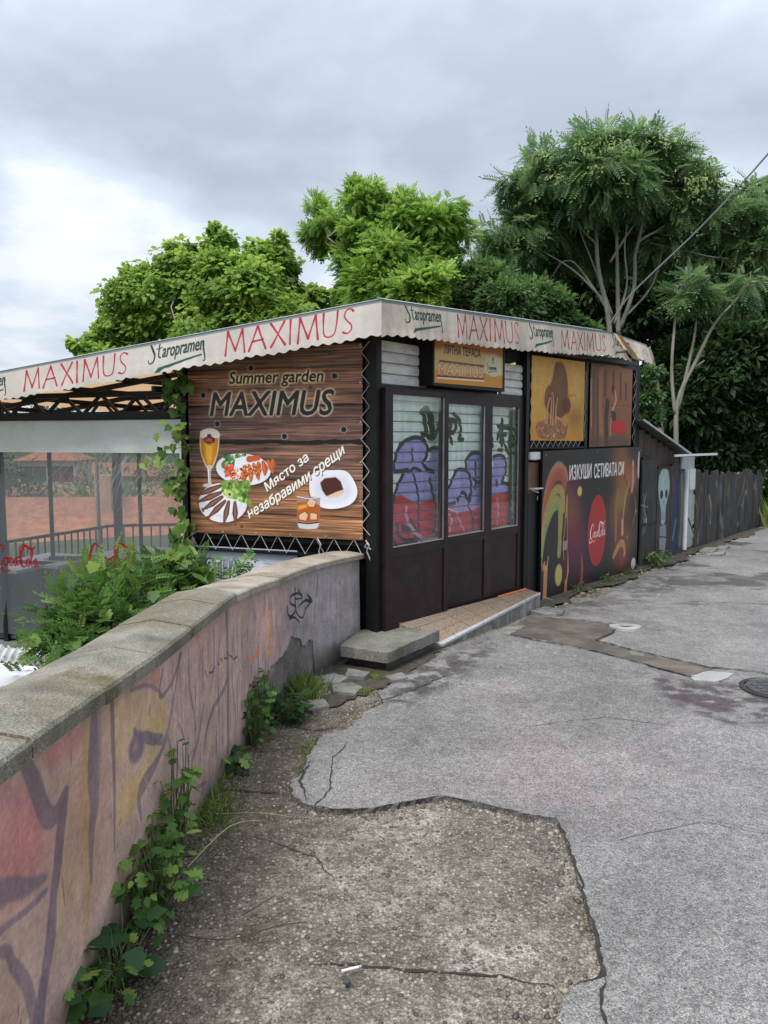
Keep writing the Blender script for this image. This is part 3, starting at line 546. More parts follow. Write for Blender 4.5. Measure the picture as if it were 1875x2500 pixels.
    o([(1030, 900), (1020, 1000), (1080, 1060), (1060, 930)], .06, bk); o([(1130, 1000), (1160, 900), (1175, 830), (1180, 1000), (1230, 1130)], .035, bk); o([(1140, 890), (1235, 905)], .04, bk); o([(1170, 1060), (1160, 980), (1210, 960)], .04, bk); o([(1240, 990), (1270, 970), (1280, 1050), (1240, 1070), (1240, 1000)], .035, bk); o([(1270, 910), (1310, 960), (1315, 1080), (1290, 1135), (1260, 1120)], .032, bk); o([(1140, 1100), (1180, 1105)], .03, bk)
    cv.map = None; cv.grain(.3, .05, .12); cv.grain(.05, .4, .06); return cv
RED = C(176, 44, 66)
def maximus(cv, x, y, w, h, col, lw):
    """hand painted capitals of slightly flared strokes"""
    g = {'M': ([[(0, 0), (.1, 1)], [(.1, 1), (.5, .12)], [(.5, .12), (.86, 1)], [(.86, 1), (1, 0)]], 1.15), 'A': ([[(0, 0), (.5, 1)], [(.5, 1), (1, 0)], [(.2, .36), (.82, .40)]], .95), 'X': ([[(0, 1), (1, 0)], [(.92, 1), (.05, 0)]], .85),
         'I': ([[(.05, 1), (0, 0)]], .15), 'U': ([[(0, 1), (.02, .45), (.12, .1), (.45, 0), (.8, .12), (.92, .5), (.96, 1)]], .8), 'S': ([[(.95, .9), (.7, 1), (.3, .95), (.12, .74), (.4, .54), (.8, .36), (.86, .14), (.5, 0), (.05, .08)]], .55)}
    tot = sum(g[c][1] for c in 'MAXIMUS') + 6 * .28; u = w / tot; cx = x
    for c in 'MAXIMUS':
        for s_ in g[c][0]:
            n = len(s_); cv.stroke([(cx + p[0] * g[c][1] * u, y + p[1] * h + random.uniform(-.004, .004)) for p in s_], [lw * 1.35] + [lw * .75] * (n - 2) + [lw * 1.2] if n > 2 else [lw * 1.35, lw * .8, lw * 1.3], col, .92, .002, n > 2)
        cx += (g[c][1] + .28) * u
def print_awning_left():
    cv = Cv(0, 0, 5.6, .29, 400, C(206, 199, 192), 11)          # x runs from the far left end to the corner
    X = lambda s_: 5.6 - s_
    maximus(cv, X(1.45), .055, 1.21, .20, RED, .017); maximus(cv, X(3.73), .05, 1.23, .19, RED, .017); staro_script(cv, X(2.27), .10, .62, C(40, 66, 60), C(34, 92, 74), .0)
    staro_script(cv, X(4.58), .10, .62, C(40, 66, 60), C(34, 92, 74)); cv.grain(.1, .5, .05); cv.grain(.03, .03, .03)
    cv.poly([(0, .262), (5.6, .262), (5.6, .29), (0, .29)], C(128, 136, 140), .95); return cv
def print_awning_right():
    cv = Cv(0, 0, 6, .30, 400, C(200, 190, 176), 12)
    staro_script(cv, .27, .13, .56, C(44, 68, 60), C(34, 92, 74)); maximus(cv, 1.05, .055, 1.1, .2, C(166, 56, 60), .016); staro_script(cv, 2.35, .12, .56, C(44, 68, 60), C(34, 92, 74)); maximus(cv, 3.09, .05, 1.12, .19, C(160, 62, 62), .016)
    staro_script(cv, 4.42, .12, .56, C(44, 68, 60), C(34, 92, 74)); cv.stroke([(5.3, .1), (5.45, .2), (5.5, .1)], .012, C(120, 110, 106)); cv.grain(.1, .5, .08); cv.grain(.03, .03, .04)
    for k in range(26): x = random.uniform(0, 6); cv.stroke([(x, .26), (x + random.uniform(-.05, .05), random.uniform(.05, .15))], [.03, .005], C(140, 126, 108), .22, .02)
    cv.poly([(0, .272), (6, .272), (6, .3), (0, .3)], C(128, 136, 134), .95); return cv
def print_white():
    cv = Cv(0, 0, 1.12, .72, 360, C(200, 204, 222), 13); dk, bg = C(40, 38, 50), C(196, 200, 218)
    for w_, x_, l_ in (('ЛЯТНА', .03, .46), ('ТЕРАСА', .55, .54)): cv.text(w_, x_, .37, l_, .22, dk, bold=.11); cv.text(w_, x_ + .004, .374, l_ - .008, .212, bg); cv.grain(.2, .2, .05); return cv
def print_vinyl():
    w, h = 3.6, 1.98; cv = Cv(0, 0, w, h, 220, C(134, 140, 146), 14); cv.al[:] = .46 + .22 * vnoise(cv.H, cv.W, 90, 60, cv.rng, 4)
    base = cv.a.copy(); red = C(170, 20, 38)
    cola_script(cv, 1.15, .74, .60, red, .034, sq=1.2); cola_script(cv, 2.38, .80, .62, red, .034, sq=1.2)
    cv.al = np.where(np.abs(cv.a - base).max(2) > .08, .93, cv.al)
    b2 = cv.a.copy(); cv.map = None
    for k in range(46):                                             # pale streaks painted as the gleam on creases below the tied corner
        a = random.uniform(2.3, 3.5); cv.stroke([(a, h), (a - random.uniform(.1, .5), h - random.uniform(.2, .9))], [.006, .001], C(220, 224, 228), .6, .004)
    cv.al = np.where((np.abs(cv.a - b2).max(2) > .04) & (cv.al < .9), np.minimum(.85, cv.al + .25), cv.al); return cv
def print_vinyl_far():
    cv = Cv(0, 0, 8, 1.6, 110, C(150, 156, 160), 15); cv.al[:] = .12 + .06 * vnoise(cv.H, cv.W, 60, 60, cv.rng, 3); b = cv.a.copy(); red = C(150, 30, 44)
    for x in (.7, 2.05, 3.4, 4.7, 6.0): cola_script(cv, x, .62, .62, red, .03, mirror=True)
    cv.al = np.where(np.abs(cv.a - b).max(2) > .06, .85, cv.al); return cv
def print_mural():
    x0, x1 = 1.0, 9.05; cv = Cv(x0, -.25, x1, 1.0, 260, C(150, 122, 116), 21); n = vnoise(cv.H, cv.W, 90, 60, cv.rng, 4)[..., None]
    xs = np.linspace(x0, x1, cv.W)[None, :, None]
    cv.a[:] = np.array(C(158, 130, 124)) * (1 - n) + np.array(C(172, 146, 128)) * n
    far = np.clip((xs - 6.0) / 1.2, 0, 1); cv.a[:] = cv.a * (1 - far * .6) + np.array(C(156, 134, 136)) * far * .6
    g = np.clip((xs - 7.6) / .25, 0, 1); cv.a[:] = cv.a * (1 - g * .9) + np.array(C(138, 132, 132)) * g * .9
    pu, pu2, ye, rd, or_ = C(88, 76, 92), C(112, 98, 108), C(176, 148, 92), C(170, 106, 104), C(176, 138, 110)
    def S_(l, w, c, al=.85, soft=.02): cv.stroke(l, w, c, al * .92, soft * .7)
    cv.poly([(3.0, .9), (3.85, .9), (4.02, .815), (4.06, .726), (4.12, .67), (4.1, .55), (3.92, .59), (3.5, .66), (3.0, .72)], rd, .75, .04, True); cv.ell((3.95, .68), .12, .1, C(182, 102, 100), .7, .05)
    cv.poly([(4.06, .90), (4.40, .87), (4.29, .80), (4.1, .82)], rd, .8, .015); cv.ell((4.3, .55), .22, .3, or_, .7, .08); cv.ell((3.6, .3), .4, .2, C(160, 124, 100), .6, .1); cv.ell((3.62, .05), .25, .18, rd, .6, .08)
    cv.poly([(4.50, .84), (4.78, .82), (5.14, .70), (5.2, .55), (5.07, .51), (4.86, .62), (4.74, .60), (4.6, .65)], C(180, 152, 108), .8, .03, True); cv.ell((5.05, .60), .12, .08, ye, .85, .03); cv.ell((5.0, .68), .1, .04, C(190, 150, 120), .6, .03)
    cv.poly([(4.66, .55), (4.80, .50), (5.04, .52), (5.0, .45), (4.83, .40), (4.66, .38), (4.6, .45)], C(182, 152, 88), .85, .03, True); cv.stroke([(4.36, .85), (4.34, .6), (4.36, .4), (4.3, .2)], [.05, .08, .06, .03], C(172, 138, 84), .7, .03); cv.stroke([(4.17, .6), (4.16, .4), (4.1, .25)], [.03, .03, .01], ye, .7, .015)
    S_([(3.96, .92), (4.02, .82), (4.07, .72), (4.12, .685), (4.17, .70), (4.2, .73)], [.05, .07, .07, .06, .05, .02], pu, .85, .012); S_([(4.21, .72), (4.17, .64), (4.14, .54), (4.1, .45), (4.07, .35), (4.0, .22), (3.95, .0)], [.03, .06, .06, .05, .07, .05, .03], pu, .88, .012)
    S_([(3.0, .70), (3.5, .66), (3.81, .64), (3.95, .575), (4.06, .54)], [.05, .06, .07, .05, .02], pu, .75, .02); S_([(3.3, .6), (3.7, .56), (3.82, .545), (3.95, .515), (4.06, .50)], .02, pu, .75, .008); S_([(3.5, .60), (3.8, .50), (3.86, .42), (3.93, .30), (3.97, .1)], [.02, .03, .04, .05, .05], pu, .8, .012); S_([(4.02, .28), (3.93, .14), (3.86, -.05)], [.04, .05, .02], pu, .8, .015)
    S_([(4.43, .88), (4.41, .75), (4.40, .66), (4.41, .58), (4.38, .5), (4.37, .34)], [.05, .09, .08, .07, .05, .015], pu, .82, .02); S_([(4.46, .86), (4.45, .7), (4.43, .6)], [.05, .05, .02], pu2, .6, .02); S_([(4.59, .86), (4.58, .71), (4.58, .55), (4.57, .34)], [.04, .035, .025, .01], C(96, 72, 80), .85, .01)
    cv.poly([(4.80, .67), (4.73, .635), (4.75, .575), (4.80, .55), (4.87, .555), (4.90, .59), (4.87, .65)], pu, .92, .008, True); cv.poly([(4.77, .63), (4.82, .63), (4.82, .60), (4.77, .60)], C(158, 98, 92), .9, .006)
    S_([(4.80, .675), (4.84, .64), (4.93, .60), (5.02, .555), (5.12, .53)], [.03, .03, .05, .05, .02], pu, .9, .01); S_([(4.95, .6), (5.09, .51), (5.19, .52), (5.24, .57), (5.31, .66), (5.38, .80)], [.015, .02, .02, .018, .016, .02], pu, .8, .008)
    S_([(5.20, .50), (5.03, .455), (4.90, .44), (4.82, .41), (4.84, .31)], [.015, .04, .07, .05, .01], pu, .85, .012); S_([(5.17, .53), (5.25, .4), (5.34, .3), (5.39, .2), (5.4, .05)], [.02, .03, .03, .02, .01], pu2, .8, .012)
    S_([(5.13, .70), (5.07, .745), (4.95, .80), (4.78, .835)], .018, pu, .7, .01); S_([(5.40, .80), (5.27, .71), (5.11, .70), (5.15, .80)], .02, pu, .8, .008); cv.poly([(5.01, .84), (5.14, .83), (5.09, .755), (4.92, .82)], rd, .6, .02)
    for l, w_ in (([(5.75, .45), (5.63, .3), (5.53, .23), (5.59, .1), (5.77, .04)], .03), ([(6.23, .45), (6.1, .4), (5.91, .37), (5.79, .3), (5.73, .2)], .035), ([(5.95, .78), (5.93, .6), (5.85, .45)], .02), ([(5.5, .8), (5.52, .6), (5.6, .4), (5.58, .2)], .02), ([(6.05, .7), (6.0, .5), (6.02, .2)], .018), ([(5.35, .5), (5.45, .35), (5.5, .15)], .015), ([(6.35, .6), (6.3, .4), (6.38, .1)], .016)): S_(l, [w_ * .5, w_, w_, w_ * .4], pu, .7, .01)
    for k in range(130):
        x = random.uniform(5.25, 7.6); z = random.uniform(.1, .8); S_([(x, z), (x + random.uniform(-.04, .04), z - random.uniform(.1, .35))], [.004, random.uniform(.006, .03), .004], random.choice([pu2, C(160, 116, 118), C(128, 112, 118), C(186, 152, 134), pu, C(104, 92, 106)]), .6, .010)
    S_([(5.66, .85), (5.68, .6)], [.04, .03], rd, .55, .02); S_([(6.22, .85), (6.22, .6), (6.2, .3), (6.2, 0)], [.05, .06, .05, .04], C(86, 80, 82), .6, .02)
    cv.stroke([(7.26, .62), (7.29, .45), (7.22, .3), (7.36, .29)], [.02, .05, .04, .01], C(200, 130, 70), .85, .012); S_([(7.3, .45), (7.35, .31)], .02, C(190, 110, 60), .8, .006); S_([(7.27, .6), (7.29, .42), (7.25, .32)], .008, C(110, 70, 50), .8)
    cv.poly([(6.72, .40), (6.92, .365), (7.09, .39), (7.05, .33), (6.83, .345)], C(196, 112, 80), .8, .008); cv.ell((7.15, .5), .15, .15, C(196, 150, 132), .5, .06)
    for l in ([(5.77, .61), (5.80, .57)], [(5.84, .58), (5.90, .565), (5.95, .58)], [(6.0, .59), (6.03, .565), (6.07, .585), (6.1, .56)], [(6.14, .57), (6.2, .55), (6.22, .58)], [(6.26, .55), (6.33, .52)], [(6.38, .55), (6.38, .47)], [(6.34, .505), (6.45, .49)]): S_(l, .007, C(26, 20, 30), .95, .001)
    tg = C(24, 22, 26)
    for l, w_ in (([(8.0, .545), (7.90, .578), (7.77, .578), (7.76, .53), (7.86, .485), (7.86, .445), (7.76, .43), (7.70, .46), (7.69, .52)], .018), ([(7.86, .625), (7.86, .55), (7.89, .43), (8.0, .365), (8.06, .40)], .016), ([(7.93, .60), (8.0, .525), (7.87, .54)], .015), ([(7.92, .465), (8.06, .49), (8.18, .462), (8.10, .53)], [.012, .022, .03, .014]), ([(8.18, .462), (8.06, .42)], .018), ([(7.74, .415), (7.84, .405), (7.94, .345)], .017)): S_(l, w_, tg, .96, .002)
    S_([(8.29, .66), (8.25, .42), (8.23, .3)], .006, C(30, 28, 30), .9, .002); S_([(7.87, .42), (7.86, .2)], .004, C(50, 46, 46), .8, .002); S_([(5.38, .2), (5.4, .5), (5.36, .8)], .004, C(50, 40, 46), .8, .002)
    for k in range(50):
        x = random.uniform(7.6, 9.0); S_([(x, random.uniform(.4, .75)), (x, random.uniform(0, .4))], [.004, random.uniform(.01, .05), .004], random.choice([C(92, 88, 90), C(150, 146, 146), C(136, 118, 112)]), .3, .015)
    for k in range(70):
        x = random.uniform(2.6, 8.8); z = random.uniform(.05, .85); S_([(x, z), (x + random.uniform(-.015, .015), z - random.uniform(.03, .12))], [.003, .006, .002], random.choice([C(70, 58, 60), C(60, 50, 52), C(190, 170, 160)]), .8, .001)
    for k in range(16):
        x = random.uniform(2.6, 8.8); z = random.uniform(.1, .7); cv.ell((x, z), random.uniform(.01, .03), random.uniform(.006, .02), C(120, 108, 100), .7, .002, random.random() * 3)
    k_ = .26 * np.clip(1 - (xs - 5.2) / .8, 0, 1); cv.a[:] = cv.a * (1 - k_) + np.array(C(164, 138, 130)) * k_
    # earth splashed and grown up from the foot of the wall
    ys = np.linspace(-.25, 1.0, cv.H)[:, None, None]; base = -.02 - .13 * np.clip((xs - 4) / 3.5, 0, 1); m = np.clip(1 - (ys - base) / (.10 + .22 * vnoise(cv.H, cv.W, 60, 50, cv.rng, 4)[..., None]), 0, 1) * .8
    cv.a[:] = cv.a * (1 - m) + np.array(C(62, 60, 54)) * m
    cv.a *= 1.12; cv.grain(.25, .04, .06); cv.grain(.012, .012, .10); cv.grain(.08, .08, .12); cv.grain(.5, .5, .08); return cv
def print_fence():
    cv = Cv(0, 0, 7.6, 1.6, 120, C(58, 56, 56), 31)                 # graffiti running over the panels and boards, x from the board on
    cv.grain(.3, .06, .35)
    def s_(l, w, c, al=.9, so=.01): cv.stroke(l, w, c, al, so)
    cv.poly([(.80, 1.35), (.92, 1.45), (1.08, 1.47), (1.22, 1.38), (1.28, 1.15), (1.2, .98), (1.14, .85), (1.12, .62), (.96, .60), (.92, .82), (.84, .98), (.78, 1.15)], C(150, 172, 168), 1, .008, True)
    cv.ell((.93, 1.06), .06, .07, C(30, 30, 34)); cv.ell((1.14, 1.06), .05, .07, C(30, 30, 34)); cv.poly([(1.02, .95), (1.06, .95), (1.04, .89)], C(30, 30, 34))
    for k in range(4): s_([(.95 + k * .05, .78), (.95 + k * .05, .66)], .012, C(40, 40, 44))
    cv.poly([(.90, .56), (1.16, .56), (1.18, .25), (1.08, .05), (.98, .05), (.90, .25)], C(138, 146, 150), .95, .01, True); s_([(.9, .4), (1.2, .36)], .02, C(40, 40, 46))
    for l in ([(.18, 1.1), (.25, .8), (.2, .55)], [(.3, 1.12), (.2, .9), (.34, .7), (.22, .5)], [(.12, .95), (.36, .9)]): s_(l, .025, C(120, 136, 136))
    s_([(1.5, 1.2), (1.6, .9), (1.52, .5), (1.62, .1)], .22, C(34, 54, 96), .8, .04); s_([(1.42, 1.3), (1.5, 1.1)], .1, C(120, 50, 60), .6, .03); s_([(1.62, .6), (1.5, .3)], .05, C(120, 150, 180), .7, .02); s_([(1.85, 1.3), (1.9, .8), (1.86, .2)], .14, C(96, 116, 104), .8, .03)
    for k in range(90):
        x = random.uniform(2.2, 7.4); z = random.uniform(.1, 1.3); s_([(x, z), (x + random.uniform(-.2, .2), z - random.uniform(.05, .5))], [.02, random.uniform(.03, .16), .02], random.choice([C(84, 84, 84), C(60, 74, 90), C(110, 92, 74), C(130, 130, 124), C(90, 54, 48), C(66, 84, 66)]), .6, .03)
    s_([(3.4, .9), (3.55, .6), (3.5, .4)], .06, C(150, 150, 146), .7, .02); cv.ell((4.1, .95), .12, .15, C(80, 110, 120), .6, .04); cv.ell((4.6, .9), .12, .15, C(90, 110, 80), .6, .04); return cv
def road_tone():
    """stains, wear and damp with their own outlines on the asphalt, 0.5 = plain"""
    cv = Cv(-1, 0, 9, 18, 90, (.505, .50, .495), 41)
    cv.grain(1.6, 1.6, .22); cv.grain(.40, .40, .26); cv.grain(.08, .08, .16)
    m = np.clip((vnoise(cv.H, cv.W, 45, 60, cv.rng, 6, .62) - .54) * 9, 0, 1); ys = np.linspace(0, 18, cv.H)[:, None]; xs = np.linspace(-1, 9, cv.W)[None]
    m *= np.clip((ys - 6.5) / 3, 0, 1) * .55; cv.a *= (1 - m)[..., None]
    def st(l, c, al, so): cv.poly(l, c, al, so, True)
    n = np.clip((vnoise(cv.H, cv.W, 9, 9, cv.rng, 4) - .38) * 5, 0, 1)
    save = cv.a.copy(); st([(2.1, 6.2), (2.4, 5.9), (2.75, 5.9), (3.6, 5.6), (3.6, 4.7), (2.9, 4.9), (2.5, 4.95), (2.24, 4.95), (2.08, 5.36), (2.07, 5.7)], (.17, .12, .135), .9, .06)
    st([(.1, 6.3), (.5, 6.6), (1.1, 7.4), (1.0, 6.9), (.75, 6.3), (.4, 5.7), (.1, 5.3), (.0, 5.6)], (.16, .155, .15), .85, .08); st([(1.7, 8.2), (2.6, 9.2), (3.8, 10.9), (4.4, 10.9), (3.1, 8.9), (2.1, 8.1)], (.22, .22, .22), .6, .15); st([(3.2, 10.2), (4.5, 11), (5.5, 10.6), (4.5, 9.9), (3.4, 9.6)], (.25, .25, .25), .6, .1)
    cv.a = save * (1 - n[..., None]) + cv.a * n[..., None]
    pk = np.clip((vnoise(cv.H, cv.W, 120, 120, cv.rng, 3) - .5) * 4, 0, 1)[..., None] * np.clip(1 - np.abs(ys - 5) / 3, 0, 1)[..., None] * np.clip(1 - np.abs(xs - .8) / 2.2, 0, 1)[..., None]; cv.a = cv.a * (1 + pk * np.array([.14, -.03, .03])); return cv
# ================================================================== materials in use
M = {}
M['black'] = mat('black_paint', (.0035, .0033, .004), (.006, .0055, .0065), 9, .6, .1, spec=.25)
M['black_metal'] = mat('black_metal', (.0045, .0045, .005), (.009, .009, .010), 12, .45, .05, spec=.3)
M['maroon'] = mat('maroon_frame', (.014, .0062, .0085), (.020, .0092, .012), 5, .38, .04, dirt=(.026, .015, .017), dscale=4, spec=.3)
M['maroon_panel'] = mat('maroon_panel', (.014, .0062, .0082), (.020, .009, .0112), 3, .42, .04, dirt=(.026, .015, .016), dscale=6, spec=.3)
M['rope'] = mat('rope', (.35, .34, .33), (.5, .49, .47), 40, .8, .1)
M['alu'] = mat('aluminium', (.45, .45, .45), (.6, .6, .6), 10, .35, .02, metal=.7)
M['wood_dark'] = mat('dark_wood', (.035, .024, .02), (.07, .045, .035), 4, .8, .3, stretch=(1, 1, .15))
M['canvas_in'] = mat('tan_canvas', (.30, .20, .115), (.40, .27, .16), 2, .8, .1)
_n = M['canvas_in'].node_tree; _t = _n.nodes.new('ShaderNodeBsdfTranslucent'); _t.inputs[0].default_value = (.62, .40, .22, 1); _m = _n.nodes.new('ShaderNodeMixShader'); _m.inputs[0].default_value = .55
_n.links.new(_n.nodes['Principled BSDF'].outputs[0], _m.inputs[1]); _n.links.new(_t.outputs[0], _m.inputs[2]); _n.links.new(_m.outputs[0], _n.nodes['Material Output'].inputs[0])
M['concrete'] = mat('slab_concrete', (.15, .142, .12), (.23, .22, .195), 3, .85, .5, dirt=(.09, .09, .06), dscale=2.2, bscale=60, speck=(90, .3))
M['concrete_light'] = mat('pale_concrete', (.15, .145, .13), (.24, .235, .22), 6, .85, .5, dirt=(.08, .075, .06), dscale=5, bscale=70, speck=(80, .3))
M['raw_wall'] = mat('raw_wall_concrete', (.12, .105, .095), (.22, .195, .18), 7, .9, .6, dirt=(.08, .075, .065), dscale=3, bscale=45)
M['white_sheet'] = mat('white_sheet', (.5, .51, .53), (.62, .63, .64), 3, .5, .1, dirt=(.42, .42, .42))
M['vinyl_white'] = mat('white_vinyl', (.58, .60, .59), (.68, .70, .69), 3, .4, .1, dirt=(.50, .51, .49))
M['shutter'] = mat('white_shutter', (.62, .63, .63), (.72, .73, .72), 6, .5, .06, dirt=(.5, .5, .47), dscale=5, stretch=(1, 1, 3))
M['white_gloss'] = mat('white_enamel', (.6, .6, .62), (.7, .7, .72), 10, .4, .02)
M['tile'] = mat('speckled_tile', (.17, .115, .075), (.33, .26, .19), 60, .35, .1, detail=2)
M['marble'] = mat('marble_trim', (.34, .33, .34), (.48, .47, .48), 18, .4, .05)
M['earth'] = mat('earth', (.03, .025, .018), (.075, .062, .045), 14, .95, .7, bscale=50)
M['grit'] = mat('pebble_stone', (.10, .09, .075), (.36, .32, .26), 3, .7, .2)
M['crack'] = mat('crack_dirt', (.018, .016, .013), (.035, .032, .026), 30, .95, .4)
M['brown_plate'] = mat('brown_plate', (.10, .05, .028), (.15, .08, .045), 12, .5, .05)
M['navy'] = mat('navy_panel', (.002, .003, .006), (.0035, .005, .010), 6, .5, .05)
M['cast_iron'] = mat('cast_iron', (.035, .035, .037), (.07, .07, .072), 30, .55, .4, bscale=80)
M['bark'] = mat('grey_bark', (.14, .13, .10), (.27, .26, .21), 5, .9, .5, stretch=(1, 1, .35))
M['bark_dark'] = mat('dark_bark', (.035, .03, .025), (.08, .07, .055), 5, .95, .5)
M['stem'] = mat('green_stem', (.07, .10, .03), (.12, .15, .05), 10, .7, .1)
M['dry'] = mat('dry_stalk', (.26, .2, .1), (.4, .32, .18), 10, .8, .1)
M['twig'] = mat('brown_twig', (.05, .032, .02), (.09, .06, .04), 10, .8, .1)
def glass_mat():
    m, n, p = new_mat('window_glass'); nn = n.nodes.new; lk = n.links.new
    g = nn('ShaderNodeBsdfGlossy'); g.inputs['Roughness'].default_value = .03; g.inputs[0].default_value = (.9, .95, .95, 1)
    t = nn('ShaderNodeBsdfTransparent'); t.inputs[0].default_value = (.97, .985, .98, 1); f = nn('ShaderNodeLayerWeight'); f.inputs[0].default_value = .07
    ms = nn('ShaderNodeMixShader'); lk(f.outputs['Facing'], ms.inputs[0]); lk(t.outputs[0], ms.inputs[1]); lk(g.outputs[0], ms.inputs[2]); lk(ms.outputs[0], n.nodes['Material Output'].inputs[0]); return m
M['glass'] = glass_mat()

# ================================================================== terrain and road
def terrain_z(x, y):
    r = math.hypot(x - 1, y - 4); k = min(1, max(0, (r - 15) / 32)); k = k * k * (3 - 2 * k)
    f = max(0, (r - 130) / 260); return -.62 - 6.8 * k + 24 * min(1, f) ** 1.3 + (.5 * math.sin(x * .13) * math.cos(y * .11) * k)
def terrain():
    mb = MB(); rs = [0, 3, 6, 9, 12, 14, 16, 19, 23, 28, 34, 42, 52, 66, 84, 110, 140, 180, 230, 300, 400, 560, 800, 1300]; n = 96
    for r in rs:
        for k in range(n):
            a = 2 * math.pi * k / n; x, y = 1 + r * math.cos(a), 4 + r * math.sin(a); mb.v.append((x, y, terrain_z(x, y)))
    for i in range(len(rs) - 1):
        for k in range(n): mb.f.append((i * n + k, (i + 1) * n + k, (i + 1) * n + (k + 1) % n, i * n + (k + 1) % n))
    m = mat('meadow', (.035, .055, .018), (.09, .11, .04), .6, .95, .5, dirt=(.06, .05, .03), dscale=.3, bscale=8)
    tag(mb.build('terrain', m, smooth=True), kind='structure')
terrain()
WP = [(-.97, -2.0), (-.95, 1.2), (-.935, 2.2), (-.905, 3.4), (-.865, 4.3), (-.80, 5.2), (-.59, 6.12), (-.22, 6.88)]
WPs = crs(WP, 10)
WS = [0]
for a, b in zip(WPs, WPs[1:]): WS.append(WS[-1] + math.hypot(b[0] - a[0], b[1] - a[1]))
def wpt(s_, off=0):
    s_ = min(max(s_, 0), WS[-1] - 1e-4); i = max(k for k in range(len(WS) - 1) if WS[k] <= s_); t = (s_ - WS[i]) / (WS[i + 1] - WS[i])
    a, b = WPs[i], WPs[i + 1]; dx, dy = b[0] - a[0], b[1] - a[1]; l = math.hypot(dx, dy); j = min(i + 1, len(WPs) - 2)
    c, d_ = WPs[j], WPs[j + 1]; ex, ey = d_[0] - c[0], d_[1] - c[1]; l2 = math.hypot(ex, ey); nx, ny = dy / l * (1 - t) + ey / l2 * t, -dx / l * (1 - t) - ex / l2 * t
    return (a[0] + dx * t + nx * off, a[1] + dy * t + ny * off)
def ground_mats():
    # exposed-aggregate concrete
    m, n, p = new_mat('aggregate_concrete'); nn = n.nodes.new; lk = n.links.new; tc = nn('ShaderNodeTexCoord')
    def noise(sc, det=6, ro=.6):
        q = nn('ShaderNodeTexNoise'); q.inputs['Scale'].default_value = sc; q.inputs['Detail'].default_value = det; q.inputs['Roughness'].default_value = ro; lk(tc.outputs['Object'], q.inputs['Vector']); return q.outputs[0]
    def ramp(v, st):
        r = nn('ShaderNodeValToRGB'); r.color_ramp.elements[0].position = st[0][0]; r.color_ramp.elements[0].color = (*st[0][1], 1); r.color_ramp.elements[1].position = st[-1][0]; r.color_ramp.elements[1].color = (*st[-1][1], 1)
        for a_, c_ in st[1:-1]: q = r.color_ramp.elements.new(a_); q.color = (*c_, 1)
        lk(v, r.inputs[0]); return r.outputs[0]
    def mixc(f, a_, b_, bt='MIX'):
        q = nn('ShaderNodeMixRGB'); q.blend_type = bt
        for i, v in enumerate((f, a_, b_)):
            if isinstance(v, (int, float)): q.inputs[i].default_value = v
            elif isinstance(v, tuple): q.inputs[i].default_value = (*v, 1)
            else: lk(v, q.inputs[i])
        return q.outputs[0]
    def voro(sc, feat='F1', out_='Color', rnd=1):
        q = nn('ShaderNodeTexVoronoi'); q.feature = feat; q.inputs['Scale'].default_value = sc; q.inputs['Randomness'].default_value = rnd; lk(tc.outputs['Object'], q.inputs['Vector']); return q.outputs[out_]
    base = ramp(noise(2.2, 9, .7), [(.36, (.14, .12, .094)), (.5, (.25, .225, .187)), (.62, (.40, .37, .32))])
    base = mixc(ramp(noise(16, 8, .75), [(.44, (0, 0, 0)), (.58, (1, 1, 1))]), mixc(1, base, (.50, .46, .42), 'MULTIPLY'), base)
    st = ramp(voro(62), [(.2, (.085, .072, .056)), (.5, (.18, .16, .13)), (.8, (.36, .33, .28))]); dst = voro(62, 'F1', 'Distance')
    mk = ramp(dst, [(.30, (1, 1, 1)), (.46, (0, 0, 0))]); pick = ramp(noise(9, 4), [(.42, (0, 0, 0)), (.56, (1, 1, 1))])
    f = mixc(1.0, mk, mixc(.55, pick, (1, 1, 1)), 'MULTIPLY'); c = mixc(f, base, st)
    fine = ramp(noise(150, 3), [(.32, (.42, .42, .42)), (.68, (1.5, 1.5, 1.5))]); c = mixc(1, c, fine, 'MULTIPLY')
    moss = ramp(noise(3.1, 7, .7), [(.55, (0, 0, 0)), (.68, (.65, .65, .65))]); c = mixc(moss, c, (.055, .06, .022))
    sx = nn('ShaderNodeSeparateXYZ'); lk(tc.outputs['Object'], sx.inputs[0]); ma = nn('ShaderNodeMath'); ma.operation = 'MULTIPLY_ADD'; lk(noise(1.7, 7, .65), ma.inputs[0]); ma.inputs[1].default_value = 1.5; lk(sx.outputs[0], ma.inputs[2])
    damp = ramp(ma.outputs[0], [(.18, (1, 1, 1)), (.52, (0, 0, 0))]); c = mixc(damp, c, mixc(1, c, (.55, .49, .42), 'MULTIPLY'))
    lk(c, p.inputs['Base Color']); p.inputs['Roughness'].default_value = .62
    b = nn('ShaderNodeBump'); b.inputs['Strength'].default_value = .8; b.inputs['Distance'].default_value = .012
    ad = nn('ShaderNodeMath'); ad.operation = 'SUBTRACT'; lk(noise(45, 6), ad.inputs[0]); lk(dst, ad.inputs[1]); lk(ad.outputs[0], b.inputs['Height']); lk(b.outputs[0], p.inputs['Normal']); M['aggregate'] = m
    # asphalt
    m, n, p = new_mat('old_asphalt'); nn = n.nodes.new; lk = n.links.new; tc = nn('ShaderNodeTexCoord')
    ti = nn('ShaderNodeTexImage'); ti.image = road_tone().image('road_tone'); ti.image.colorspace_settings.name = 'Non-Color'; ti.extension = 'EXTEND'
    mp = nn('ShaderNodeMapping'); mp.inputs['Location'].default_value = (.1, 0, 0); mp.inputs['Scale'].default_value = (.1, 1 / 18, 1); lk(tc.outputs['Object'], mp.inputs[0]); lk(mp.outputs[0], ti.inputs['Vector'])
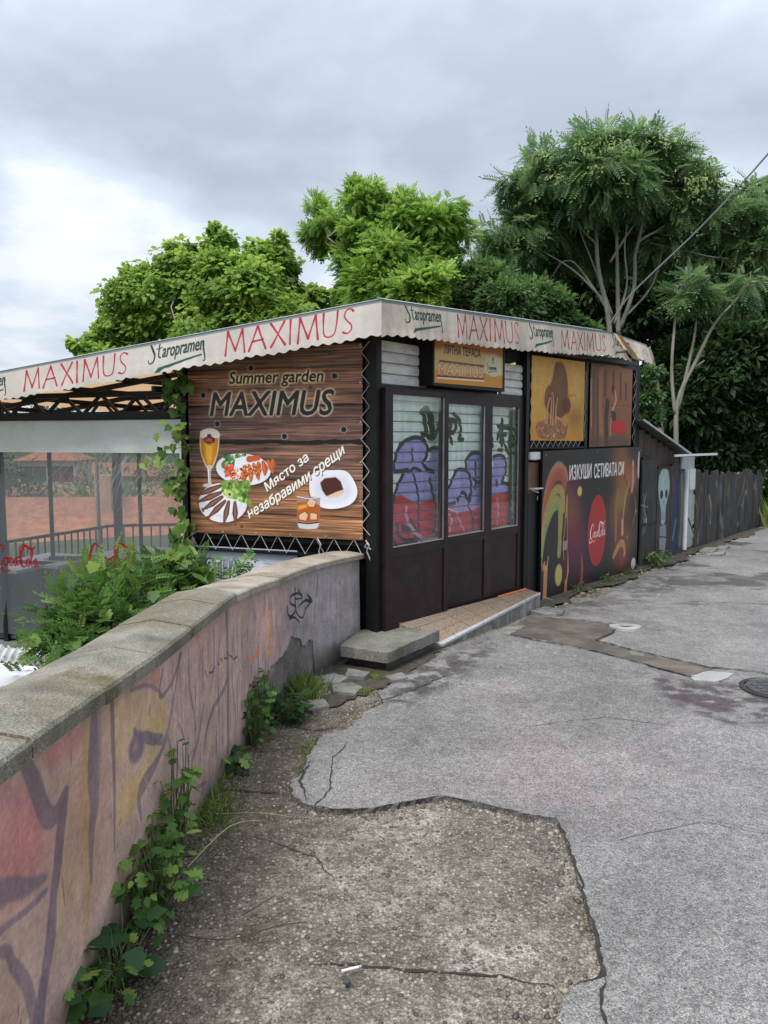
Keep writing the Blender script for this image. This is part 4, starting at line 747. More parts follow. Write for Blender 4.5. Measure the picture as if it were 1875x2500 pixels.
    agg = ramp(voro(150), [(.12, (.12, .115, .11)), (.45, (.235, .228, .219)), (.70, (.28, .272, .262)), (.95, (.37, .36, .348))])
    a2 = ramp(voro(38, 'F1', 'Color'), [(.2, (.86, .86, .86)), (.8, (1.14, 1.14, 1.14))]); gap = ramp(voro(150, 'DISTANCE_TO_EDGE', 'Distance'), [(.0, (.42, .42, .43)), (.14, (1, 1, 1))])
    c = mixc(1, agg, gap, 'MULTIPLY'); c = mixc(1, c, a2, 'MULTIPLY'); c = mixc(1, c, ramp(noise(320, 2), [(.3, (.86, .86, .86)), (.7, (1.14, 1.14, 1.14))]), 'MULTIPLY')
    t2 = mixc(1, ti.outputs[0], (2, 2, 2), 'MULTIPLY'); c = mixc(1, c, t2, 'MULTIPLY'); lk(c, p.inputs['Base Color'])
    rr = nn('ShaderNodeMapRange'); rr.inputs[1].default_value = .2; rr.inputs[2].default_value = .5; rr.inputs[3].default_value = .3; rr.inputs[4].default_value = .55; lk(ti.outputs[0], rr.inputs[0]); lk(rr.outputs[0], p.inputs['Roughness'])
    b = nn('ShaderNodeBump'); b.inputs['Strength'].default_value = .55; b.inputs['Distance'].default_value = .006
    ad = nn('ShaderNodeMath'); ad.operation = 'SUBTRACT'; lk(noise(160, 4), ad.inputs[0]); lk(voro(150, 'F1', 'Distance'), ad.inputs[1]); lk(ad.outputs[0], b.inputs['Height']); lk(b.outputs[0], p.inputs['Normal']); M['asphalt'] = m
ground_mats()
def sheet_z(x, y): return gz0(y) + .006 * math.sin(x * 2.1 + 1) * math.cos(y * 1.7) + .003 * math.sin(x * 7 + y * 5)
def ground_sheet():
    # rows along y, columns fanning from the foot of the wall / building line to the far side of the lane
    mb = MB(); ys = list(np.arange(-4, 19.01, .12)); nc = 90
    def left(y):
        if y < 6.88:
            if y <= -2: return -1.1
            return min((abs(p[1] - y), p[0]) for p in WPs)[1] - .12
        return (y - 6.9) * math.tan(R(39.2)) - .25 - .0
    for y in ys:
        a = left(y)
        for k in range(nc + 1):
            t = (k / nc) ** 1.35; x = a + (16 - a) * t; z = sheet_z(x, y) - .012
            if y > 16.8: z -= (y - 16.8) ** 2 * .22
            mb.v.append((x, y, z))
    for i in range(len(ys) - 1):
        for k in range(nc): q = i * (nc + 1) + k; mb.f.append((q, q + 1, q + nc + 2, q + nc + 1))
    tag(mb.build('ground', M['aggregate'], smooth=True), kind='structure')
ground_sheet()
EDGE = [(.56, .6), (.50, 1.2), (.58, 1.7), (.521, 2.19), (.555, 2.263), (.607, 2.338), (.716, 2.391), (.75, 2.565), (.773, 2.842), (.797, 3.118), (.815, 3.37), (.809, 3.542), (.696, 3.573), (.509, 3.668), (.393, 3.734), (.313, 3.768), (.171, 3.734), (.018, 3.668), (-.103, 3.636), (-.252, 3.636), (-.383, 3.68), (-.46, 3.8), (-.495, 3.984), (-.446, 4.117), (-.446, 4.371), (-.379, 4.741), (-.238, 4.877), (-.124, 5.218), (.005, 5.428), (-.04, 5.7), (.10, 5.98), (.34, 6.42), (.62, 6.95), (1.05, 7.5), (1.72, 8.42), (2.35, 8.95), (2.9, 9.65), (3.7, 10.75), (4.4, 11.6), (5.2, 12.6), (6.2, 14.0), (7.4, 15.6), (8.3, 17.0), (8.9, 18.4)]
def ragged(pts, step, amp, seed):
    r = random.Random(seed); o = []
    for a, b in zip(pts, pts[1:]):
        l = math.hypot(b[0] - a[0], b[1] - a[1]); n = max(1, int(l / step))
        for k in range(n):
            t = k / n; am = amp * min(1, l / .1); o.append((a[0] + (b[0] - a[0]) * t + r.uniform(-am, am), a[1] + (b[1] - a[1]) * t + r.uniform(-am, am)))
    o.append(pts[-1]); return o
RE = ragged(EDGE, .022, .010, 5)
def road_sheet():
    # one triangulated sheet bounded by the ragged broken edge, with a lip dropping to the layer below
    from mathutils.geometry import delaunay_2d_cdt
    def zt(x, y): return sheet_z(x, y) + .016 - ((y - 16.8) ** 2 * .22 if y > 16.8 else 0)
    near = [(.56 + .03 * math.sin(y * 9), y) for y in np.arange(-4, .55, .15)]
    bd = near + RE + [(16.0, 18.4), (16.0, -4.0)]; nb = len(bd); pts = [Vector(p) for p in bd]; y = -3.9
    while y < 18.3:
        st = .14 if y < 8 else .3; x = -.6
        while x < 15.9: pts.append(Vector((x + .03 * math.sin(y * 13), y + .02 * math.sin(x * 17)))); x += st * (1 + max(0, x) * .18)
        y += st
    V, E_, Fc, *_ = delaunay_2d_cdt(pts, [], [list(range(nb))], 1, 1e-5); mb = MB(); mb.v = [(v.x, v.y, zt(v.x, v.y)) for v in V]; mb.f = [tuple(f) for f in Fc]
    tag(mb.build('road', M['asphalt'], smooth=True), kind='structure')
    mb = MB(); P = near + RE
    for p in P: mb.v += [(p[0], p[1], zt(*p)), (p[0] - .004, p[1] - .002, zt(*p) - .040)]
    for k in range(len(P) - 1): mb.f.append((2 * k, 2 * k + 2, 2 * k + 3, 2 * k + 1))
    M['lip'] = mat('asphalt_lip', (.05, .046, .042), (.16, .15, .14), 30, .95, .6, speck=(120, .5)); tag(mb.build('road_edge', M['lip']), kind='structure')
road_sheet()
def poly_sheet(name, pts, lift, m, kind='structure', step=.05, amp=.012, seed=1, thick=.006):
    P = ragged(list(pts) + [pts[0]], step, amp, seed)[:-1]
    mb = MB().prism(P, lambda x, y: sheet_z(x, y) + lift - thick, lambda x, y: sheet_z(x, y) + lift); o = mb.build(name, m)
    if kind: tag(o, kind=kind)
    return o
M['mud'] = mat('mud_patch', (.075, .062, .048), (.155, .13, .105), 5, .8, .6, dirt=(.06, .052, .045), dscale=3.2, bscale=70)
poly_sheet('patch', [(1.241, 7.659), (1.551, 8.192), (1.828, 8.117), (2.198, 7.899), (2.378, 7.829), (2.238, 7.464), (2.005, 7.19), (2.225, 6.826), (2.516, 6.521), (2.699, 6.264), (2.449, 6.068), (2.286, 6.264), (2.128, 6.521), (1.906, 6.826), (1.548, 7.19), (1.179, 7.464)], .022, M['mud'], seed=2)
def crack(pts, w, lift, seed):
    r = random.Random(seed); P = ragged(pts, .035, .008, seed); mb = MB(); n = len(P)
    for i, p in enumerate(P):
        a, b = P[max(0, i - 1)], P[min(n - 1, i + 1)]; dx, dy = b[0] - a[0], b[1] - a[1]; l = math.hypot(dx, dy) + 1e-6; h = w / 2 * r.uniform(.3, 1.5) * min(1, (i + 1) / 4, (n - i) / 4)
        for sg in (-1, 1): x, y = p[0] - dy / l * h * sg, p[1] + dx / l * h * sg; mb.v.append((x, y, sheet_z(x, y) + lift))
    for i in range(n - 1): mb.f.append((2 * i, 2 * i + 1, 2 * i + 3, 2 * i + 2))
    tag(mb.build('crack', M['crack']), kind='structure')
for i, (c, w, l) in enumerate([([p for p in EDGE[5:12]], .012, .019), ([p for p in EDGE[12:22]], .006, .019), ([(-.26, 2.49), (-.07, 2.475), (.12, 2.446), (.39, 2.418), (.56, 2.364)], .012, -.008), ([(.72, 2.39), (.66, 2.2), (.70, 2.0), (.66, 1.9)], .012, .02),
                               ([(1.18, 7.42), (1.9, 6.80), (2.12, 6.5), (2.29, 6.24), (2.45, 6.04), (2.7, 5.9)], .022, .0265), ([(1.83, 8.13), (2.38, 7.85), (2.24, 7.47), (2.0, 7.2), (2.23, 6.85), (2.7, 6.3), (3.0, 6.2), (3.4, 5.9)], .02, .0265),
                               ([(-.38, 3.73), (-.45, 4.0), (-.42, 4.3)], .012, .02), ([(-.87, 3.95), (-.6, 3.9), (-.4, 3.85)], .012, -.007), ([(-.35, 3.62), (-.28, 3.9), (-.30, 4.3), (-.22, 4.6)], .007, .02), ([(-.6, 3.4), (-.3, 3.2), (-.2, 3.0)], .006, -.007),
                               ([(2.8, 4.5), (3.3, 4.1), (3.6, 3.6)], .006, .02), ([(3.5, 9.0), (4.4, 8.8), (5.4, 9.3)], .012, .02), ([(1.0, 3.3), (1.5, 3.5), (1.9, 3.3), (2.6, 3.6)], .003, .0185), ([(.9, 4.9), (1.5, 5.1), (1.9, 4.9)], .004, .0185), ([(-.2, 5.3), (.1, 5.6), (.5, 6.1)], .01, .02), ([(-.7, 5.0), (-.45, 4.9), (-.25, 5.0)], .01, -.007), ([(-.75, 4.5), (-.5, 4.6), (-.38, 4.5)], .01, -.007)]): crack(c, w, l, 60 + i)
def stones_mesh(name, n, place, r0, r1, m, label, cat, flat=.5, seed=3):
    rg = np.random.default_rng(seed); t = (1 + 5 ** .5) / 2
    ico = np.array([(-1, t, 0), (1, t, 0), (-1, -t, 0), (1, -t, 0), (0, -1, t), (0, 1, t), (0, -1, -t), (0, 1, -t), (t, 0, -1), (t, 0, 1), (-t, 0, -1), (-t, 0, 1)]) / 1.9
    fi = np.array([(0, 11, 5), (0, 5, 1), (0, 1, 7), (0, 7, 10), (0, 10, 11), (1, 5, 9), (5, 11, 4), (11, 10, 2), (10, 7, 6), (7, 1, 8), (3, 9, 4), (3, 4, 2), (3, 2, 6), (3, 6, 8), (3, 8, 9), (4, 9, 5), (2, 4, 11), (6, 2, 10), (8, 6, 7), (9, 8, 1)])
    V = []; Fc = []; rn = []
    for k in range(n):
        x, y = place(rg); r = r0 + (r1 - r0) * rg.random() ** 3; a = rg.random() * 6.28; s3 = np.array([1, .6 + .4 * rg.random(), flat]) * r; p = ico * s3 * (.8 + .4 * rg.random((12, 1)))
        c, s_ = math.cos(a), math.sin(a); q = np.stack([p[:, 0] * c - p[:, 1] * s_ + x, p[:, 0] * s_ + p[:, 1] * c + y, p[:, 2] + sheet_z(x, y) - .012 + r * .08], 1); V.append(q); Fc.append(fi + 12 * k); rn.append(np.full(12, rg.random()))
    me = bpy.data.meshes.new(name); V = np.concatenate(V); Fc = np.concatenate(Fc); me.from_pydata(V.tolist(), [], Fc.tolist()); at = me.attributes.new('rnd', 'FLOAT', 'POINT'); at.data.foreach_set('value', np.concatenate(rn).astype(np.float32))
    me.materials.append(m); me.polygons.foreach_set('use_smooth', [True] * len(me.polygons)); o = bpy.data.objects.new(name, me); COL.objects.link(o); tag(o, label, cat, kind='stuff'); return o
def peb_mat():
    m, n, p = new_mat('pebbles'); a = n.nodes.new('ShaderNodeAttribute'); a.attribute_name = 'rnd'; r = n.nodes.new('ShaderNodeValToRGB'); E_ = r.color_ramp.elements
    E_[0].color = (.05, .045, .038, 1); E_[1].color = (.34, .30, .25, 1)
    for q, c in ((.3, (.10, .09, .075)), (.55, (.17, .14, .11)), (.8, (.23, .195, .15)), (.93, (.29, .26, .22))): e_ = E_.new(q); e_.color = (*c, 1)
    n.links.new(a.outputs['Fac'], r.inputs[0]); n.links.new(r.outputs[0], p.inputs['Base Color']); p.inputs['Roughness'].default_value = .5; return m
M['peb'] = peb_mat()
def on_patch(rg):
    while True:
        y = .8 + 5.2 * rg.random() ** 1.15; x = -.95 + 1.85 * rg.random()
        ex = max([.56] + [])
        if y < 3.6: lim = np.interp(y, [.6, 1.2, 1.7, 2.19, 2.34, 2.57, 3.1, 3.54], [.56, .5, .58, .52, .6, .75, .8, .8])
        elif y < 3.9: lim = -.45
        else: lim = np.interp(y, [3.9, 4.37, 4.74, 5.2, 5.43, 6], [-.5, -.45, -.38, -.14, 0, .08])
        if x < lim - .02 and x > np.interp(y, [0, 3, 4.3, 5.2, 6.1], [-.93, -.9, -.85, -.78, -.58]): return x, y
stones_mesh('pebbles', 17000, on_patch, .0025, .0125, M['peb'], 'small pebbles exposed in the worn concrete strip beside the painted wall', 'pebbles', .45, 3)
def along_edge(rg):
    i = int(rg.integers(3, len(EDGE) - 8)); t = rg.random(); a, b = EDGE[i], EDGE[i + 1]; return a[0] + (b[0] - a[0]) * t + rg.normal(0, .05), a[1] + (b[1] - a[1]) * t + rg.normal(0, .05)
stones_mesh('grit', 4200, along_edge, .003, .017, M['peb'], 'loose grit and chips lying along the broken edge of the asphalt', 'grit', .6, 5)
def verge(rg):
    s_ = rg.random() * 9 + 2.6; n_ = .02 + abs(rg.normal(0, .16)); p = F.p(s_, 0, n_); return p.x, p.y
stones_mesh('rubble', 1800, verge, .008, .05, M['peb'], 'crumbled rubble along the foot of the boards and fence', 'rubble', .6, 6)
poly_sheet('verge_earth', [tuple(F.p(s_, 0, -.1))[:2] for s_ in np.linspace(2.45, 12.5, 30)] + [tuple(F.p(s_, 0, .30 + .08 * math.sin(s_ * 3) + .05 * math.sin(s_ * 9)))[:2] for s_ in np.linspace(12.5, 2.45, 40)], .020, M['earth'], seed=8, amp=.02)
poly_sheet('dirt_patch', [(-.56, 6.35), (-.8, 5.5), (-.66, 5.25), (-.4, 5.35), (-.1, 5.75), (.16, 6.1), (.45, 6.65), (.5, 6.95), (.0, 7.0)], .004, M['earth'], seed=9, amp=.03)
def chunk(pts, h, label, z=0, m='concrete_light', seed=1, name='concrete_fragment', group=None, tilt=.0):
    P = ragged(list(pts) + [pts[0]], .05, .008, seed)[:-1]; cx = sum(p[0] for p in P) / len(P); cy = sum(p[1] for p in P) / len(P)
    mb = MB().prism(P, lambda x, y: sheet_z(x, y) - .03, lambda x, y: sheet_z(cx, cy) + h + z + (x - cx) * tilt); o = mb.build(name, M[m], bevel=.004); return tag(o, label, 'concrete fragment', group)
M['wedge'] = mat('bright_concrete', (.27, .27, .265), (.36, .36, .35), 5, .7, .3, speck=(80, .2))
G_ = 'broken concrete plates at the foot of the wall'
chunk([(-.55, 6.02), (-.40, 6.10), (-.28, 5.98), (-.34, 5.84), (-.50, 5.86)], .035, 'cracked grey concrete plate nearest the entrance slab', group=G_, seed=1, tilt=.05)
chunk([(-.40, 5.82), (-.25, 5.88), (-.16, 5.78), (-.22, 5.62), (-.38, 5.66)], .03, 'small concrete plate with a pointed corner beside the asphalt edge', group=G_, seed=2, tilt=-.04)
chunk([(-.60, 5.80), (-.44, 5.80), (-.40, 5.62), (-.52, 5.52), (-.64, 5.62)], .028, 'concrete plate between the bright grass tuft and the cracked plate', group=G_, seed=3, tilt=.03)
chunk([(-.60, 5.48), (-.44, 5.50), (-.38, 5.36), (-.50, 5.26), (-.62, 5.34)], .022, 'flat pale concrete plate next to the nettle clump', group=G_, seed=4)
chunk([(-.30, 6.20), (-.12, 6.10), (-.16, 5.98), (-.30, 6.02)], .05, 'lumpy concrete piece under the corner of the entrance slab', group=G_, seed=5)
chunk([(.0, 6.06), (.14, 6.16), (.2, 6.04), (.08, 5.94)], .03, 'thin concrete flake in front of the entrance slab corner', group=G_, seed=6)
chunk([(2.442, 6.068), (2.645, 6.197), (2.833, 6.132), (2.606, 5.923), (2.433, 5.964)], .03, 'pale wedge of concrete set in the asphalt at the end of the muddy trench', seed=7, m='wedge')
chunk([(2.216, 6.8), (2.297, 6.696), (2.252, 6.645), (2.15, 6.72)], .03, 'sliver of pale concrete in the middle of the muddy trench edge', seed=8)
chunk([(1.60, 8.38), (1.80, 8.58), (2.0, 8.45), (1.92, 8.22), (1.7, 8.2)], .045, 'crumbling white concrete lump at the foot of the red circle board', seed=9)
chunk([(1.1, 7.45), (1.32, 7.8), (1.42, 7.72), (1.2, 7.36)], .03, 'long broken concrete flake in front of the tiled threshold', seed=10)
def ring():
    t = thing('drain_ring', (2.43, 7.68, -.15), 'round concrete drain collar with a dark hole at the tip of the muddy patch', 'drain collar'); mb = MB(); n = 22
    for k in range(n):
        a = 2 * math.pi * k / n; q = 1 + .08 * math.sin(3 * a)
        for r_, z in ((.16 * q, 0), (.155 * q, .035), (.07, .04), (.06, .005)): mb.v.append((2.43 + r_ * math.cos(a), 7.68 + r_ * .8 * math.sin(a), -.15 + z))
    for k in range(n):
        for j in range(3): a, b = k * 4 + j, ((k + 1) % n) * 4 + j; mb.f.append((a, b, b + 1, a + 1))
    mb.build('collar', M['wedge'] if 'wedge' in M else M['concrete_light'], t); MB().disc((2.43, 7.68, -.14), .066, .015, 16).build('hole', M['crack'], t)
ring()
t = thing('manhole_cover', (2.98, 5.74, -.14), 'round cast iron manhole cover at the right edge beside the dark damp stain', 'manhole cover')
MB().disc((2.98, 5.74, -.145), .22, .026, 40).build('lid', M['cast_iron'], t); mb = MB()
for k in range(5):
    for j in range(5):
        x, y = 2.98 + (k - 2) * .07, 5.74 + (j - 2) * .07
        if math.hypot(x - 2.98, y - 5.74) < .19: mb.box(x - .02, x + .02, y - .02, y + .02, -.12, -.115)
mb.build('stud_pattern', M['cast_iron'], t)['kind'] = 'stuff'
mb = MB()
for k in range(40):
    a, b = 2 * math.pi * k / 40, 2 * math.pi * (k + 1) / 40
    mb.quad([(2.98 + .235 * math.cos(a), 5.74 + .235 * math.sin(a), -.118), (2.98 + .235 * math.cos(b), 5.74 + .235 * math.sin(b), -.118), (2.98 + .27 * math.cos(b), 5.74 + .27 * math.sin(b), -.122), (2.98 + .27 * math.cos(a), 5.74 + .27 * math.sin(a), -.122)])
mb.build('frame_ring', M['crack'], t)

# ================================================================== garden wall
def wtop(s_): return float(np.interp(s_, [0, 3.8, 5, 6.27, 7.4, 9.03], [1.02, .945, .875, .848, .742, .700]))
WEND = WS[-1]
wall = thing('garden_wall', (-.9, 4, -.1), 'curved low wall with a faded purple and orange mural and stone coping', 'wall')
mb = MB(); n = 160
for i in range(n + 1):
    s_ = WEND * i / n; a = wpt(s_, -.012); b = wpt(s_, -.24); z = wtop(s_); mb.v += [(a[0], a[1], -.9), (a[0], a[1], z), (b[0], b[1], z), (b[0], b[1], -.9)]
for i in range(n):
    for k in range(4): q = i * 4; mb.f.append((q + k, q + 4 + k, q + 4 + (k + 1) % 4, q + (k + 1) % 4))
mb.f += [(3, 2, 1, 0), (n * 4, n * 4 + 1, n * 4 + 2, n * 4 + 3)]; mb.build('wall_body', M['raw_wall'], wall)
PEEL = [(0, -.3), (6.5, -.3), (6.75, -.2), (6.86, .05), (6.97, .165), (7.19, .165), (7.36, .178), (7.56, .185), (7.67, .215), (7.75, .278), (7.86, .235), (7.95, .22), (8.0, .15), (8.06, .13), (8.12, .17), (8.2, .135), (8.24, -.3), (9.1, -.3)]
mb = MB(); rr_ = random.Random(4); prev = None; nz = 10; cols_ = []
S_ = np.arange(1.0, WEND, .012)
for s_ in S_:
    zb = float(np.interp(s_, *zip(*PEEL))) + (rr_.uniform(-.010, .010) if 6.85 < s_ < 8.22 else 0); a = wpt(s_, 0); b = wpt(s_, -.013); z = wtop(s_) - .002
    for k in range(nz + 1):
        zz_ = zb + (z - zb) * k / nz; w_ = .004 * math.sin(s_ * 2.3) + .003 * math.sin(s_ * 5 + zz_ * 6); q = wpt(s_, w_); mb.v.append((q[0], q[1], zz_))
    mb.v.append((b[0], b[1], zb))
w_ = nz + 2; uvof = lambda v: None
for i in range(len(S_) - 1):
    for k in list(range(nz)) + [-1]:
        if k >= 0: q = (i * w_ + k, (i + 1) * w_ + k, (i + 1) * w_ + k + 1, i * w_ + k + 1)
        else: q = (i * w_ + nz + 1, (i + 1) * w_ + nz + 1, (i + 1) * w_, i * w_)
        mb.f.append(q); mb.uv[len(mb.f) - 1] = [((S_[v // w_] - 1.0) / 8.05, (mb.v[v][2] + .25) / 1.25) for v in q]
M['mural'] = img_mat('mural_plaster', print_mural(), .8, .35, .12, bscale=50); mb.build('plaster', M['mural'], wall, smooth=False)
def coping_mat(name, near):
    if near: return mat(name, (.11, .098, .068), (.27, .25, .205), 4.5, .9, .6, dirt=(.10, .085, .04), dscale=2.2, bscale=110, detail=9, speck=(150, .42))
    return mat(name, (.29, .25, .205), (.39, .34, .285), 4, .85, .5, dirt=(.20, .17, .12), dscale=3, bscale=60, speck=(80, .18))
CM = [coping_mat('mossy_coping', True), coping_mat('pale_coping', False)]
J = [-.1, .45, .95, 1.45, 1.95, 2.45, 2.93, 3.42, 3.92, 4.42, 4.92, 5.42, 5.92, 6.28, 6.79, 7.41, 7.90, 8.46, WEND + .02]
for i in range(len(J) - 1):
    a, b = J[i] + .004, J[i + 1] - .004; mb = MB(); ns = 7; near = b < 6.29; hf, hb = (.045, .30) if near else (.045, .28); th = .055 if near else .045; rd_ = .028 if near else .012; dz = rr_.uniform(-.003, .003)
    for k in range(ns + 1):
        s_ = a + (b - a) * k / ns; z = wtop(s_) + dz; j = rr_.uniform(-.002, .002)
        for off, zz_ in ((hf, 0), (hf + .001, th * .8), (hf - .008 + j, th), ((hf - hb) / 2 - .0, th + rd_), (-hb + .008, th), (-hb, th * .8), (-hb, 0)):
            q = wpt(max(s_, 0.001), off); mb.v.append((q[0], q[1] + (s_ if s_ < 0 else 0), z + zz_))
    for k in range(ns):
        for c in range(7): mb.f.append((k * 7 + c, k * 7 + (c + 1) % 7, (k + 1) * 7 + (c + 1) % 7, (k + 1) * 7 + c))
    mb.f += [tuple(range(7)), tuple(ns * 7 + c for c in reversed(range(7)))]
    for f_ in range(len(mb.f)): mb.f[f_] = mb.f[f_][::-1]
    mb.build('coping_stone', CM[0 if near else 1], wall)
# ================================================================== kiosk
kiosk = thing('kiosk', (0.3, 7.6, -.15), 'dark corner kiosk with glazed shutters and a cream lettered awning', 'kiosk')
def K(mb, name, m, parent=None, **k): return mb.build(name, M[m] if isinstance(m, str) else m, parent or kiosk, **k)
K(MB().fbox(F, 2.50, 5.95, -.16, 2.80, -.12, -.02), 'side_wall', 'black')
K(MB().fbox(F, -.10, 2.52, -.16, 2.9, -1.6, -1.5), 'inner_wall', 'black')
K(MB().fbox(L, .04, 1.90, -.9, 2.55, -.16, -.10), 'end_wall', 'black')
K(MB().fbox(F, 5.85, 5.95, -.16, 2.8, -1.6, -.12), 'return_wall', 'black')
for a, n_ in ((-.08, -.02), (2.53, -.0), (4.06, .0), (5.70, .0)):
    K(MB().fbox(F, a - .035, a + .035, -.16, 2.88, n_ - .045, n_ + .03), 'post', 'black_metal')
K(MB().fbox(L, -.02, .03, -.16, 2.86, -.02, .04), 'post', 'black_metal'); K(MB().fbox(L, 1.885, 1.945, -.7, 2.55, -.02, .03), 'post', 'black_metal')
K(MB().fbox(L, .03, .10, -.2, 2.7, -.06, -.02), 'post', 'black_metal')
# upper shutters of separate slats
def shutter(s0, s1, z0, z1, n0, pitch, m, name='slat', uvw=None):
    fr = K(MB().fbox(F, s0, s1, z0 - .0, z1, n0 - .03, n0 - .022), 'shutter_panel', 'shutter'); nn_ = int(round((z1 - z0) / pitch)); p_ = (z1 - z0) / nn_
    for i in range(nn_):
        mb = MB(); a, b = z0 + i * p_, z0 + (i + 1) * p_; prof = [(a + .004, 0), (a + .010, .012), (a + p_ * .45, .016), (b - .020, .012), (b - .012, .003), (b - .003, .003)]
        for (za, na), (zb, nb) in zip(prof, prof[1:]):
            P = [F.p(s0, za, n0 + na), F.p(s1, za, n0 + na), F.p(s1, zb, n0 + nb), F.p(s0, zb, n0 + nb)]
            mb.quad(P, [((s_ - uvw[0]) / uvw[1], (z - uvw[2]) / uvw[3]) for s_, z in ((s0, za), (s1, za), (s1, zb), (s0, zb))] if uvw else None)
        mb.build(name, m, fr)
shutter(-.045, .66, 2.235, 2.62, -.035, .092, M['shutter']); shutter(2.03, 2.485, 2.235, 2.58, -.035, .092, M['shutter'])
M['graf'] = img_mat('sprayed_shutter', print_shutter(), .45, .04, .08); shutter(.02, 2.46, .78, 2.2, -.095, .0947, M['graf'], uvw=(.02, 2.44, .78, 1.42))
K(MB().fbox(F, -.045, 2.50, 2.16, 2.235, -.08, .0), 'header', 'maroon'); K(MB().fbox(F, -.045, 2.50, 2.62, 2.80, -.10, -.04), 'upper_beam', 'black')
K(MB().fbox(F, .66, 2.03, 2.235, 2.62, -.12, -.07), 'infill_panel', 'black')
def leaf(s0, s1, zb, n_, stl, str_, top=2.185):
    d_ = K(MB().fbox(F, s0 + stl, s1 - str_, zb + .06, .70, n_ - .03, n_ - .012), 'door_panel', 'maroon_panel')
    K(MB().fbox(F, s0, s0 + stl, zb, top, n_ - .05, n_), 'stile', 'maroon', d_); K(MB().fbox(F, s1 - str_, s1, zb, top, n_ - .05, n_), 'stile', 'maroon', d_)
    K(MB().fbox(F, s0 + stl, s1 - str_, top - .055, top, n_ - .048, n_ - .002), 'rail', 'maroon', d_); K(MB().fbox(F, s0 + stl, s1 - str_, .70, .785, n_ - .048, n_ - .002), 'rail', 'maroon', d_); K(MB().fbox(F, s0 + stl, s1 - str_, zb, zb + .06, n_ - .048, n_ - .002), 'rail', 'maroon', d_)
    g = K(MB().fbox(F, s0 + stl, s1 - str_, .785, top - .055, n_ - .028, n_ - .022), 'window_pane', 'glass')
    K(MB().fbox(F, s0 + stl + .001, s1 - str_ - .001, .786, .794, n_ - .020, n_ - .004), 'glazing_bead', 'alu', g); K(MB().fbox(F, s1 - str_ - .008, s1 - str_ - .001, .795, top - .056, n_ - .020, n_ - .004), 'glazing_bead', 'alu', g); K(MB().fbox(F, s0 + stl + .001, s0 + stl + .006, .795, top - .056, n_ - .020, n_ - .004), 'glazing_bead', 'alu', g)
leaf(-.045, .925, .02, .055, .105, .065, 2.205); leaf(.90, 1.80, .02, .0, .04, .115, 2.16); leaf(1.80, 2.50, .02, .0, .025, .10, 2.16)
K(MB().fbox(F, 2.30, 2.34, .785, 2.10, -.062, -.052), 'shutter_track', 'black_metal')
# awning: cloth roof, hem strip and valances
A3 = Vector((-.02, 6.40, 2.88)); DLx = Vector((-3.80, 1.43, 0)).normalized(); DRx = Vector((3.67, 4.40, 0)).normalized(); NL = Vector((-DLx.y, DLx.x, 0)); NL = NL if NL.y < 0 else -NL; NR = Vector((DRx.y, -DRx.x, 0))
def zL(s_): return 2.88 - .111 * s_
def zR(s_): return 2.88 + (.2 * min(1, s_ / 4.4)) - .045 * max(0, s_ - 4.4)
def valance(D, Nn, zf, s0, s1, h, m, uvf, name, amp=.012, slant=None, seed=1, flare=.03):
    r = random.Random(seed); ph = [r.uniform(0, 6) for _ in range(6)]; mb = MB(); n = int((s1 - s0) / .014); nz_ = 7; base = Vector((A3.x, A3.y, 0)); W_ = []
    for i in range(n + 1):
        for k in range(nz_ + 1):
            t = k / nz_; sa, sb = s0, s1
            if slant: sa, sb = s0 + slant[0] * t, s1 + slant[1] * t
            s_ = sa + (sb - sa) * i / n
            sc = .006 * math.sin(s_ * 2 * math.pi / .105 + ph[5]) + .004 * math.sin(s_ * 11 + ph[0])
            hh = (h(s_) if callable(h) else h); off = min(1, .04 + s_ / .25) * flare * t + min(1, .03 + s_ / .2) * t * amp * (math.sin(s_ * 8 + ph[1]) * .6 + math.sin(s_ * 19 + ph[2]) * .45 + math.sin(s_ * 3 + ph[3]) * .8) + .005 * t * t * math.sin(s_ * 2 * math.pi / .105 + ph[5] + 1)
            p = base + D * s_ + Nn * off; mb.v.append((p.x, p.y, zf(s_) - hh * t + (sc * 1.4 if k == nz_ else 0) * 1)); W_.append(uvf(s_, t))
    for i in range(n):
        for k in range(nz_):
            q = (i * (nz_ + 1) + k, i * (nz_ + 1) + k + 1, (i + 1) * (nz_ + 1) + k + 1, (i + 1) * (nz_ + 1) + k); mb.f.append(q); mb.uv[len(mb.f) - 1] = [W_[v] for v in q]
    o = mb.build(name, m, kiosk, smooth=True); return o
M['awnL'] = img_mat('awning_print_left', print_awning_left(), .8, .12, .10, transl=.2); M['awnR'] = img_mat('awning_print_right', print_awning_right(), .8, .15, .16, transl=.2)
valance(DLx, NL, zL, 0, 5.6, .29, M['awnL'], lambda s_, t: (1 - s_ / 5.6, 1 - t), 'valance', .010, seed=1)
hR = lambda s_: .29 + .03 * math.exp(-((s_ - 2.6) / 1.4) ** 2)
valance(DRx, NR, zR, 0, 4.50, hR, M['awnR'], lambda s_, t: (s_ / 6, 1 - t), 'valance', .020, slant=(0, .46), seed=2)
valance(DRx, NR, zR, 4.56, 5.55, lambda s_: .25, M['awnR'], lambda s_, t: (s_ / 6, 1 - t), 'valance', .03, slant=(.55, .2), seed=3, flare=.05)
b_ = Vector((A3.x, A3.y, 0)); q = lambda s_, z, n_: b_ + DRx * s_ + NR * n_ + Vector((0, 0, z))
K(MB().quad([q(4.52, 3.06, .03), q(4.60, 3.05, .045), q(5.02, 2.87, .07), q(5.16, 2.78, .07), q(4.93, 2.79, .08), q(4.80, 2.86, .07)]), 'torn_flap', 'canvas_in')
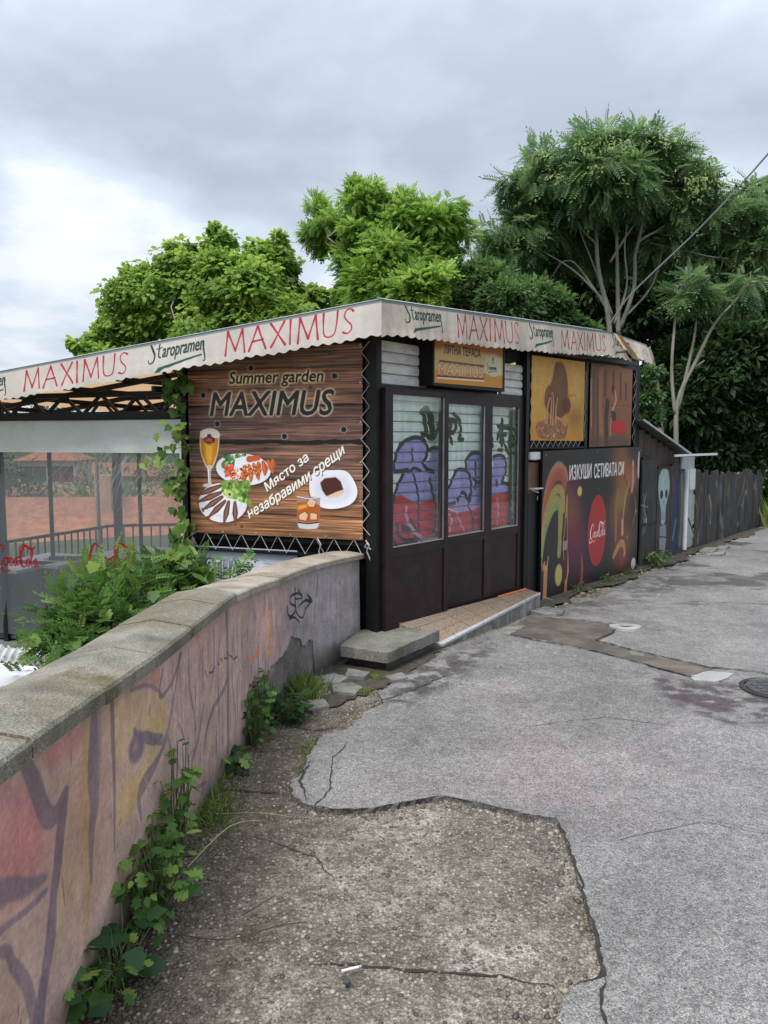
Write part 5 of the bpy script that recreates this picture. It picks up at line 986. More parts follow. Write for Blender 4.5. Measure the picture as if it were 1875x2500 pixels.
K(MB().quad([q(4.53, 3.055, .05), q(4.57, 3.03, .07), q(4.80, 2.88, .085), q(4.90, 2.79, .09), q(4.82, 2.86, .10)]), 'torn_flap', mat('rust_flap', (.28, .14, .06), (.42, .24, .12), 6, .8, .2))
TL_, TR_ = DLx * 5.6, DRx * 5.58; rf = MB(); nu, nv = 14, 14
for i in range(nu + 1):
    for j in range(nv + 1):
        a, b = i / nu, j / nv; p = b_ + TL_ * a + TR_ * b; rf.v.append((p.x, p.y, zL(a * 5.6) + (zR(b * 5.58) - 2.88) * (1 - a) - .30 * a * b + .0 + (.035 if 0 else 0)))
for i in range(nu):
    for j in range(nv): q_ = i * (nv + 1) + j; rf.f.append((q_, q_ + nv + 1, q_ + nv + 2, q_ + 1))
K(rf, 'roof_canvas', 'canvas_in', smooth=True)
M['hem'] = mat('grey_hem', (.26, .29, .31), (.36, .39, .40), 4, .5, .05)
hb = MB()
for D_, Nn, zf, s1 in ((DLx, NL, zL, 5.6), (DRx, NR, zR, 4.5)):
    for i in range(16):
        a, b = s1 * i / 16, s1 * (i + 1) / 16; pa, pb = b_ + D_ * a, b_ + D_ * b
        hb.quad([pa + Nn * .006 + Vector((0, 0, zf(a) - .0)), pb + Nn * .006 + Vector((0, 0, zf(b))), pb - Nn * .06 + Vector((0, 0, zf(b) + .02)), pa - Nn * .06 + Vector((0, 0, zf(a) + .02))])
K(hb, 'awning_hem', M['hem'])
# frame beams under the canvas
def rz(a, b): return zL(a * 5.6) + (zR(b * 5.58) - 2.88) * (1 - a) - .30 * a * b
def rp(a, b, d_=0): p = b_ + TL_ * a + TR_ * b; return Vector((p.x, p.y, rz(a, b) - d_))
for i in range(9):
    a = .04 + i * .12; K(MB().bar(rp(a, .02, .07), rp(a, .98, .07), .05, .05), 'rafter', 'black_metal')
for j in range(9):
    b = .06 + j * .115; K(MB().bar(rp(.02, b, .12), rp(.98, b, .12), .05, .05), 'purlin', 'black_metal')
def girder(pa, pb, h, bay, r=.022, name='girder'):
    pa, pb = Vector(pa), Vector(pb); n = max(2, int((pb - pa).length / bay)); g = K(MB().bar(pa, pb, .05, .05), name, 'black_metal'); dn = Vector((0, 0, -h))
    K(MB().bar(pa + dn, pb + dn, .05, .06), 'bottom_chord', 'black_metal', g)
    for i in range(n):
        u, v = pa + (pb - pa) * (i / n), pa + (pb - pa) * ((i + 1) / n); m_ = (u + v) / 2 + dn
        K(MB().bar(u, m_, r * 1.3), 'web', 'black_metal', g); K(MB().bar(m_, v, r * 1.3), 'web', 'black_metal', g)
girder(L.p(1.95, 2.20, .02), L.p(5.2, 2.20, .02), .20, .46); girder(L.p(1.2, 2.30, -1.6), L.p(6.2, 2.22, -1.6), .26, .5)
girder(rp(.42, .02, .1), rp(.42, .6, .1), .30, .5); girder(F.p(0, 2.86, .1), F.p(5.5, 2.95, .1), .14, .7); girder(L.p(.05, 2.80, .10), L.p(2.0, 2.62, .10), .16, .5)
K(MB().fbox(F, -.1, 2.5, 2.80, 2.90, -.5, -.42), 'ceiling_board', 'wood_dark')
# box girders edging the wooden print, laced with pale cord
def lace(fc, pts, name='lacing', r=.0045, n_=.0):
    mb = MB().tube([fc.p(*p) for p in pts], r, 5); return K(mb, name, 'rope')
zz_ = [(.062 if i % 2 else -.012, .90 + i * .095, .065 if i % 2 else .05) for i in range(19)]
lace(L, [(s_ + random.uniform(-.006, .006), z, n_) for s_, z, n_ in zz_])
K(MB().fbox(L, -.045, -.015, -.16, 2.84, .03, .06), 'post', 'black_metal')
K(MB().fbox(L, .03, 1.9, .80, .835, -.02, .02), 'lower_rail', 'black_metal'); K(MB().fbox(L, .03, 1.9, .68, .71, -.02, .02), 'lower_rail', 'black_metal')
lace(L, [(.05 + i * .095 + random.uniform(-.01, .01), .862 if i % 2 else .705, .045) for i in range(20)])
lace(L, [(.0, .84, .07), (.03, .80, .08), (-.03, .78, .08), (.02, .86, .07), (-.02, .82, .09), (.01, .76, .07), (-.03, .66, .06)], r=.006)
lace(L, [(.50, .855, .05), (.46, .80, .06), (.485, .74, .05), (.47, .62, .05)], r=.006)
lace(F, [(2.575 if i % 2 else 2.615, 1.76 + i * .085, .035) for i in range(11)], r=.003); lace(F, [(4.02 if i % 2 else 3.99, 1.76 + i * .085, .035) for i in range(11)], r=.003)
lace(F, [(2.60 + i * .068, 1.735 if i % 2 else 1.665, .035) for i in range(20)], r=.0035); lace(F, [(5.58 if i % 2 else 5.66, 1.70 + i * .09, .035) for i in range(12)], r=.003)
K(MB().fbox(F, 2.55, 4.05, 1.645, 1.665, -.02, .03), 'poster_rail', 'black_metal'); K(MB().fbox(F, 2.55, 5.8, 2.74, 2.80, -.03, .03), 'poster_rail', 'black_metal')

# ================================================================== signs and banners
def sheet(fc, s0, s1, z0, z1, n_, cv, name, label, cat, rough=.45, th=.006, back='black', sag=0, flip=False, zr=None, eyelets=0, dirt=.1, nx=14):
    """a printed sheet with its own thickness; zr = lower and upper z at the s1 end"""
    t = thing(name, fc.p((s0 + s1) / 2, z0, n_), label, cat); z0b, z1b = zr or (z0, z1); mb = MB(); nx_, ny_ = nx, nx
    def P(a, b, dn=0): return fc.p(s0 + (s1 - s0) * a, (z0 + (z0b - z0) * a) * (1 - b) + (z1 + (z1b - z1) * a) * b, n_ + dn + sag * (math.sin(a * 9 + b * 3) * .5 + math.sin(b * 7 + a * 4) * .5))
    for i in range(nx_):
        for j in range(ny_):
            a, b, c, d_ = i / nx_, (i + 1) / nx_, j / ny_, (j + 1) / ny_; uv = [(a, c), (b, c), (b, d_), (a, d_)]
            if flip: uv = [(1 - u, v) for u, v in uv]
            mb.quad([P(a, c), P(b, c), P(b, d_), P(a, d_)], uv)
    mb.build('print', img_mat(name + '_print', cv, rough, .06, dirt), t, smooth=True)
    mb = MB().box8([P(0, 0, -th), P(1, 0, -th), P(1, 0, -.0015 - th * .3), P(0, 0, -.0015 - th * .3), P(0, 1, -th), P(1, 1, -th), P(1, 1, -.0015 - th * .3), P(0, 1, -.0015 - th * .3)]) if sag == 0 else None
    if mb: mb.build('backing', M[back], t)
    if eyelets:
        for i in range(eyelets + 1):
            for b in (.012, .988): p = P(min(.99, max(.01, i / eyelets)), b, .004); MB().tube([p - fc.N * .003, p + fc.N * .003], .009, 8).build('eyelet', M['alu'], t)
        for j in range(1, eyelets):
            for a in (.01, .99): p = P(a, j / eyelets, .004); MB().tube([p - fc.N * .003, p + fc.N * .003], .009, 8).build('eyelet', M['alu'], t)
    return t
sheet(L, .055, 1.84, .855, 2.60, .05, print_wood(), 'wood_plank_banner', 'large banner printed with brown planks, food and the words Summer garden', 'banner', flip=True, sag=.003, eyelets=5, rough=.38)
sheet(L, .74, 1.86, .02, .72, -.025, print_white(), 'white_banner', 'white banner with outlined lettering low behind the wall', 'banner', flip=True, sag=.004, rough=.5)
sheet(F, 2.60, 3.99, 1.742, 2.70, .03, print_yellow(), 'yellow_poster', 'yellow poster of a brown form and clasped hands under the awning', 'poster', zr=(1.735, 2.73), rough=.5, sag=.003)
sheet(F, 4.16, 5.55, 1.655, 2.73, .03, print_dance(), 'brown_poster', 'faded brown poster with a red dress beside the yellow one', 'poster', zr=(1.67, 2.77), rough=.5, sag=.003)
bd = sheet(F, 2.80, 5.76, -.215, 1.62, .085, print_cola(), 'drink_board', 'big dark board with a red circle logo and a rainbow leaning on the front', 'board', zr=(-.15, 1.65), rough=.35, th=.03)
for s_, z in ((2.88, 1.57), (4.3, 1.60), (5.78, 1.60), (2.88, .7), (2.9, -.15), (5.78, -.08)): MB().tube([F.p(s_, z, .085), F.p(s_, z, .090)], .008, 8).build('screw', M['alu'], bd)
for s_ in (3.2, 4.3, 5.4): MB().fbox(F, s_, s_ + .05, -.16, 1.5, -.02, .052).build('batten', M['wood_dark'], bd)
sg = thing('lightbox_sign', F.p(1.2, 2.3, .12), 'shallow yellow box sign lettered above the doors under the awning', 'sign')
cv_ = print_sign(); mb = MB().quad([F.p(.565, 2.275, .135), F.p(1.79, 2.285, .135), F.p(1.79, 2.72, .135), F.p(.565, 2.72, .135)], [(0, .0), (1, .0), (1, 1), (0, 1)]); mb.build('print', img_mat('sign_print', cv_, .4, .02, .05), sg)
MB().fbox(F, .54, 1.82, 2.25, 2.75, -.03, .128).build('casing', M['black'], sg)
MB().fbox(F, .54, .563, 2.25, 2.75, .129, .142).build('rim', M['black_metal'], sg); MB().fbox(F, 1.792, 1.82, 2.25, 2.75, .129, .142).build('rim', M['black_metal'], sg); MB().fbox(F, .564, 1.791, 2.25, 2.274, .129, .142).build('rim', M['black_metal'], sg); MB().fbox(F, .564, 1.791, 2.722, 2.75, .129, .142).build('rim', M['black_metal'], sg)
t = thing('meter_box', F.p(2.7, 1.5, 0), 'small white box on the black wall above the brown plate', 'box'); MB().fbox(F, 2.575, 2.815, 1.525, 1.61, -.018, .055).build('casing', M['white_gloss'], t, bevel=.005); MB().fbox(F, 2.60, 2.80, 1.518, 1.524, -.01, .05).build('lip', M['alu'], t)
t = thing('wall_plate', F.p(2.7, 1.2, 0), 'brown wall plate with a small white shelf bracket beside the doors', 'wall plate'); MB().fbox(F, 2.565, 2.84, 1.13, 1.49, -.018, .02).build('plate', M['brown_plate'], t)
mb = MB().fbox(F, 2.60, 2.80, 1.185, 1.197, .021, .10); mb.build('shelf', M['white_gloss'], t); MB().bar(F.p(2.64, 1.18, .03), F.p(2.70, 1.145, .09), .01).build('bracket', M['alu'], t); MB().bar(F.p(2.76, 1.18, .03), F.p(2.70, 1.145, .09), .01).build('bracket', M['alu'], t)
t = thing('navy_panel', F.p(2.7, -.1, 0), 'narrow near-black panel between the doors and the big board', 'panel'); MB().fbox(F, 2.575, 2.842, -.06, 1.125, -.018, .03).build('sheet_metal', M['navy'], t); MB().bar(F.p(2.79, 1.05, .031), F.p(2.79, 1.10, .034), .006).build('hook', M['alu'], t)
MB().fbox(F, 2.505, 2.565, -.02, .72, -.018, .012).build('patch', mat('bare_patch', (.16, .12, .11), (.42, .38, .36), 7, .7, .1, stretch=(1, 1, .3)), t)

# ================================================================== entrance slab and tiled threshold
slab = thing('entrance_slab', (.05, 6.6, -.1), 'thick rough concrete slab lying between the wall end and the doors', 'slab')
SP = ragged([(-.37, 6.385), (.03, 6.175), (.50, 6.90), (.10, 7.02), (-.22, 6.90), (-.37, 6.385)], .05, .006, 5)[:-1]
MB().prism(SP, -.062, lambda x, y: .036 + .01 * (y - 6.4)).build('top', M['concrete'], slab, bevel=.006)
MB().prism([(-.30, 6.50), (.02, 6.28), (.40, 6.88), (.05, 6.98), (-.2, 6.9)], -.20, -.063).build('footing', mat('dark_footing', (.05, .048, .04), (.11, .105, .09), 8, .9, .5), slab)
ramp = thing('threshold', (1.1, 7.7, -.1), 'sloping tiled threshold with a stone edge in front of the doors', 'threshold')
IL, IR, OR, OL = Vector((.30, 7.25, .075)), Vector((1.66, 8.86, .035)), Vector((1.745, 8.57, .045)), Vector((.515, 6.98, -.118))
IL = Vector((.12, 6.99, .085))
def rpt(a, b): return (IL * (1 - a) + IR * a) * (1 - b) + (OL * (1 - a) + OR * a) * b
sb = MB(); e0 = Vector((0, 0, -.012))
P_ = [rpt(0, 0), rpt(1, 0), rpt(1, 1), rpt(0, 1)]; lo = [Vector((p.x, p.y, -.22)) for p in P_]; sb.box8([lo[3], lo[2], lo[1], lo[0], P_[3] + e0, P_[2] + e0, P_[1] + e0, P_[0] + e0]); sb.build('riser', mat('riser_cement', (.10, .095, .085), (.21, .2, .185), 5, .85, .4, dirt=(.30, .29, .28), dscale=8, stretch=(1, 1, .4)), ramp)
na_, nb_ = 7, 3
for i in range(na_):
    for j in range(nb_):
        a0, a1, c0, c1 = (i + .015) / na_, (i + .985) / na_, (j + .02) / nb_ * .93, (j + .98) / nb_ * .93; mb = MB(); P = [rpt(a0, c0), rpt(a1, c0), rpt(a1, c1), rpt(a0, c1)]; dz_ = Vector((0, 0, random.uniform(0, .0015)))
        mb.box8([p + e0 for p in P][::-1] + [p + dz_ for p in P][::-1]); mb.build('tile', M['tile'], ramp)
for i in range(6):
    a0, a1 = (i + .006) / 6, (i + .994) / 6; P = [rpt(a0, .94), rpt(a1, .94), rpt(a1, 1.035), rpt(a0, 1.035)]; MB().box8([p + Vector((0, 0, -.016)) for p in P][::-1] + [p + Vector((0, 0, .006)) for p in P][::-1]).build('edge_stone', M['marble'], ramp)
t = MB().bar(F.p(1.9, .055, .06), F.p(2.5, .05, .065), .02, .015).build('orange_strip', mat('orange_foam', (.5, .15, .04), (.7, .25, .08), 20, .6, .1)); t.name = 'door_strip'; tag(t, 'bright orange strip lying along the foot of the right door panel', 'strip')
# ================================================================== foliage
def frond_template(pairs=7, L_=1.0, lw=.09, ll=.26, droop=.25, fold=.25):
    """compound leaf along +X with drooping tip: returns verts, quads"""
    V = []; Q = []
    def leaflet(bx, bz, ang, l, w):
        c, s_ = math.cos(ang), math.sin(ang); i = len(V)
        for u, v, z in ((0, 0, 0), (.45, w / l / 2, -.02), (1, 0, -fold * .5), (.45, -w / l / 2, -.02)):
            x, y = u * l, v * l; V.append((bx + x * c - y * s_, x * s_ + y * c, bz + z * l - (abs(y) * .3)))
        Q.append((i, i + 1, i + 2, i + 3))
    for k in range(pairs):
        t = .18 + .78 * k / pairs; x = t * L_; z = -droop * t * t * L_; sc = 1 - .35 * abs(t - .5)
        for sg in (-1, 1): leaflet(x, z, sg * R(68 - 18 * t), ll * sc, lw)
    leaflet(L_ * .97, -droop * L_, 0, ll, lw); i = len(V); V.extend([(0, -.008, 0), (L_ * .5, -.006, -droop * .25), (L_, 0, -droop), (L_ * .5, .006, -droop * .25)]); Q.append((i, i + 1, i + 2, i + 3))
    return np.array(V), np.array(Q)
def leaf_template(kind='maple'):
    if kind == 'maple':
        V = [(0, 0, 0), (.15, .42, -.05), (.45, .28, 0), (.62, .42, -.1), (1, 0, -.22), (.62, -.42, -.1), (.45, -.28, 0), (.15, -.42, -.05)]; Q = [(0, 1, 2, 2), (0, 2, 4, 6)] ; return np.array(V), [(0, 1, 2), (2, 3, 4), (0, 2, 4, 6), (4, 5, 6), (6, 7, 0)]
    V = [(0, 0, 0), (.5, .2, .02), (1, 0, -.12), (.5, -.2, .02)]; return np.array(V), [(0, 1, 2, 3)]
def cloud(name, pts, dirs, tpl, scales, m, parent, rnd, rg, roll=.5):
    """merge copies of a small leaf template at pts pointing along dirs"""
    V, Q = tpl; n = len(pts); dirs = dirs / (np.linalg.norm(dirs, axis=1, keepdims=True) + 1e-9)
    up = np.array([0, 0, 1.0]) + rg.normal(0, roll, (n, 3)); y = np.cross(up, dirs); y /= np.linalg.norm(y, axis=1, keepdims=True) + 1e-9; z = np.cross(dirs, y)
    W = pts[:, None] + (V[None, :, 0:1] * dirs[:, None] + V[None, :, 1:2] * y[:, None] + V[None, :, 2:3] * z[:, None]) * scales[:, None, None]
    k = len(V); W = W.reshape(-1, 3) - np.array(ORG.get(parent.name, Vector((0, 0, 0)))) if parent is not None else W.reshape(-1, 3)
    me = bpy.data.meshes.new(name); sizes = [len(q) for q in Q]; flat = np.concatenate([np.array(q) for q in Q]); nf = len(Q)
    me.vertices.add(n * k); me.vertices.foreach_set('co', W.ravel().astype(np.float32)); tl = sum(sizes)
    me.loops.add(n * tl); me.loops.foreach_set('vertex_index', (flat[None] + (np.arange(n) * k)[:, None]).ravel().astype(np.int32)); me.polygons.add(n * nf)
    st = np.concatenate([[0], np.cumsum(sizes)[:-1]]); me.polygons.foreach_set('loop_start', (st[None] + (np.arange(n) * tl)[:, None]).ravel().astype(np.int32))
    me.update(calc_edges=True); me.validate()
    at = me.attributes.new('rnd', 'FLOAT', 'POINT'); at.data.foreach_set('value', np.repeat(rnd, k).astype(np.float32)); me.materials.append(m)
    return link(name, me, parent)
def at(px, py, D):
    """point at distance D ahead seen at px, py of the full photograph"""
    u, v = (px - 937.5) / 1900, (py - 1250) / 1900; p_ = R(5.3); y = math.cos(p_) - v * math.sin(p_); z = -(v * math.cos(p_) + math.sin(p_)); t = D / y
    return np.array([u * t, D, 1.75 + z * t])
def crown_points(lobes, D, per, rg, clump=.30, sub=26, shell=(.55, 1.0), bias=.15):
    """lobes: (px, py, radius px, depth offset). Sub-clumps sit on each lobe's shell, leaves fill the sub-clumps."""
    P = []; Nn = []; tone = []
    for lb in lobes:
        px, py, r = lb[:3]; dd = lb[3] if len(lb) > 3 else 0; c = at(px, py, D + dd); rr = r / 1900 * (D + dd) * .86; ns = max(6, int(sub * (r / 90) ** 2)) if sub > 0 else 6
        for _ in range(ns):
            v = rg.normal(0, 1, 3); v[2] += bias; v /= np.linalg.norm(v); q = c + v * rr * rg.uniform(*shell); cr_ = rr * clump * rg.uniform(.7, 1.3) * (90 / max(r, 60)) ** .4; tn = rg.random()
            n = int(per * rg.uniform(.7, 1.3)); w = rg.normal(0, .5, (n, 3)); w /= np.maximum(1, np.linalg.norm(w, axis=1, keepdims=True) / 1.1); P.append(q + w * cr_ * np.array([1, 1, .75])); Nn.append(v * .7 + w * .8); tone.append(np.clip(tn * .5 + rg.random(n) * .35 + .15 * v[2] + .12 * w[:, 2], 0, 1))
    return np.concatenate(P), np.concatenate(Nn), np.concatenate(tone)
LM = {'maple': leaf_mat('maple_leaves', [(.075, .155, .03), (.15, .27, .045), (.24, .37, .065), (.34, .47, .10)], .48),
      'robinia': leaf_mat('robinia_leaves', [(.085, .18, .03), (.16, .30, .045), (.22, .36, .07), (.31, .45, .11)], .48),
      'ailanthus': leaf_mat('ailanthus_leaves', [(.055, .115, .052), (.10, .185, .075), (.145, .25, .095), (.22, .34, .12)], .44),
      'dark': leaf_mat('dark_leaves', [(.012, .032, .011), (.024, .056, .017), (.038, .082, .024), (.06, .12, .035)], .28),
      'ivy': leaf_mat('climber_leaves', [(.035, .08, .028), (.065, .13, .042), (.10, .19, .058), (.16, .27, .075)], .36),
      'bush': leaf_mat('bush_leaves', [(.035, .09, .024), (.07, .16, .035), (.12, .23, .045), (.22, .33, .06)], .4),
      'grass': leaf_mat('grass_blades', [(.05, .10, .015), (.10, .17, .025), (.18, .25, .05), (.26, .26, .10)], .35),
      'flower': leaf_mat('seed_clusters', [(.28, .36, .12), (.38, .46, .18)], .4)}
def trunk(mb, pts, r0, r1): mb.tube([tuple(p) for p in crs([tuple(map(float, p)) for p in pts], 5)], list(np.interp(np.linspace(0, 1, (len(pts) - 1) * 5 + 1), [0, 1], [r0, r1])), 7)
def tree(name, label, lobes, D, per, tpl, sc, m, seed, trunks, bark='bark', group='trees behind the kiosk', droop=.5, clump=.30, sub=26, shell=(.55, 1.0), extra=None, bias=.15, twigs=60):
    rg = np.random.default_rng(seed); base = at(trunks[0][0][0][0], trunks[0][0][0][1], D + (trunks[0][0][0][2] if len(trunks[0][0][0]) > 2 else 0)); base = np.array([base[0], base[1], terrain_z(base[0], base[1])])
    t = thing(name, tuple(base), label, 'tree', group); mb = MB()
    for i, (tp, r0, r1) in enumerate(trunks):
        P = [at(q[0], q[1], D + (q[2] if len(q) > 2 else 0)) for q in tp]
        if i == 0: P = [base] + P
        trunk(mb, P, r0, r1)
    P, Nn, tn = crown_points(lobes, D, per, rg, clump, sub, shell, bias)
    P = P[P[:, 2] > -.4] if True else P
    k_ = len(P); Nn = Nn[:k_]; tn = tn[:k_]
    tips = [at(tr[0][-1][0], tr[0][-1][1], D + (tr[0][-1][2] if len(tr[0][-1]) > 2 else 0)) for tr in trunks]
    for _ in range(twigs):                                            # limbs reaching into the crown
        q = P[rg.integers(len(P))]; a = min(tips, key=lambda w: np.linalg.norm(w - q)); mid = (a + q) / 2 + rg.normal(0, .12, 3); mb.tube([tuple(a), tuple(mid), tuple(q)], [.022, .014, .006], 4, False)
    mb.build('trunk', M[bark], t, smooth=True)
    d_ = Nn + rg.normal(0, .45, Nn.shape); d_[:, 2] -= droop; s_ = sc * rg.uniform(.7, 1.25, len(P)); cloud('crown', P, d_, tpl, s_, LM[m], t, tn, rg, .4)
    if extra: extra(t, rg)
    return t
AIL = frond_template(7, 1, .10, .30, .35); ROB = frond_template(5, 1, .20, .30, .2); MAP = leaf_template('maple'); SIM = leaf_template('s')
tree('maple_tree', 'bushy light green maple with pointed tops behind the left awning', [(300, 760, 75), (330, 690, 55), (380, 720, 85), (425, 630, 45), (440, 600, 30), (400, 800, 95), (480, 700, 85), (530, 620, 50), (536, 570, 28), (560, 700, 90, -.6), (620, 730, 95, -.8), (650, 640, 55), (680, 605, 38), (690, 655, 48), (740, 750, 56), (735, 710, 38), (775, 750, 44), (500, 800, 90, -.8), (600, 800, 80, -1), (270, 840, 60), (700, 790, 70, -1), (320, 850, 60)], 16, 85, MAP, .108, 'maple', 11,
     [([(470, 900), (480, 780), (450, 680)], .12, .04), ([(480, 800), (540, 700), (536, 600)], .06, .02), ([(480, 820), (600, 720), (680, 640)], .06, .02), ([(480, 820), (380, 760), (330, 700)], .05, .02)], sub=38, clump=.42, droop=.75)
tree('maple_tree', 'small light green sprig of a maple above the far left awning', [(195, 848, 22), (230, 860, 24), (255, 868, 22), (175, 838, 10), (215, 880, 26)], 15, 22, MAP, .12, 'maple', 12, [([(230, 960), (225, 880)], .04, .01)], sub=60, clump=.42, droop=.75, twigs=8)
tree('robinia_tree', 'tall feathery yellow-green robinia in the middle behind the awning corner', [(900, 480, 42), (880, 540, 70), (920, 590, 85), (990, 540, 75), (1075, 500, 45), (1060, 560, 75), (1110, 590, 48), (960, 660, 100, -.5), (880, 650, 62), (1040, 650, 70), (800, 545, 55, .6), (765, 520, 38, 1), (780, 580, 40, 1), (855, 710, 50), (920, 720, 80, -.8), (1000, 720, 70), (870, 460, 18), (1090, 640, 30)], 17, 60, ROB, .185, 'robinia', 13,
     [([(940, 900), (935, 760), (920, 650)], .10, .05), ([(935, 740), (960, 640), (980, 560)], .05, .02), ([(935, 740), (880, 650), (800, 580)], .045, .015), ([(935, 700), (1010, 620), (1070, 540)], .045, .015), ([(930, 700), (890, 600), (890, 500)], .04, .015)], sub=34, clump=.42, droop=.5)
tree('climber_thicket', 'dense dark climber-covered thicket showing over the right awning', [(1110, 720, 55), (1150, 690, 50), (1200, 700, 60), (1240, 740, 70, -.5), (1300, 740, 70), (1350, 760, 55), (1180, 750, 70), (1090, 760, 60), (1390, 790, 40), (1130, 670, 30), (1420, 800, 40), (1010, 745, 40), (1060, 700, 35)], 13.5, 70, SIM, .12, 'ivy', 14, [([(1200, 900), (1200, 780)], .1, .04)], sub=60, clump=.30, droop=.2, twigs=10)
tree('robinia_tree', 'low bright yellow-green young robinia beside the thicket', [(1020, 690, 34), (1060, 690, 30), (1040, 725, 36), (990, 720, 30)], 13, 26, ROB, .24, 'robinia', 24, [([(1030, 860), (1030, 730)], .03, .01)], sub=90, clump=.4, droop=.3, twigs=10)
def ail_extra(t, rg):
    c = []
    for px, py in ((1330, 380), (1350, 430), (1420, 360), (1440, 420), (1500, 350), (1530, 350), (1690, 440), (1720, 440), (1770, 450), (1800, 470), (1640, 330), (1620, 350), (1480, 360), (1700, 470)):
        for _ in range(22): c.append(at(px + rg.normal(0, 13), py + rg.normal(0, 10), 17.6 + rg.normal(0, .3)))
    c = np.array(c); cloud('seed_cluster', c, rg.normal(0, 1, c.shape), SIM, np.full(len(c), .10), LM['flower'], t, rg.random(len(c)), rg)['kind'] = 'stuff'
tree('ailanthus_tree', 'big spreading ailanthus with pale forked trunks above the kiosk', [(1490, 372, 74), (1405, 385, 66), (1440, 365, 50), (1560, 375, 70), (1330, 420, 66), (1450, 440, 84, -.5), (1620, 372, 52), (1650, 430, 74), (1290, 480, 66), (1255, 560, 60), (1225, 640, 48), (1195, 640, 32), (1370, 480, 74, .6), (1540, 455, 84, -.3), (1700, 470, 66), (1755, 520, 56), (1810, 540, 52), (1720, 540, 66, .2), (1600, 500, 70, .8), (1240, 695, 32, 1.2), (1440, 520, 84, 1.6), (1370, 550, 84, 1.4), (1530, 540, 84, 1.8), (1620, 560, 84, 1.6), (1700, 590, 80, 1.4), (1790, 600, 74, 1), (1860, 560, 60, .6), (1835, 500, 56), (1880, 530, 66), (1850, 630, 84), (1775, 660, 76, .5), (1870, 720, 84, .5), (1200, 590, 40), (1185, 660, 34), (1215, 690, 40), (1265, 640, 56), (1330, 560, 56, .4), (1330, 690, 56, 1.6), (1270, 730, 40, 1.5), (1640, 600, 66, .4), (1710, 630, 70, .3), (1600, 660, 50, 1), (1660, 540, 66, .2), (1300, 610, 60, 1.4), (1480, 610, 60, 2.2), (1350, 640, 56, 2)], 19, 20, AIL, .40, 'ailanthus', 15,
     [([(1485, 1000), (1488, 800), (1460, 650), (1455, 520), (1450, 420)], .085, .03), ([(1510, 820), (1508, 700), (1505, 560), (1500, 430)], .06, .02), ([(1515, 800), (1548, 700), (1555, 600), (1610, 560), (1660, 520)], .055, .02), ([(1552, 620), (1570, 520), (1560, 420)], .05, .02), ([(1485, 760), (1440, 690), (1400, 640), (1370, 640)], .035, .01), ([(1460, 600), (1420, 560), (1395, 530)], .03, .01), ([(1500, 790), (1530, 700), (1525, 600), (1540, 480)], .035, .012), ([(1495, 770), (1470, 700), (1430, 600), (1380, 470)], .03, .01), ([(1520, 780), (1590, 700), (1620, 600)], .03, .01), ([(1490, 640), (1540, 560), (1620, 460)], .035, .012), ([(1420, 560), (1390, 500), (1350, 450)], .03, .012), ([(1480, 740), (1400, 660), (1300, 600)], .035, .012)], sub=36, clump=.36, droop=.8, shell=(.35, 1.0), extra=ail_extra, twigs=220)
tree('slanting_tree', 'leafless leaning pair of pale stems behind the shed', [(1690, 690, 24), (1668, 725, 20), (1710, 715, 18), (1800, 720, 30), (1835, 690, 34)], 16, 16, AIL, .34, 'ailanthus', 16, [([(1650, 1110), (1655, 980), (1700, 880), (1745, 790), (1790, 740), (1830, 690)], .06, .012), ([(1648, 1010), (1640, 900), (1650, 760), (1655, 700)], .04, .015), ([(1615, 1110), (1603, 960), (1590, 880), (1580, 850)], .08, .06), ([(1690, 900), (1720, 880)], .014, .005), ([(1655, 1000), (1690, 850), (1700, 780)], .04, .015)], sub=50, clump=.4, droop=.5, twigs=14)
tree('climber_thicket', 'narrow bright green climber between the kiosk end and the shed roof', [(1570, 930, 26), (1575, 980, 30), (1580, 1030, 26), (1600, 1010, 22), (1600, 900, 20), (1590, 960, 26)], 13.2, 46, SIM, .10, 'ivy', 17, [([(1575, 1080), (1575, 960)], .04, .02)], sub=130, clump=.4, droop=.3, twigs=5)
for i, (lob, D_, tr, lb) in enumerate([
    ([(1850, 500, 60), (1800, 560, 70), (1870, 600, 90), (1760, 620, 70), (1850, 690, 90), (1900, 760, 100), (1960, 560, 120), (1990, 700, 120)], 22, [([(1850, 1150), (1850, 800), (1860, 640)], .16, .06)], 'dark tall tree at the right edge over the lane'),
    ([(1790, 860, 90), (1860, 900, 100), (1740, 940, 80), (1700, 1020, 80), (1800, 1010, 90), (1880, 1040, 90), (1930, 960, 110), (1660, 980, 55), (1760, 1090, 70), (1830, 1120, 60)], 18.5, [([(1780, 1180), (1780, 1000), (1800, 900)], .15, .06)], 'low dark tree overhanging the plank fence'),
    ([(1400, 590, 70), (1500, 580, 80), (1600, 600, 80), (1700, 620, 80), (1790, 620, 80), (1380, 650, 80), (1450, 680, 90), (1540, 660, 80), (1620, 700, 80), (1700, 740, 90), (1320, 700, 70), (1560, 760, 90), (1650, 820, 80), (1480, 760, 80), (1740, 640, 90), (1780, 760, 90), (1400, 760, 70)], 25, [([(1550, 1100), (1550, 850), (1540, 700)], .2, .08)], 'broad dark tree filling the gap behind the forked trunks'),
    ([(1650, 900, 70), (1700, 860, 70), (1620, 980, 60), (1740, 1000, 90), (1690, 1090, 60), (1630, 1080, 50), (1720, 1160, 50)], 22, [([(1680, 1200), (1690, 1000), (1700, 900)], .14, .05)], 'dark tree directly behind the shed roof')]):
    tree('dark_tree', lb, lob, D_, 62, SIM, .26 if D_ < 23 else .30, 'dark', 30 + i, tr, 'bark_dark', 'dark trees along the lane', clump=.36, sub=38, droop=.3, shell=(.3, 1.0), twigs=60)
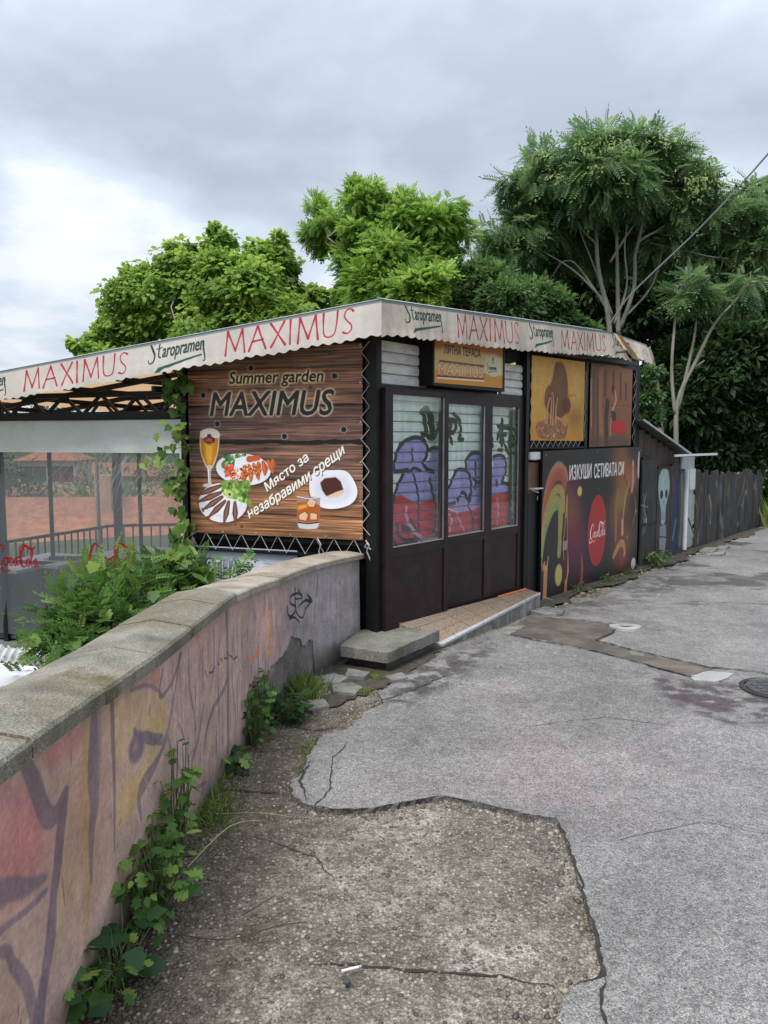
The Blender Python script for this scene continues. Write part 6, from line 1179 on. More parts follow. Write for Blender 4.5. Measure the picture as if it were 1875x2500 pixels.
tree('bush', 'leafy green bush at the far end of the lane on the right', [(1850, 1190, 40), (1880, 1230, 50), (1840, 1250, 34), (1920, 1200, 60), (1860, 1280, 30)], 19, 46, SIM, .16, 'bush', 40, [([(1870, 1300), (1870, 1230)], .04, .02)], 'bark_dark', None, clump=.4, sub=60, droop=.1, twigs=6)
def grass_blades(name, P, h, m, label, rg, lean=.5, w=.03):
    V = np.array([(0, -w, 0), (.5, -w * .8, 0), (1, 0, -.15), (.5, w * .8, 0), (0, w, 0)]); Q = [(0, 1, 3, 4), (1, 2, 3)]
    d_ = rg.normal(0, lean, (len(P), 3)); d_[:, 2] = 1; o = cloud(name, P, d_, (V, Q), h * rg.uniform(.5, 1.2, len(P)), LM[m], None, rg.random(len(P)), rg, 1.0); return tag(o, label, 'grass', kind='stuff')
rg = np.random.default_rng(50); P = []
for _ in range(5200):
    y = rg.uniform(16.2, 24); x = rg.uniform(.43 * y + 1.0, .43 * y + 7); z = terrain_z(x, y)
    if y < 19: z = max(z, sheet_z(x, y) - max(0, y - 16.8) ** 2 * .22)
    if x > 8.2 - (y - 16) * .2 or y > 17.3: P.append((x, y, z))
grass_blades('tall_grass', np.array(P), .75, 'grass', 'tall rough grass beyond the end of the lane', rg)

# ------------------------------------------------------------------ single leaves as parts
def lobed_mesh(name, kind, m):
    """one leaf, stalk end at the origin, blade along +X, slightly cupped"""
    if kind == 'celandine': pr = [(0, .0), (.10, .16), (.22, .34), (.34, .20), (.44, .42), (.60, .44), (.66, .22), (.80, .34), (.95, .22), (.92, .08), (1.0, 0)]
    elif kind == 'vine': pr = [(0, .0), (-.12, .25), (.02, .46), (.22, .40), (.36, .50), (.52, .40), (.60, .26), (.80, .16), (1.0, 0)]
    elif kind == 'grape': pr = [(0, .0), (-.10, .2), (.05, .52), (.3, .42), (.42, .55), (.62, .36), (.78, .22), (1.0, 0)]
    else: pr = [(0, 0), (.15, .17), (.40, .24), (.70, .17), (1.0, 0)]
    V = [(x, 0, .0 - .18 * x * x) for x, _ in pr]; V = []; F_ = []
    pr = [(a_, max(0, b_)) for a_, b_ in crs([(x, y) for x, y in pr], 3)]; mid = [(x, 0, -.16 * x * x) for x, y in pr]; up = [(x, y, -.16 * x * x + .10 * y - .25 * y * y) for x, y in pr]; dn = [(x, -y, z) for x, y, z in up]
    V = mid + up + dn; n = len(pr)
    for i in range(n - 1): F_ += [(i, i + 1, n + i + 1, n + i), (i + 1, i, 2 * n + i, 2 * n + i + 1)]
    me = bpy.data.meshes.new(name); me.from_pydata(V, [], F_); me.materials.append(m); me.polygons.foreach_set('use_smooth', [True] * len(F_)); return me
GL = leaf_obj_mat('weed_leaf', [(.035, .10, .018), (.07, .17, .03), (.12, .24, .04), (.22, .33, .06)]); GD = leaf_obj_mat('dark_weed_leaf', [(.015, .05, .014), (.03, .085, .022), (.05, .12, .03)]); GV = leaf_obj_mat('vine_leaf', [(.03, .09, .018), (.06, .14, .028), (.11, .20, .035), (.20, .28, .05)])
ME = {'celandine': lobed_mesh('celandine_leaf', 'celandine', GL), 'big': lobed_mesh('broad_leaf', 'grape', GD), 'vine': lobed_mesh('vine_leaf', 'vine', GV), 'grape': lobed_mesh('grape_leaf', 'grape', GV), 'plain': lobed_mesh('plain_leaf', 'plain', GL), 'nettle': lobed_mesh('nettle_leaf', 'plain', GD)}
def frond_mesh(m, name):
    V, Q = frond_template(6, 1, .13, .26, .3); me = bpy.data.meshes.new(name); me.from_pydata(V.tolist(), [], Q.tolist()); me.materials.append(m); return me
ME['frond'] = frond_mesh(GV, 'compound_leaf'); ME['frond_d'] = frond_mesh(GL, 'compound_leaf_dark')
def weed(name, label, base, n, leafs, size, h, rad, seed, cat='plant', group=None, lean=(0, 0), clamp=None, stems=True):
    r = random.Random(seed); t = thing(name, base, label, cat, group); mb = MB(); bz = Vector(base)
    for i in range(n):
        a = r.uniform(0, 2 * math.pi); q = r.random() ** .7; hh = h * r.uniform(.12, 1.0); p = bz + Vector((math.cos(a) * rad[0] * q + lean[0] * hh, math.sin(a) * rad[1] * q + lean[1] * hh, hh))
        if clamp: p = clamp(p)
        root = bz + Vector((math.cos(a) * rad[0] * .25 * q, math.sin(a) * rad[1] * .5 * q, 0))
        if stems: mb.tube([root, (root + p) / 2 + Vector((r.uniform(-.02, .02), r.uniform(-.02, .02), .03)), p], [.003, .0025, .0015], 4, False)
        k = r.choice(leafs); o = link('leaf', ME[k], t, p, Euler((r.uniform(-.7, .7), r.uniform(-.5, .6), a + r.uniform(-1.0, 1.0))), size * r.uniform(.55, 1.25))
    if stems: mb.build('stem', M['stem'], t)
    return t
def off_wall(p):
    y = min(max(p.y, 1.3), 6.7); x = float(np.interp(y, [q[1] for q in WPs], [q[0] for q in WPs])); p.x = max(p.x, x + .02); return p
GW = 'weeds growing along the foot of the painted wall'
weed('celandine', 'tall leafy celandine clump climbing the wall at the lower left', (-.86, 2.78, -.02), 150, ['celandine', 'celandine', 'plain'], .055, .31, (.12, .27), 1, group=GW, clamp=off_wall)
weed('celandine', 'upper celandine shoots beside the mural eye', (-.87, 3.12, -.03), 70, ['celandine'], .05, .50, (.08, .14), 2, group=GW, clamp=off_wall)
weed('burdock', 'low broad dark leaves nearest the camera at the wall foot', (-.87, 2.36, 0), 70, ['big', 'celandine'], .062, .16, (.11, .24), 3, group=GW, clamp=off_wall)
weed('mallow', 'dark rounded plant against the wall below the orange painted flame', (-.80, 4.72, -.12), 110, ['celandine', 'nettle'], .06, .34, (.09, .26), 4, group=GW, clamp=off_wall)
weed('mallow', 'small low mallow plant on the concrete edge near the peeled wall', (-.84, 4.2, -.1), 34, ['celandine', 'big'], .06, .12, (.07, .12), 5, group=GW, clamp=off_wall)
weed('nettle', 'dark pointed-leaf nettle clump by the broken plates', (-.66, 5.12, -.14), 90, ['nettle'], .095, .16, (.13, .15), 6, group=GW, clamp=off_wall)
weed('nettle', 'spindly plant behind the nettle clump reaching up the bare plaster', (-.76, 4.95, -.13), 40, ['plain', 'celandine'], .05, .42, (.05, .10), 8, group=GW, clamp=off_wall)
def blades(name, label, c, n, h, rad, seed, m='grass', lean=.5):
    rg = np.random.default_rng(seed); P = np.stack([c[0] + rg.normal(0, rad[0], n), c[1] + rg.normal(0, rad[1], n), np.full(n, c[2])], 1)
    for p in P: q = off_wall(Vector(p)) if p[0] < -.3 else Vector(p); p[0] = q.x
    return grass_blades(name, P, h, m, label, rg, lean, .035)
rg = np.random.default_rng(70); n_ = 700; ss_ = rg.uniform(4.1, 8.1, n_); Pd = []
for s_ in ss_:
    q_ = wpt(s_, .015 + abs(rg.normal(0, .06))); Pd.append((q_[0], q_[1], sheet_z(*q_) - .004))
LM['dead'] = leaf_mat('dead_leaves', [(.05, .03, .018), (.12, .075, .04), (.22, .16, .09)], .1)
dd_ = rg.normal(0, 1, (n_, 3)); dd_[:, 2] = rg.normal(0, .15, n_); o = cloud('leaf_litter', np.array(Pd), dd_, SIM, rg.uniform(.012, .035, n_), LM['dead'], None, rg.random(n_), rg, .3); tag(o, 'brown dead leaf litter gathered along the foot of the painted wall', 'litter', kind='stuff')
blades('grass_tuft', 'bright grass tuft at the wall foot by the concrete plates', (-.58, 5.62, -.14), 420, .17, (.06, .08), 1)
blades('grass_tuft', 'yellowing grass tuft with dry stalks beside the celandine shoots', (-.83, 3.62, -.06), 260, .10, (.06, .12), 2, lean=.9)
blades('grass_tuft', 'thin grass growing from the joint at the wall foot in the foreground', (-.88, 3.95, -.07), 90, .06, (.03, .12), 3, lean=.8)
blades('moss_tuft', 'low mossy tuft in the joint between concrete strip and asphalt', (-.44, 4.5, -.10), 420, .035, (.05, .07), 4, lean=1.2)
blades('moss_tuft', 'small weeds on the asphalt edge below the mossy tuft', (-.42, 4.22, -.09), 300, .03, (.05, .05), 5, lean=1.2)
blades('moss_tuft', 'flat green tuft in the crack above the square concrete patch', (-.16, 3.66, -.055), 260, .025, (.07, .02), 6, lean=1.4)
blades('moss_tuft', 'moss tuft beside the thin flake in front of the slab', (-.14, 5.72, -.14), 200, .04, (.05, .03), 7, lean=1.2)
blades('moss_tuft', 'green tuft between the slab and the cracked concrete plate', (-.12, 6.08, -.14), 200, .05, (.05, .03), 8, lean=1.2)
for i, (s_, n_, lb) in enumerate(((6.3, .14, 'weeds at the foot of the skull painted panel'), (4.6, .10, 'low weeds under the middle of the big dark board'), (5.3, .12, 'low weeds under the far corner of the big dark board'), (3.7, .1, 'thin weeds under the near half of the big dark board'))):
    p = F.p(s_, 0, n_); weed('verge_weed', lb, (p.x, p.y, -.14), 46 if i else 80, ['plain', 'nettle'], .06 if i else .09, .10 if i else .22, (.25, .25), 60 + i, group='weeds along the foot of the boards')
r_ = random.Random(9)
for i, (pts, rad, nm, lb) in enumerate([([(-.78, 2.95, .06), (-.66, 3.2, .1), (-.55, 3.45, .0)], .0025, 'dry', 'long dry straw-coloured stalk leaning out from the celandine'), ([(-.75, 2.62, .0), (-.55, 2.58, .005), (-.38, 2.66, .004), (-.28, 2.68, .003)], .0025, 'twig', 'thin curved brown twig on the pebbly concrete'), ([(-.52, 2.72, .006), (-.42, 2.84, .006)], .003, 'twig', 'short dark twig near the curved one'), ([(-.80, 3.55, -.02), (-.6, 3.6, -.04), (-.45, 3.58, -.05)], .002, 'dry', 'pale dry stalk lying out from the yellow grass')]):
    o = MB().tube(crs(pts, 4), rad, 5).build('stalk' if nm == 'dry' else 'twig', M[nm]); tag(o, lb, 'twig')
t = thing('cigarette_end', (-.11, 2.43, 0), 'small white tube lying on the pebbly concrete in the foreground', 'litter'); MB().tube([(-.14, 2.415, .006), (-.085, 2.435, .006)], .0045, 8).build('paper', M['white_gloss'], t); MB().tube([(-.085, 2.435, .006), (-.075, 2.439, .006)], .0047, 8).build('tip', M['alu'], t)
t = MB().disc((-.12, 2.37, .0), .014, .006, 12).build('bottle_cap', M['cast_iron']); tag(t, 'small dark disc beside the white tube on the concrete', 'litter')
for i, (x, y, r, m_) in enumerate([(.10, 2.25, .022, (.30, .26, .2)), (-.06, 2.14, .024, (.22, .17, .11)), (.22, 2.9, .02, (.42, .38, .30)), (.06, 2.33, .014, (.2, .13, .1)), (.26, 2.2, .018, (.36, .34, .3)), (-.02, 2.2, .016, (.28, .2, .12)), (-.55, 2.3, .017, (.4, .38, .34)), (-.45, 2.42, .014, (.34, .34, .33))]):
    pass

# ------------------------------------------------------------------ bush and vines between wall and curtain
bush = thing('garden_bush', tuple(at(300, 1640, 5.8) * [1, 1, 0] + [0, 0, -.6]), 'tangle of fern-like green shoots behind the wall in front of the curtain', 'bush')
rg = np.random.default_rng(77); BL = [(150, 1510, 36, 5.4), (190, 1530, 52, 5.5), (230, 1470, 60, 5.6), (260, 1540, 60, 5.4), (300, 1440, 50, 5.9), (340, 1500, 60, 5.8), (250, 1420, 26, 6.0), (330, 1400, 26, 6.1), (400, 1450, 50, 6.2), (440, 1420, 36, 6.5), (380, 1400, 30, 6.3), (130, 1560, 34, 5.3), (90, 1590, 12, 5.2), (190, 1590, 40, 5.1), (300, 1570, 40, 5.4), (480, 1400, 26, 6.6), (130, 1640, 20, 4.8), (40, 1650, 10, 4.6), (410, 1510, 30, 6.0), (170, 1660, 26, 4.4)]
Pp = []; Dd = []; Tt = []
for px, py, r, D_ in BL:
    c = at(px, py, D_); rr = r / 1900 * D_
    for _ in range(int(34 * (r / 45) ** 2)):
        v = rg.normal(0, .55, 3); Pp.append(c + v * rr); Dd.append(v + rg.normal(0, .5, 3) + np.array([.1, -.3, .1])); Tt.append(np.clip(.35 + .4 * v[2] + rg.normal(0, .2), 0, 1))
Pp, Dd, Tt = np.array(Pp), np.array(Dd), np.array(Tt); order = rg.permutation(len(Pp)); big = order[:230]; rest = order[230:]
for i in big:
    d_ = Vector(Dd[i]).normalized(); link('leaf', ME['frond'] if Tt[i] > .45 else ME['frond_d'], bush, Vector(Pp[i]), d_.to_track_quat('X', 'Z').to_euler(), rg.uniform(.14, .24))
for _ in range(60):
    i = rg.integers(len(Pp)); link('leaf', ME['grape'], bush, Vector(Pp[i] + np.array([.02, -.08, .03])), Euler((rg.uniform(-1, 1), rg.uniform(-.2, 1), rg.uniform(-3, 0))), rg.uniform(.05, .10))
o = cloud('small_leaves', np.concatenate([Pp[rest]] + [Pp[rest] + rg.normal(0, .06, (len(rest), 3)) for _ in range(5)]), np.concatenate([Dd[rest]] * 6) + rg.normal(0, .3, (len(rest) * 6, 3)), frond_template(5, 1, .16, .28, .3), np.full(len(rest) * 6, .13), LM['bush'], bush, np.tile(Tt[rest], 6) * .8, rg); o['kind'] = 'stuff'
mb = MB()
for k in range(60): i = rg.integers(len(Pp)); q = Pp[i]; mb.tube([(q[0] + rg.normal(0, .1), q[1], max(-.6, q[2] - .5)), tuple(q - [0.02, 0, .2]), tuple(q)], [.006, .004, .002], 4, False)
mb.build('stem', M['stem'], bush)
gv = thing('grape_vine', tuple(L.p(1.8, -.3, .25)), 'broad-leaved vine low at the corner between the banner and the bush', 'vine'); r = random.Random(5)
for _ in range(120):
    px, py = r.choice([(430, 1370, ), (450, 1400), (480, 1430), (410, 1430), (500, 1390), (440, 1350), (380, 1480), (330, 1500), (460, 1440)]); c = at(px + r.gauss(0, 18), py + r.gauss(0, 16), 6.5 + r.uniform(-.3, .3))
    link('leaf', ME['grape'], gv, Vector(c), Euler((r.uniform(-1, 1), r.uniform(-.2, 1.2), r.uniform(-3, 0))), r.uniform(.09, .16))
MB().tube([at(500, 1480, 6.6), at(450, 1420, 6.5), at(440, 1350, 6.6), at(452, 1290, 7.0)], [.01, .008, .006, .004], 5).build('stem', M['stem'], gv)
fr = thing('young_ailanthus', tuple(at(590, 1470, 6.9) * [1, 1, 0] + [0, 0, -.5]), 'young ailanthus shoot with small paired leaves in front of the white banner', 'plant')
for _ in range(40):
    px, py, = r.choice([(560, 1370), (590, 1390), (540, 1400), (610, 1350), (630, 1385), (520, 1360), (560, 1420), (600, 1420)]); c = at(px + r.gauss(0, 12), py + r.gauss(0, 12), 6.65 + r.uniform(-.15, .1))
    link('leaf', ME['frond_d'], fr, Vector(c), Euler((r.uniform(-.6, .6), r.uniform(-.6, .6), r.uniform(-3.3, .3))), r.uniform(.12, .2))
MB().tube([at(590, 1470, 6.7), at(580, 1400, 6.7), at(620, 1330, 6.7)], [.006, .005, .002], 5).build('stem', M['twig'], fr)
vine = thing('climbing_vine', tuple(L.p(1.95, -.3, .08)), 'vine with lobed leaves climbing the post beside the wooden banner', 'vine')
cl = [(432, 905), (440, 940), (425, 965), (445, 985), (435, 1010), (400, 1040), (445, 1060), (450, 1085), (395, 1110), (370, 1120), (430, 1100), (450, 1150), (430, 1165), (420, 1190), (445, 1210), (430, 1240), (450, 1280), (435, 1300), (425, 1320), (450, 1330), (410, 930), (455, 925)]
path = []
for px, py in cl:
    for _ in range(7 if py < 1040 or py > 1140 else 4):
        a = px + r.gauss(0, 11); b = py + r.gauss(0, 11); c = at(a, b, 7.38 + r.uniform(-.12, .08)); link('leaf', ME['vine'], vine, Vector(c), Euler((r.uniform(-1, 1), r.uniform(.2, 1.5), r.uniform(-2.8, -.4))), r.uniform(.065, .115))
MB().tube([at(452, 1400, 7.45), at(448, 1250, 7.45), at(452, 1100, 7.45), at(440, 980, 7.45), at(436, 900, 7.5)], [.009, .008, .006, .005, .003], 5).build('stem', M['twig'], vine)
for a, b in (((452, 1060), (395, 1110)), ((452, 1090), (365, 1125)), ((450, 1300), (500, 1270)), ((445, 1320), (520, 1290))):
    MB().tube([at(*a, 7.42), (at(*a, 7.42) + at(*b, 7.36)) / 2 + [0, 0, .03], at(*b, 7.36)], [.003, .0025, .0015], 4).build('stem', M['dry'], vine)
# ================================================================== garden terrace behind the curtain
M['terrace'] = mat('terrace_paving', (.10, .10, .095), (.16, .155, .15), 2, .7, .1)
tag(MB().prism([(-6.6, 8.75), (-1.95, 7.42), (-1.4, 9.2), (-.4, 13.2), (-5.6, 13.2)], -.9, -.45).build('terrace', M['terrace']), kind='structure')
cu = thing('curtain', tuple(L.p(3.2, -.3, .0)), 'clear vinyl curtain with a white top band hung left of the banner', 'curtain')
M['vinyl'] = img_mat('clear_vinyl', print_vinyl(), .22, .25, .05, alpha=True, bscale=6); mb = MB(); nx_, ny_ = 40, 10
def cur(a, z): return L.p(1.93 + 3.6 * a, z, .012 * math.sin(a * 30) + .01 * math.sin(a * 9 + z * 3))
for i in range(nx_):
    for j in range(ny_):
        a, b, c, d_ = i / nx_, (i + 1) / nx_, j / ny_, (j + 1) / ny_; mb.quad([cur(a, -.36 + 1.98 * c), cur(b, -.36 + 1.98 * c), cur(b, -.36 + 1.98 * d_), cur(a, -.36 + 1.98 * d_)], [(1 - a, c), (1 - b, c), (1 - b, d_), (1 - a, d_)])
mb.build('clear_sheet', M['vinyl'], cu, smooth=True); mb = MB()
for i in range(60):
    for j in range(4):
        a, b = i / 60, (i + 1) / 60; z0_, z1_ = 1.62 + .34 * j / 4, 1.62 + .34 * (j + 1) / 4
        w = lambda t, z: L.p(1.90 + 3.63 * t, z, .016 + .010 * math.sin(t * 40 - z * 16) * max(0, 1 - t * 3) + .006 * math.sin(t * 14)); mb.quad([w(a, z0_), w(b, z0_), w(b, z1_), w(a, z1_)])
mb.build('top_band', M['vinyl_white'], cu, smooth=True); MB().tube([L.p(1.95, 1.965, .03), L.p(5.5, 1.965, .03)], .018, 8).build('rod', M['black_metal'], cu)
K(MB().fbox(L, 4.24, 4.30, -.5, 2.3, -.05, .0), 'post', 'black_metal')
MB().fbox(L, 1.945, 1.965, .2, 1.95, -.02, .03).build('edge_strip', M['vinyl_white'], cu)
cf = thing('curtain', (-4.5, 13, .4), 'far vinyl curtain with mirrored red script seen through the near one', 'curtain'); P = [(-7.6, 12.9), (.4, 12.9)]
MB().quad([(-7.6, 12.95, .45), (.4, 12.95, .45), (.4, 12.95, 2.0), (-7.6, 12.95, 2.0)], [(0, 0), (1, 0), (1, 1), (0, 1)]).build('clear_sheet', img_mat('far_vinyl', print_vinyl_far(), .3, 0, .05, alpha=True), cf); MB().box(-7.6, .4, 12.94, 12.97, 2.0, 2.25).build('top_band', M['vinyl_white'], cf)
rail = thing('railing', (-3.8, 12, -.45), 'dark metal railing with thin upright bars round the terrace', 'railing')
RP = [(-5.2, 9.3), (-4.25, 12.0), (-1.6, 12.6)]
for (x0, y0), (x1, y1) in zip(RP, RP[1:]):
    l = math.hypot(x1 - x0, y1 - y0); n = int(l / .13); MB().bar((x0, y0, .42), (x1, y1, .42), .04).build('top_rail', M['black_metal'], rail); MB().bar((x0, y0, -.28), (x1, y1, -.28), .03).build('bottom_rail', M['black_metal'], rail); MB().bar((x0, y0, -.42), (x1, y1, -.42), .10, .14).build('kerb', M['concrete_light'], rail)
    for i in range(n): t_ = (i + .5) / n; MB().bar((x0 + (x1 - x0) * t_, y0 + (y1 - y0) * t_, -.27), (x0 + (x1 - x0) * t_, y0 + (y1 - y0) * t_, .40), .018).build('baluster', M['black_metal'], rail)
MC = mat('black_cloth', (.022, .024, .03), (.035, .037, .045), 4, .8, .2); MT = mat('white_tabletop', (.40, .42, .44), (.48, .50, .52), 4, .35, .02)
def table(c, w, ang, label, pole=True):
    t = thing('garden_table', (c[0], c[1], -.45), label, 'table', 'square tables on the garden terrace'); fc = Face(c, (math.cos(ang), math.sin(ang)))
    MB().fbox(fc, -w, w, .30, .335, -w, w).build('tabletop', MT, t); mb = MB(); n = 40; ring_ = []
    for i in range(n):
        a = i / n * 4; s_, u = int(a), (a - int(a)) * 2 - 1; q = [(u, -1), (1, u), (-u, 1), (-1, -u)][s_]; k = 1.02 + .02 * math.sin(i * 2.2); ring_.append(((q[0] * w * .98, q[1] * w * .98), (q[0] * w * k, q[1] * w * k)))
    for (a, b) in ring_: p1, p2 = fc.p(a[0], .298, a[1]), fc.p(b[0], -.42, b[1]); mb.v += [tuple(p1), tuple(p2)]
    for i in range(n): j = (i + 1) % n; mb.f.append((2 * i, 2 * j, 2 * j + 1, 2 * i + 1))
    mb.build('skirt', MC, t, smooth=True)
    if pole:
        u = thing('parasol_pole', (c[0], c[1], .34), 'dark parasol pole standing in the ' + label, 'pole', 'parasol poles on the terrace tables'); MB().tube([(c[0], c[1], .34), (c[0], c[1], 2.1)], .024, 10).build('pole', M['black_metal'], u); MB().disc((c[0], c[1], .336), .11, .02, 20).build('collar', MT, u)
table((-3.05, 9.7), .52, -.35, 'square white-topped table right of the curtain post'); table((-3.95, 9.2), .42, -.30, 'square white-topped table at the left end of the curtain')
table((-4.2, 8.75), .32, -.3, 'low dark-skirted table nearest the curtain', False)
K(MB().box(-4.05, -3.95, 11.6, 11.7, -.45, 2.25), 'post', 'black_metal'); K(MB().box(-1.3, -1.2, 12.4, 12.5, -.45, 2.2), 'post', 'black_metal')
ch = thing('garden_chair', (-3.75, 8.2, -.45), 'dark garden chair with a pale frame at the lower left behind the curtain', 'chair')
MB().box(-3.95, -3.55, 8.75, 9.1, -.02, .02).build('seat', MC, ch); MB().box(-3.95, -3.55, 9.08, 9.12, .05, .38).build('backrest', MC, ch)
for x in (-3.94, -3.58):
    for y in (8.77, 9.08): MB().box(x, x + .025, y, y + .025, -.45, -.02).build('leg', M['alu'], ch)
# pale corrugated canopy and gutter below the wall
cc = thing('corrugated_canopy', tuple(at(60, 1600, 5.6)), 'pale corrugated sheet roof with a white gutter just behind the wall', 'roof'); mb = MB(); c0, c1, c2, c3 = (Vector(at(*q)) for q in ((-140, 1560, 5.9), (125, 1590, 6.0), (110, 1625, 5.0), (-160, 1600, 4.9)))
n = 60; z1_ = min(c.z for c in (c0, c1, c2, c3))
for i in range(n + 1):
    t_ = i / n; a = c0 + (c1 - c0) * t_; b = c3 + (c2 - c3) * t_; w = .014 * math.sin(i * 1.6); mb.v += [(a.x, a.y, a.z + w), (b.x, b.y, b.z + w)]
for i in range(n): mb.f.append((2 * i, 2 * i + 1, 2 * i + 3, 2 * i + 2))
mb.build('sheet', M['white_sheet'], cc, smooth=True); MB().tube([c3 + Vector((0, -.05, -.03)), c2 + Vector((0, -.05, -.03))], .035, 10).build('gutter', M['white_gloss'], cc)
wp = thing('white_canvas', tuple(at(60, 1660, 4.7)), 'white canvas sheet below the corrugated roof', 'canvas'); a, b, c, d_ = (Vector(at(*q)) for q in ((-100, 1622, 4.75), (120, 1640, 4.7), (60, 1700, 4.2), (-100, 1690, 4.2))); MB().box8([p - Vector((0, 0, .01)) for p in (d_, c, b, a)] + [p for p in (d_, c, b, a)]).build('canvas', M['white_sheet'], wp)
# ================================================================== shed, panels and plank fence along the lane
M['fence_print'] = img_mat('painted_boards', print_fence(), .8, .35, .3, bscale=40)
def board(fc, s0, s1, z0, z1, n0, n1, name, parent, uo=5.85):
    mb = MB().fbox(fc, s0, s1, z0, z1, n0, n1); mb.uv[2] = None; del mb.uv[2]
    for i in range(6):
        q = [mb.v[k] for k in mb.f[i]]; uv = []
        for v in q: d = Vector(v) - fc.O; s_ = d.dot(fc.D); uv.append(((s_ - uo) / 7.6, (v[2] + .16) / 1.6))
        mb.uv[i] = uv
    return mb.build(name, M['fence_print'], parent)
shed = thing('shed', tuple(F.p(7, -.15, -.6)), 'small dark lean-to shed with a sloping sheet roof after the kiosk', 'shed')
mb = MB().box8([F.p(5.96, -.15, -.04), F.p(7.75, -.15, -.04), F.p(7.75, -.15, -1.6), F.p(5.96, -.15, -1.6), F.p(5.96, 1.93, -.04), F.p(7.75, 1.50, -.04), F.p(7.75, 1.50, -1.6), F.p(5.96, 1.93, -1.6)]); mb.build('wall', M['wood_dark'], shed)
for i in range(7): s_ = 5.97 + i * .255; MB().fbox(F, s_ + .006, s_ + .249, 1.05, 1.90 - (s_ - 5.96) * .245, -.039, -.02).build('cladding_board', M['wood_dark'], shed)
rf = MB().box8([F.p(5.75, 2.02, .12), F.p(7.9, 1.50, .12), F.p(7.9, 1.50, -1.8), F.p(5.75, 2.02, -1.8), F.p(5.75, 2.045, .12), F.p(7.9, 1.525, .12), F.p(7.9, 1.525, -1.8), F.p(5.75, 2.045, -1.8)]); rf.build('roof', mat('roof_sheet', (.05, .05, .05), (.10, .10, .10), 6, .6, .2), shed)
MB().bar(F.p(5.75, 2.035, .13), F.p(7.9, 1.515, .13), .02, .03).build('roof_edge', M['alu'], shed); MB().bar(F.p(7.15, 1.50, .12), F.p(9.0, 1.50, .22), .03, .035).build('gutter', M['white_gloss'], shed); MB().bar(F.p(7.9, 1.52, -.6), F.p(9.0, 1.52, -.5), .5, .015).build('porch_roof', M['hem'], shed)
PG = 'sprayed sheet panels closing the shed front'
for s0, s1, z1, nm, lb in ((5.96, 6.56, 1.46, 'painted_door', 'dark door with pale scribbles right after the big board'), (6.60, 7.20, 1.30, 'painted_panel', 'panel sprayed with a tall white skull'), (7.22, 7.52, 1.34, 'painted_panel', 'narrow panel with blue spray paint'), (7.54, 7.82, 1.24, 'painted_panel', 'narrow greenish sprayed panel beside the white post')):
    t = thing(nm, tuple(F.p((s0 + s1) / 2, -.14, .06)), lb, 'door' if 'door' in nm else 'panel', PG); board(F, s0, s1, -.14, z1, .035, .06, 'sheet_metal', t); MB().fbox(F, s0, s1, z1, z1 + .03, .03, .065).build('top_rail', M['black_metal'], t)
    if 'door' in nm: MB().bar(F.p(6.05, .55, .065), F.p(6.05, .55, .10), .03, .06).build('handle', M['alu'], t); MB().fbox(F, 5.98, 6.54, .46, .50, .061, .068).build('rail', M['black_metal'], t)
t = thing('gate', tuple(F.p(8.1, -.14, 0)), 'grey gate leaf with a white drainpipe under the small porch roof', 'gate'); MB().fbox(F, 7.84, 8.5, -.1, 1.46, -.03, .0).build('panel', M['hem'], t); MB().tube([F.p(7.98, -.1, .05), F.p(7.98, 1.25, .05)], .035, 10).build('pipe', M['white_gloss'], t); MB().bar(F.p(8.0, .45, .08), F.p(8.1, .48, .08), .03).build('latch', M['alu'], t); MB().fbox(F, 8.3, 8.55, .9, 1.25, .001, .012).build('notice', M['white_sheet'], t)
fence = thing('plank_fence', tuple(F.p(10, -.14, 0)), 'long leaning fence of weathered sprayed planks along the lane', 'fence'); r = random.Random(6); s_ = 8.56
while s_ < 12.9:
    w = r.uniform(.13, .26); z1_ = 1.20 - .035 * (s_ - 8.5) + r.uniform(-.10, .06); l_ = r.uniform(-.03, .03); n_ = r.uniform(0, .035); p = F.p
    mb = MB().box8([p(s_, -.14, n_ + .025), p(s_ + w - .01, -.14, n_ + .025), p(s_ + w - .01, -.14, n_), p(s_, -.14, n_), p(s_ + l_, z1_, n_ + .02), p(s_ + w - .01 + l_, z1_ + r.uniform(-.03, .03), n_ + .02), p(s_ + w - .01 + l_, z1_, n_ - .005), p(s_ + l_, z1_, n_ - .005)])
    for i in range(6): mb.uv[i] = [(((Vector(mb.v[k]) - F.O).dot(F.D) - 5.85) / 7.6, (mb.v[k][2] + .16) / 1.6) for k in mb.f[i]]
    mb.build('plank', M['fence_print'], fence); s_ += w
MB().fbox(F, 8.5, 12.9, .2, .27, -.05, -.012).build('rail', M['wood_dark'], fence); MB().fbox(F, 8.5, 12.9, .8, .87, -.05, -.012).build('rail', M['wood_dark'], fence)
t = MB().bar(F.p(8.15, -.14, .25), F.p(8.10, .5, .03), .02).build('leaning_stick', M['wood_dark']); tag(t, 'thin stick leaning against the grey gate', 'stick')
for i, (s0, n0, sz, lb) in enumerate(((8.3, .35, .45, 'flat pale concrete step in front of the gate'), (8.75, .45, .32, 'tilted pale slab lying right of the gate step'), (7.9, .62, .3, 'small white flake of concrete on the lane edge before the gate'))):
    a = [F.p(s0 + sz * u, 0, n0 + sz * .55 * v) for u, v in ((-.5, -.4), (.5, -.5), (.6, .4), (-.4, .5))]; chunk([(p.x, p.y) for p in a], .05, lb, seed=20 + i, tilt=.06)
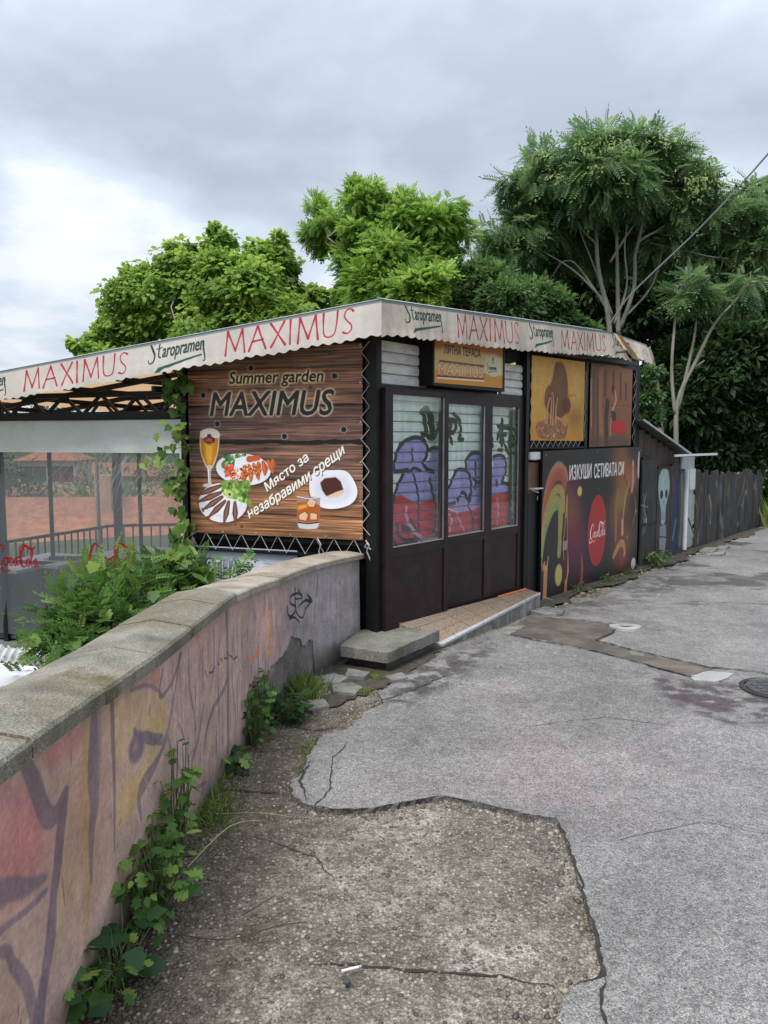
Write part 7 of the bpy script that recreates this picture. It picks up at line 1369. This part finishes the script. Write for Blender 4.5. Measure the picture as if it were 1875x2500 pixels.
# ================================================================== overhead wires
for i, (pts, rad, lb) in enumerate([([(1490, 790, 10.4), (1530, 730, 10), (1600, 660, 9.4), (1700, 565, 8.6), (1800, 460, 7.8), (1880, 370, 7.2), (2000, 230, 6.4)], .009, 'pale overhead cable rising from the awning to the upper right'), ([(1500, 815, 10.6), (1600, 765, 10), (1700, 705, 9.4), (1800, 640, 8.8), (1900, 565, 8.2), (2000, 480, 7.6)], .004, 'thin dark overhead wire below the pale cable')]):
    P = [tuple(at(*q)) for q in pts]; o = MB().tube(crs(P, 4), rad, 5).build('cable', M['hem'] if i == 0 else M['black_metal']); tag(o, lb, 'cable')
# ================================================================== town below
OR = mat('clay_roof', (.30, .12, .07), (.46, .20, .12), 3, .85, .3, stretch=(1, 1, 1)); WL = [mat('house_wall_%s' % n_, c, tuple(x * 1.12 for x in c), 1.5, .85, .1) for n_, c in (('cream', (.50, .42, .30)), ('white', (.52, .50, .46)), ('peach', (.48, .32, .22)))]; DKW = mat('house_window', (.03, .04, .05), (.05, .06, .07), 2, .2, 0)
def house(c, w, d_, h, rh, ang, wi, label, nw=4, fl=2):
    z0 = terrain_z(c[0], c[1]) - .5; t = thing('house', (c[0], c[1], z0), label, 'house', 'houses of the town below the terrace'); fc = Face(c, (math.cos(ang), math.sin(ang))); top = z0 + h
    MB().fbox(fc, -w / 2, w / 2, z0, top, -d_ / 2, d_ / 2).build('wall', WL[wi], t); o = .4
    v = [fc.p(-w / 2 - o, top, d_ / 2 + o), fc.p(w / 2 + o, top, d_ / 2 + o), fc.p(w / 2 + o, top, -d_ / 2 - o), fc.p(-w / 2 - o, top, -d_ / 2 - o), fc.p(-w / 2 + d_ * .3, top + rh, 0), fc.p(w / 2 - d_ * .3, top + rh, 0)]
    mb = MB(); mb.v = [tuple(p) for p in v]; mb.f = [(0, 1, 5, 4), (1, 2, 5), (2, 3, 4, 5), (3, 0, 4), (3, 2, 1, 0)]; rf = mb.build('roof', OR, t)
    p = fc.p(w * .15, top + rh * .5, d_ * .1); MB().box(p.x - .35, p.x + .35, p.y - .35, p.y + .35, p.z, p.z + rh * .7 + .6).build('chimney', WL[wi], rf)
    for f_ in range(fl):
        for i in range(nw):
            s_ = -w / 2 + w * (i + .5) / nw; z = z0 + h * (f_ + .35) / fl; wn = MB().fbox(fc, s_ - .55, s_ + .55, z, z + 1.4, d_ / 2 + .01, d_ / 2 + .05).build('window', WL[1], t); MB().fbox(fc, s_ - .45, s_ + .45, z + .1, z + 1.3, d_ / 2 + .055, d_ / 2 + .07).build('pane', DKW, wn)
house((-14.5, 34), 17, 9, 2.4, 2.0, .05, 2, 'long house just below with a wide orange roof', 6, 1)
house((-20, 52), 15, 10, 5.7, 1.1, -.1, 0, 'cream house with an orange hipped roof in the middle of the view', 5, 2); house((-8, 60), 9, 9, 6.4, 1.2, .2, 1, 'white house half hidden by trees right of the cream one', 3, 2)
house((-26, 62), 4, 5, 8.0, 1.0, .1, 1, 'tall white house far left behind the trees', 4, 3); house((-27, 84), 16, 10, 6.2, 1.2, -.2, 0, 'pale block with a dark band of windows highest in the town', 5, 3); house((-12, 88), 10, 9, 6.6, 1.2, .1, 2, 'peach house behind the white one', 3, 3)
for i, (x, y, s_, lb) in enumerate([(-16, 45, 3.4, 'round dark tree between the two nearest houses'), (-24, 48, 3.6, 'broad tree left of the cream house'), (-7.5, 42, 3.6, 'bushy tree in front of the white house'), (-4.5, 36, 3.2, 'tree at the right end of the town view'), (-17, 72, 5, 'tall tree behind the cream house'), (-9, 76, 5, 'dark tree beside the peach house'), (-28, 90, 6, 'wide tree far left in the town'), (-34, 60, 5, 'tree at the left edge of the town'), (-20, 112, 8, 'clump of dark trees on the rise behind the town'), (-45, 118, 9, 'large tree group on the left rise'), (-4, 116, 9, 'large tree group on the right rise')]):
    z0 = terrain_z(x, y); t = thing('town_tree', (x, y, z0), lb, 'tree', 'trees among the town houses'); rg = np.random.default_rng(90 + i); n = 2600; v = rg.normal(0, 1, (n, 3)); v /= np.linalg.norm(v, axis=1, keepdims=True); P = np.array([x, y, z0 + s_ * 1.25]) + v * s_ * rg.uniform(.6, 1.05, (n, 1)) * np.array([1, 1, .85]) + rg.normal(0, .3, (n, 3)); cloud('crown', P, v + rg.normal(0, .5, v.shape), SIM, np.full(n, .28 + s_ * .05), LM['dark'] if i % 2 else LM['ailanthus'], t, rg.random(n), rg)
    MB().tube([(x, y, z0 - .3), (x, y, z0 + s_)], [s_ * .07, s_ * .04], 7).build('trunk', M['bark_dark'], t)
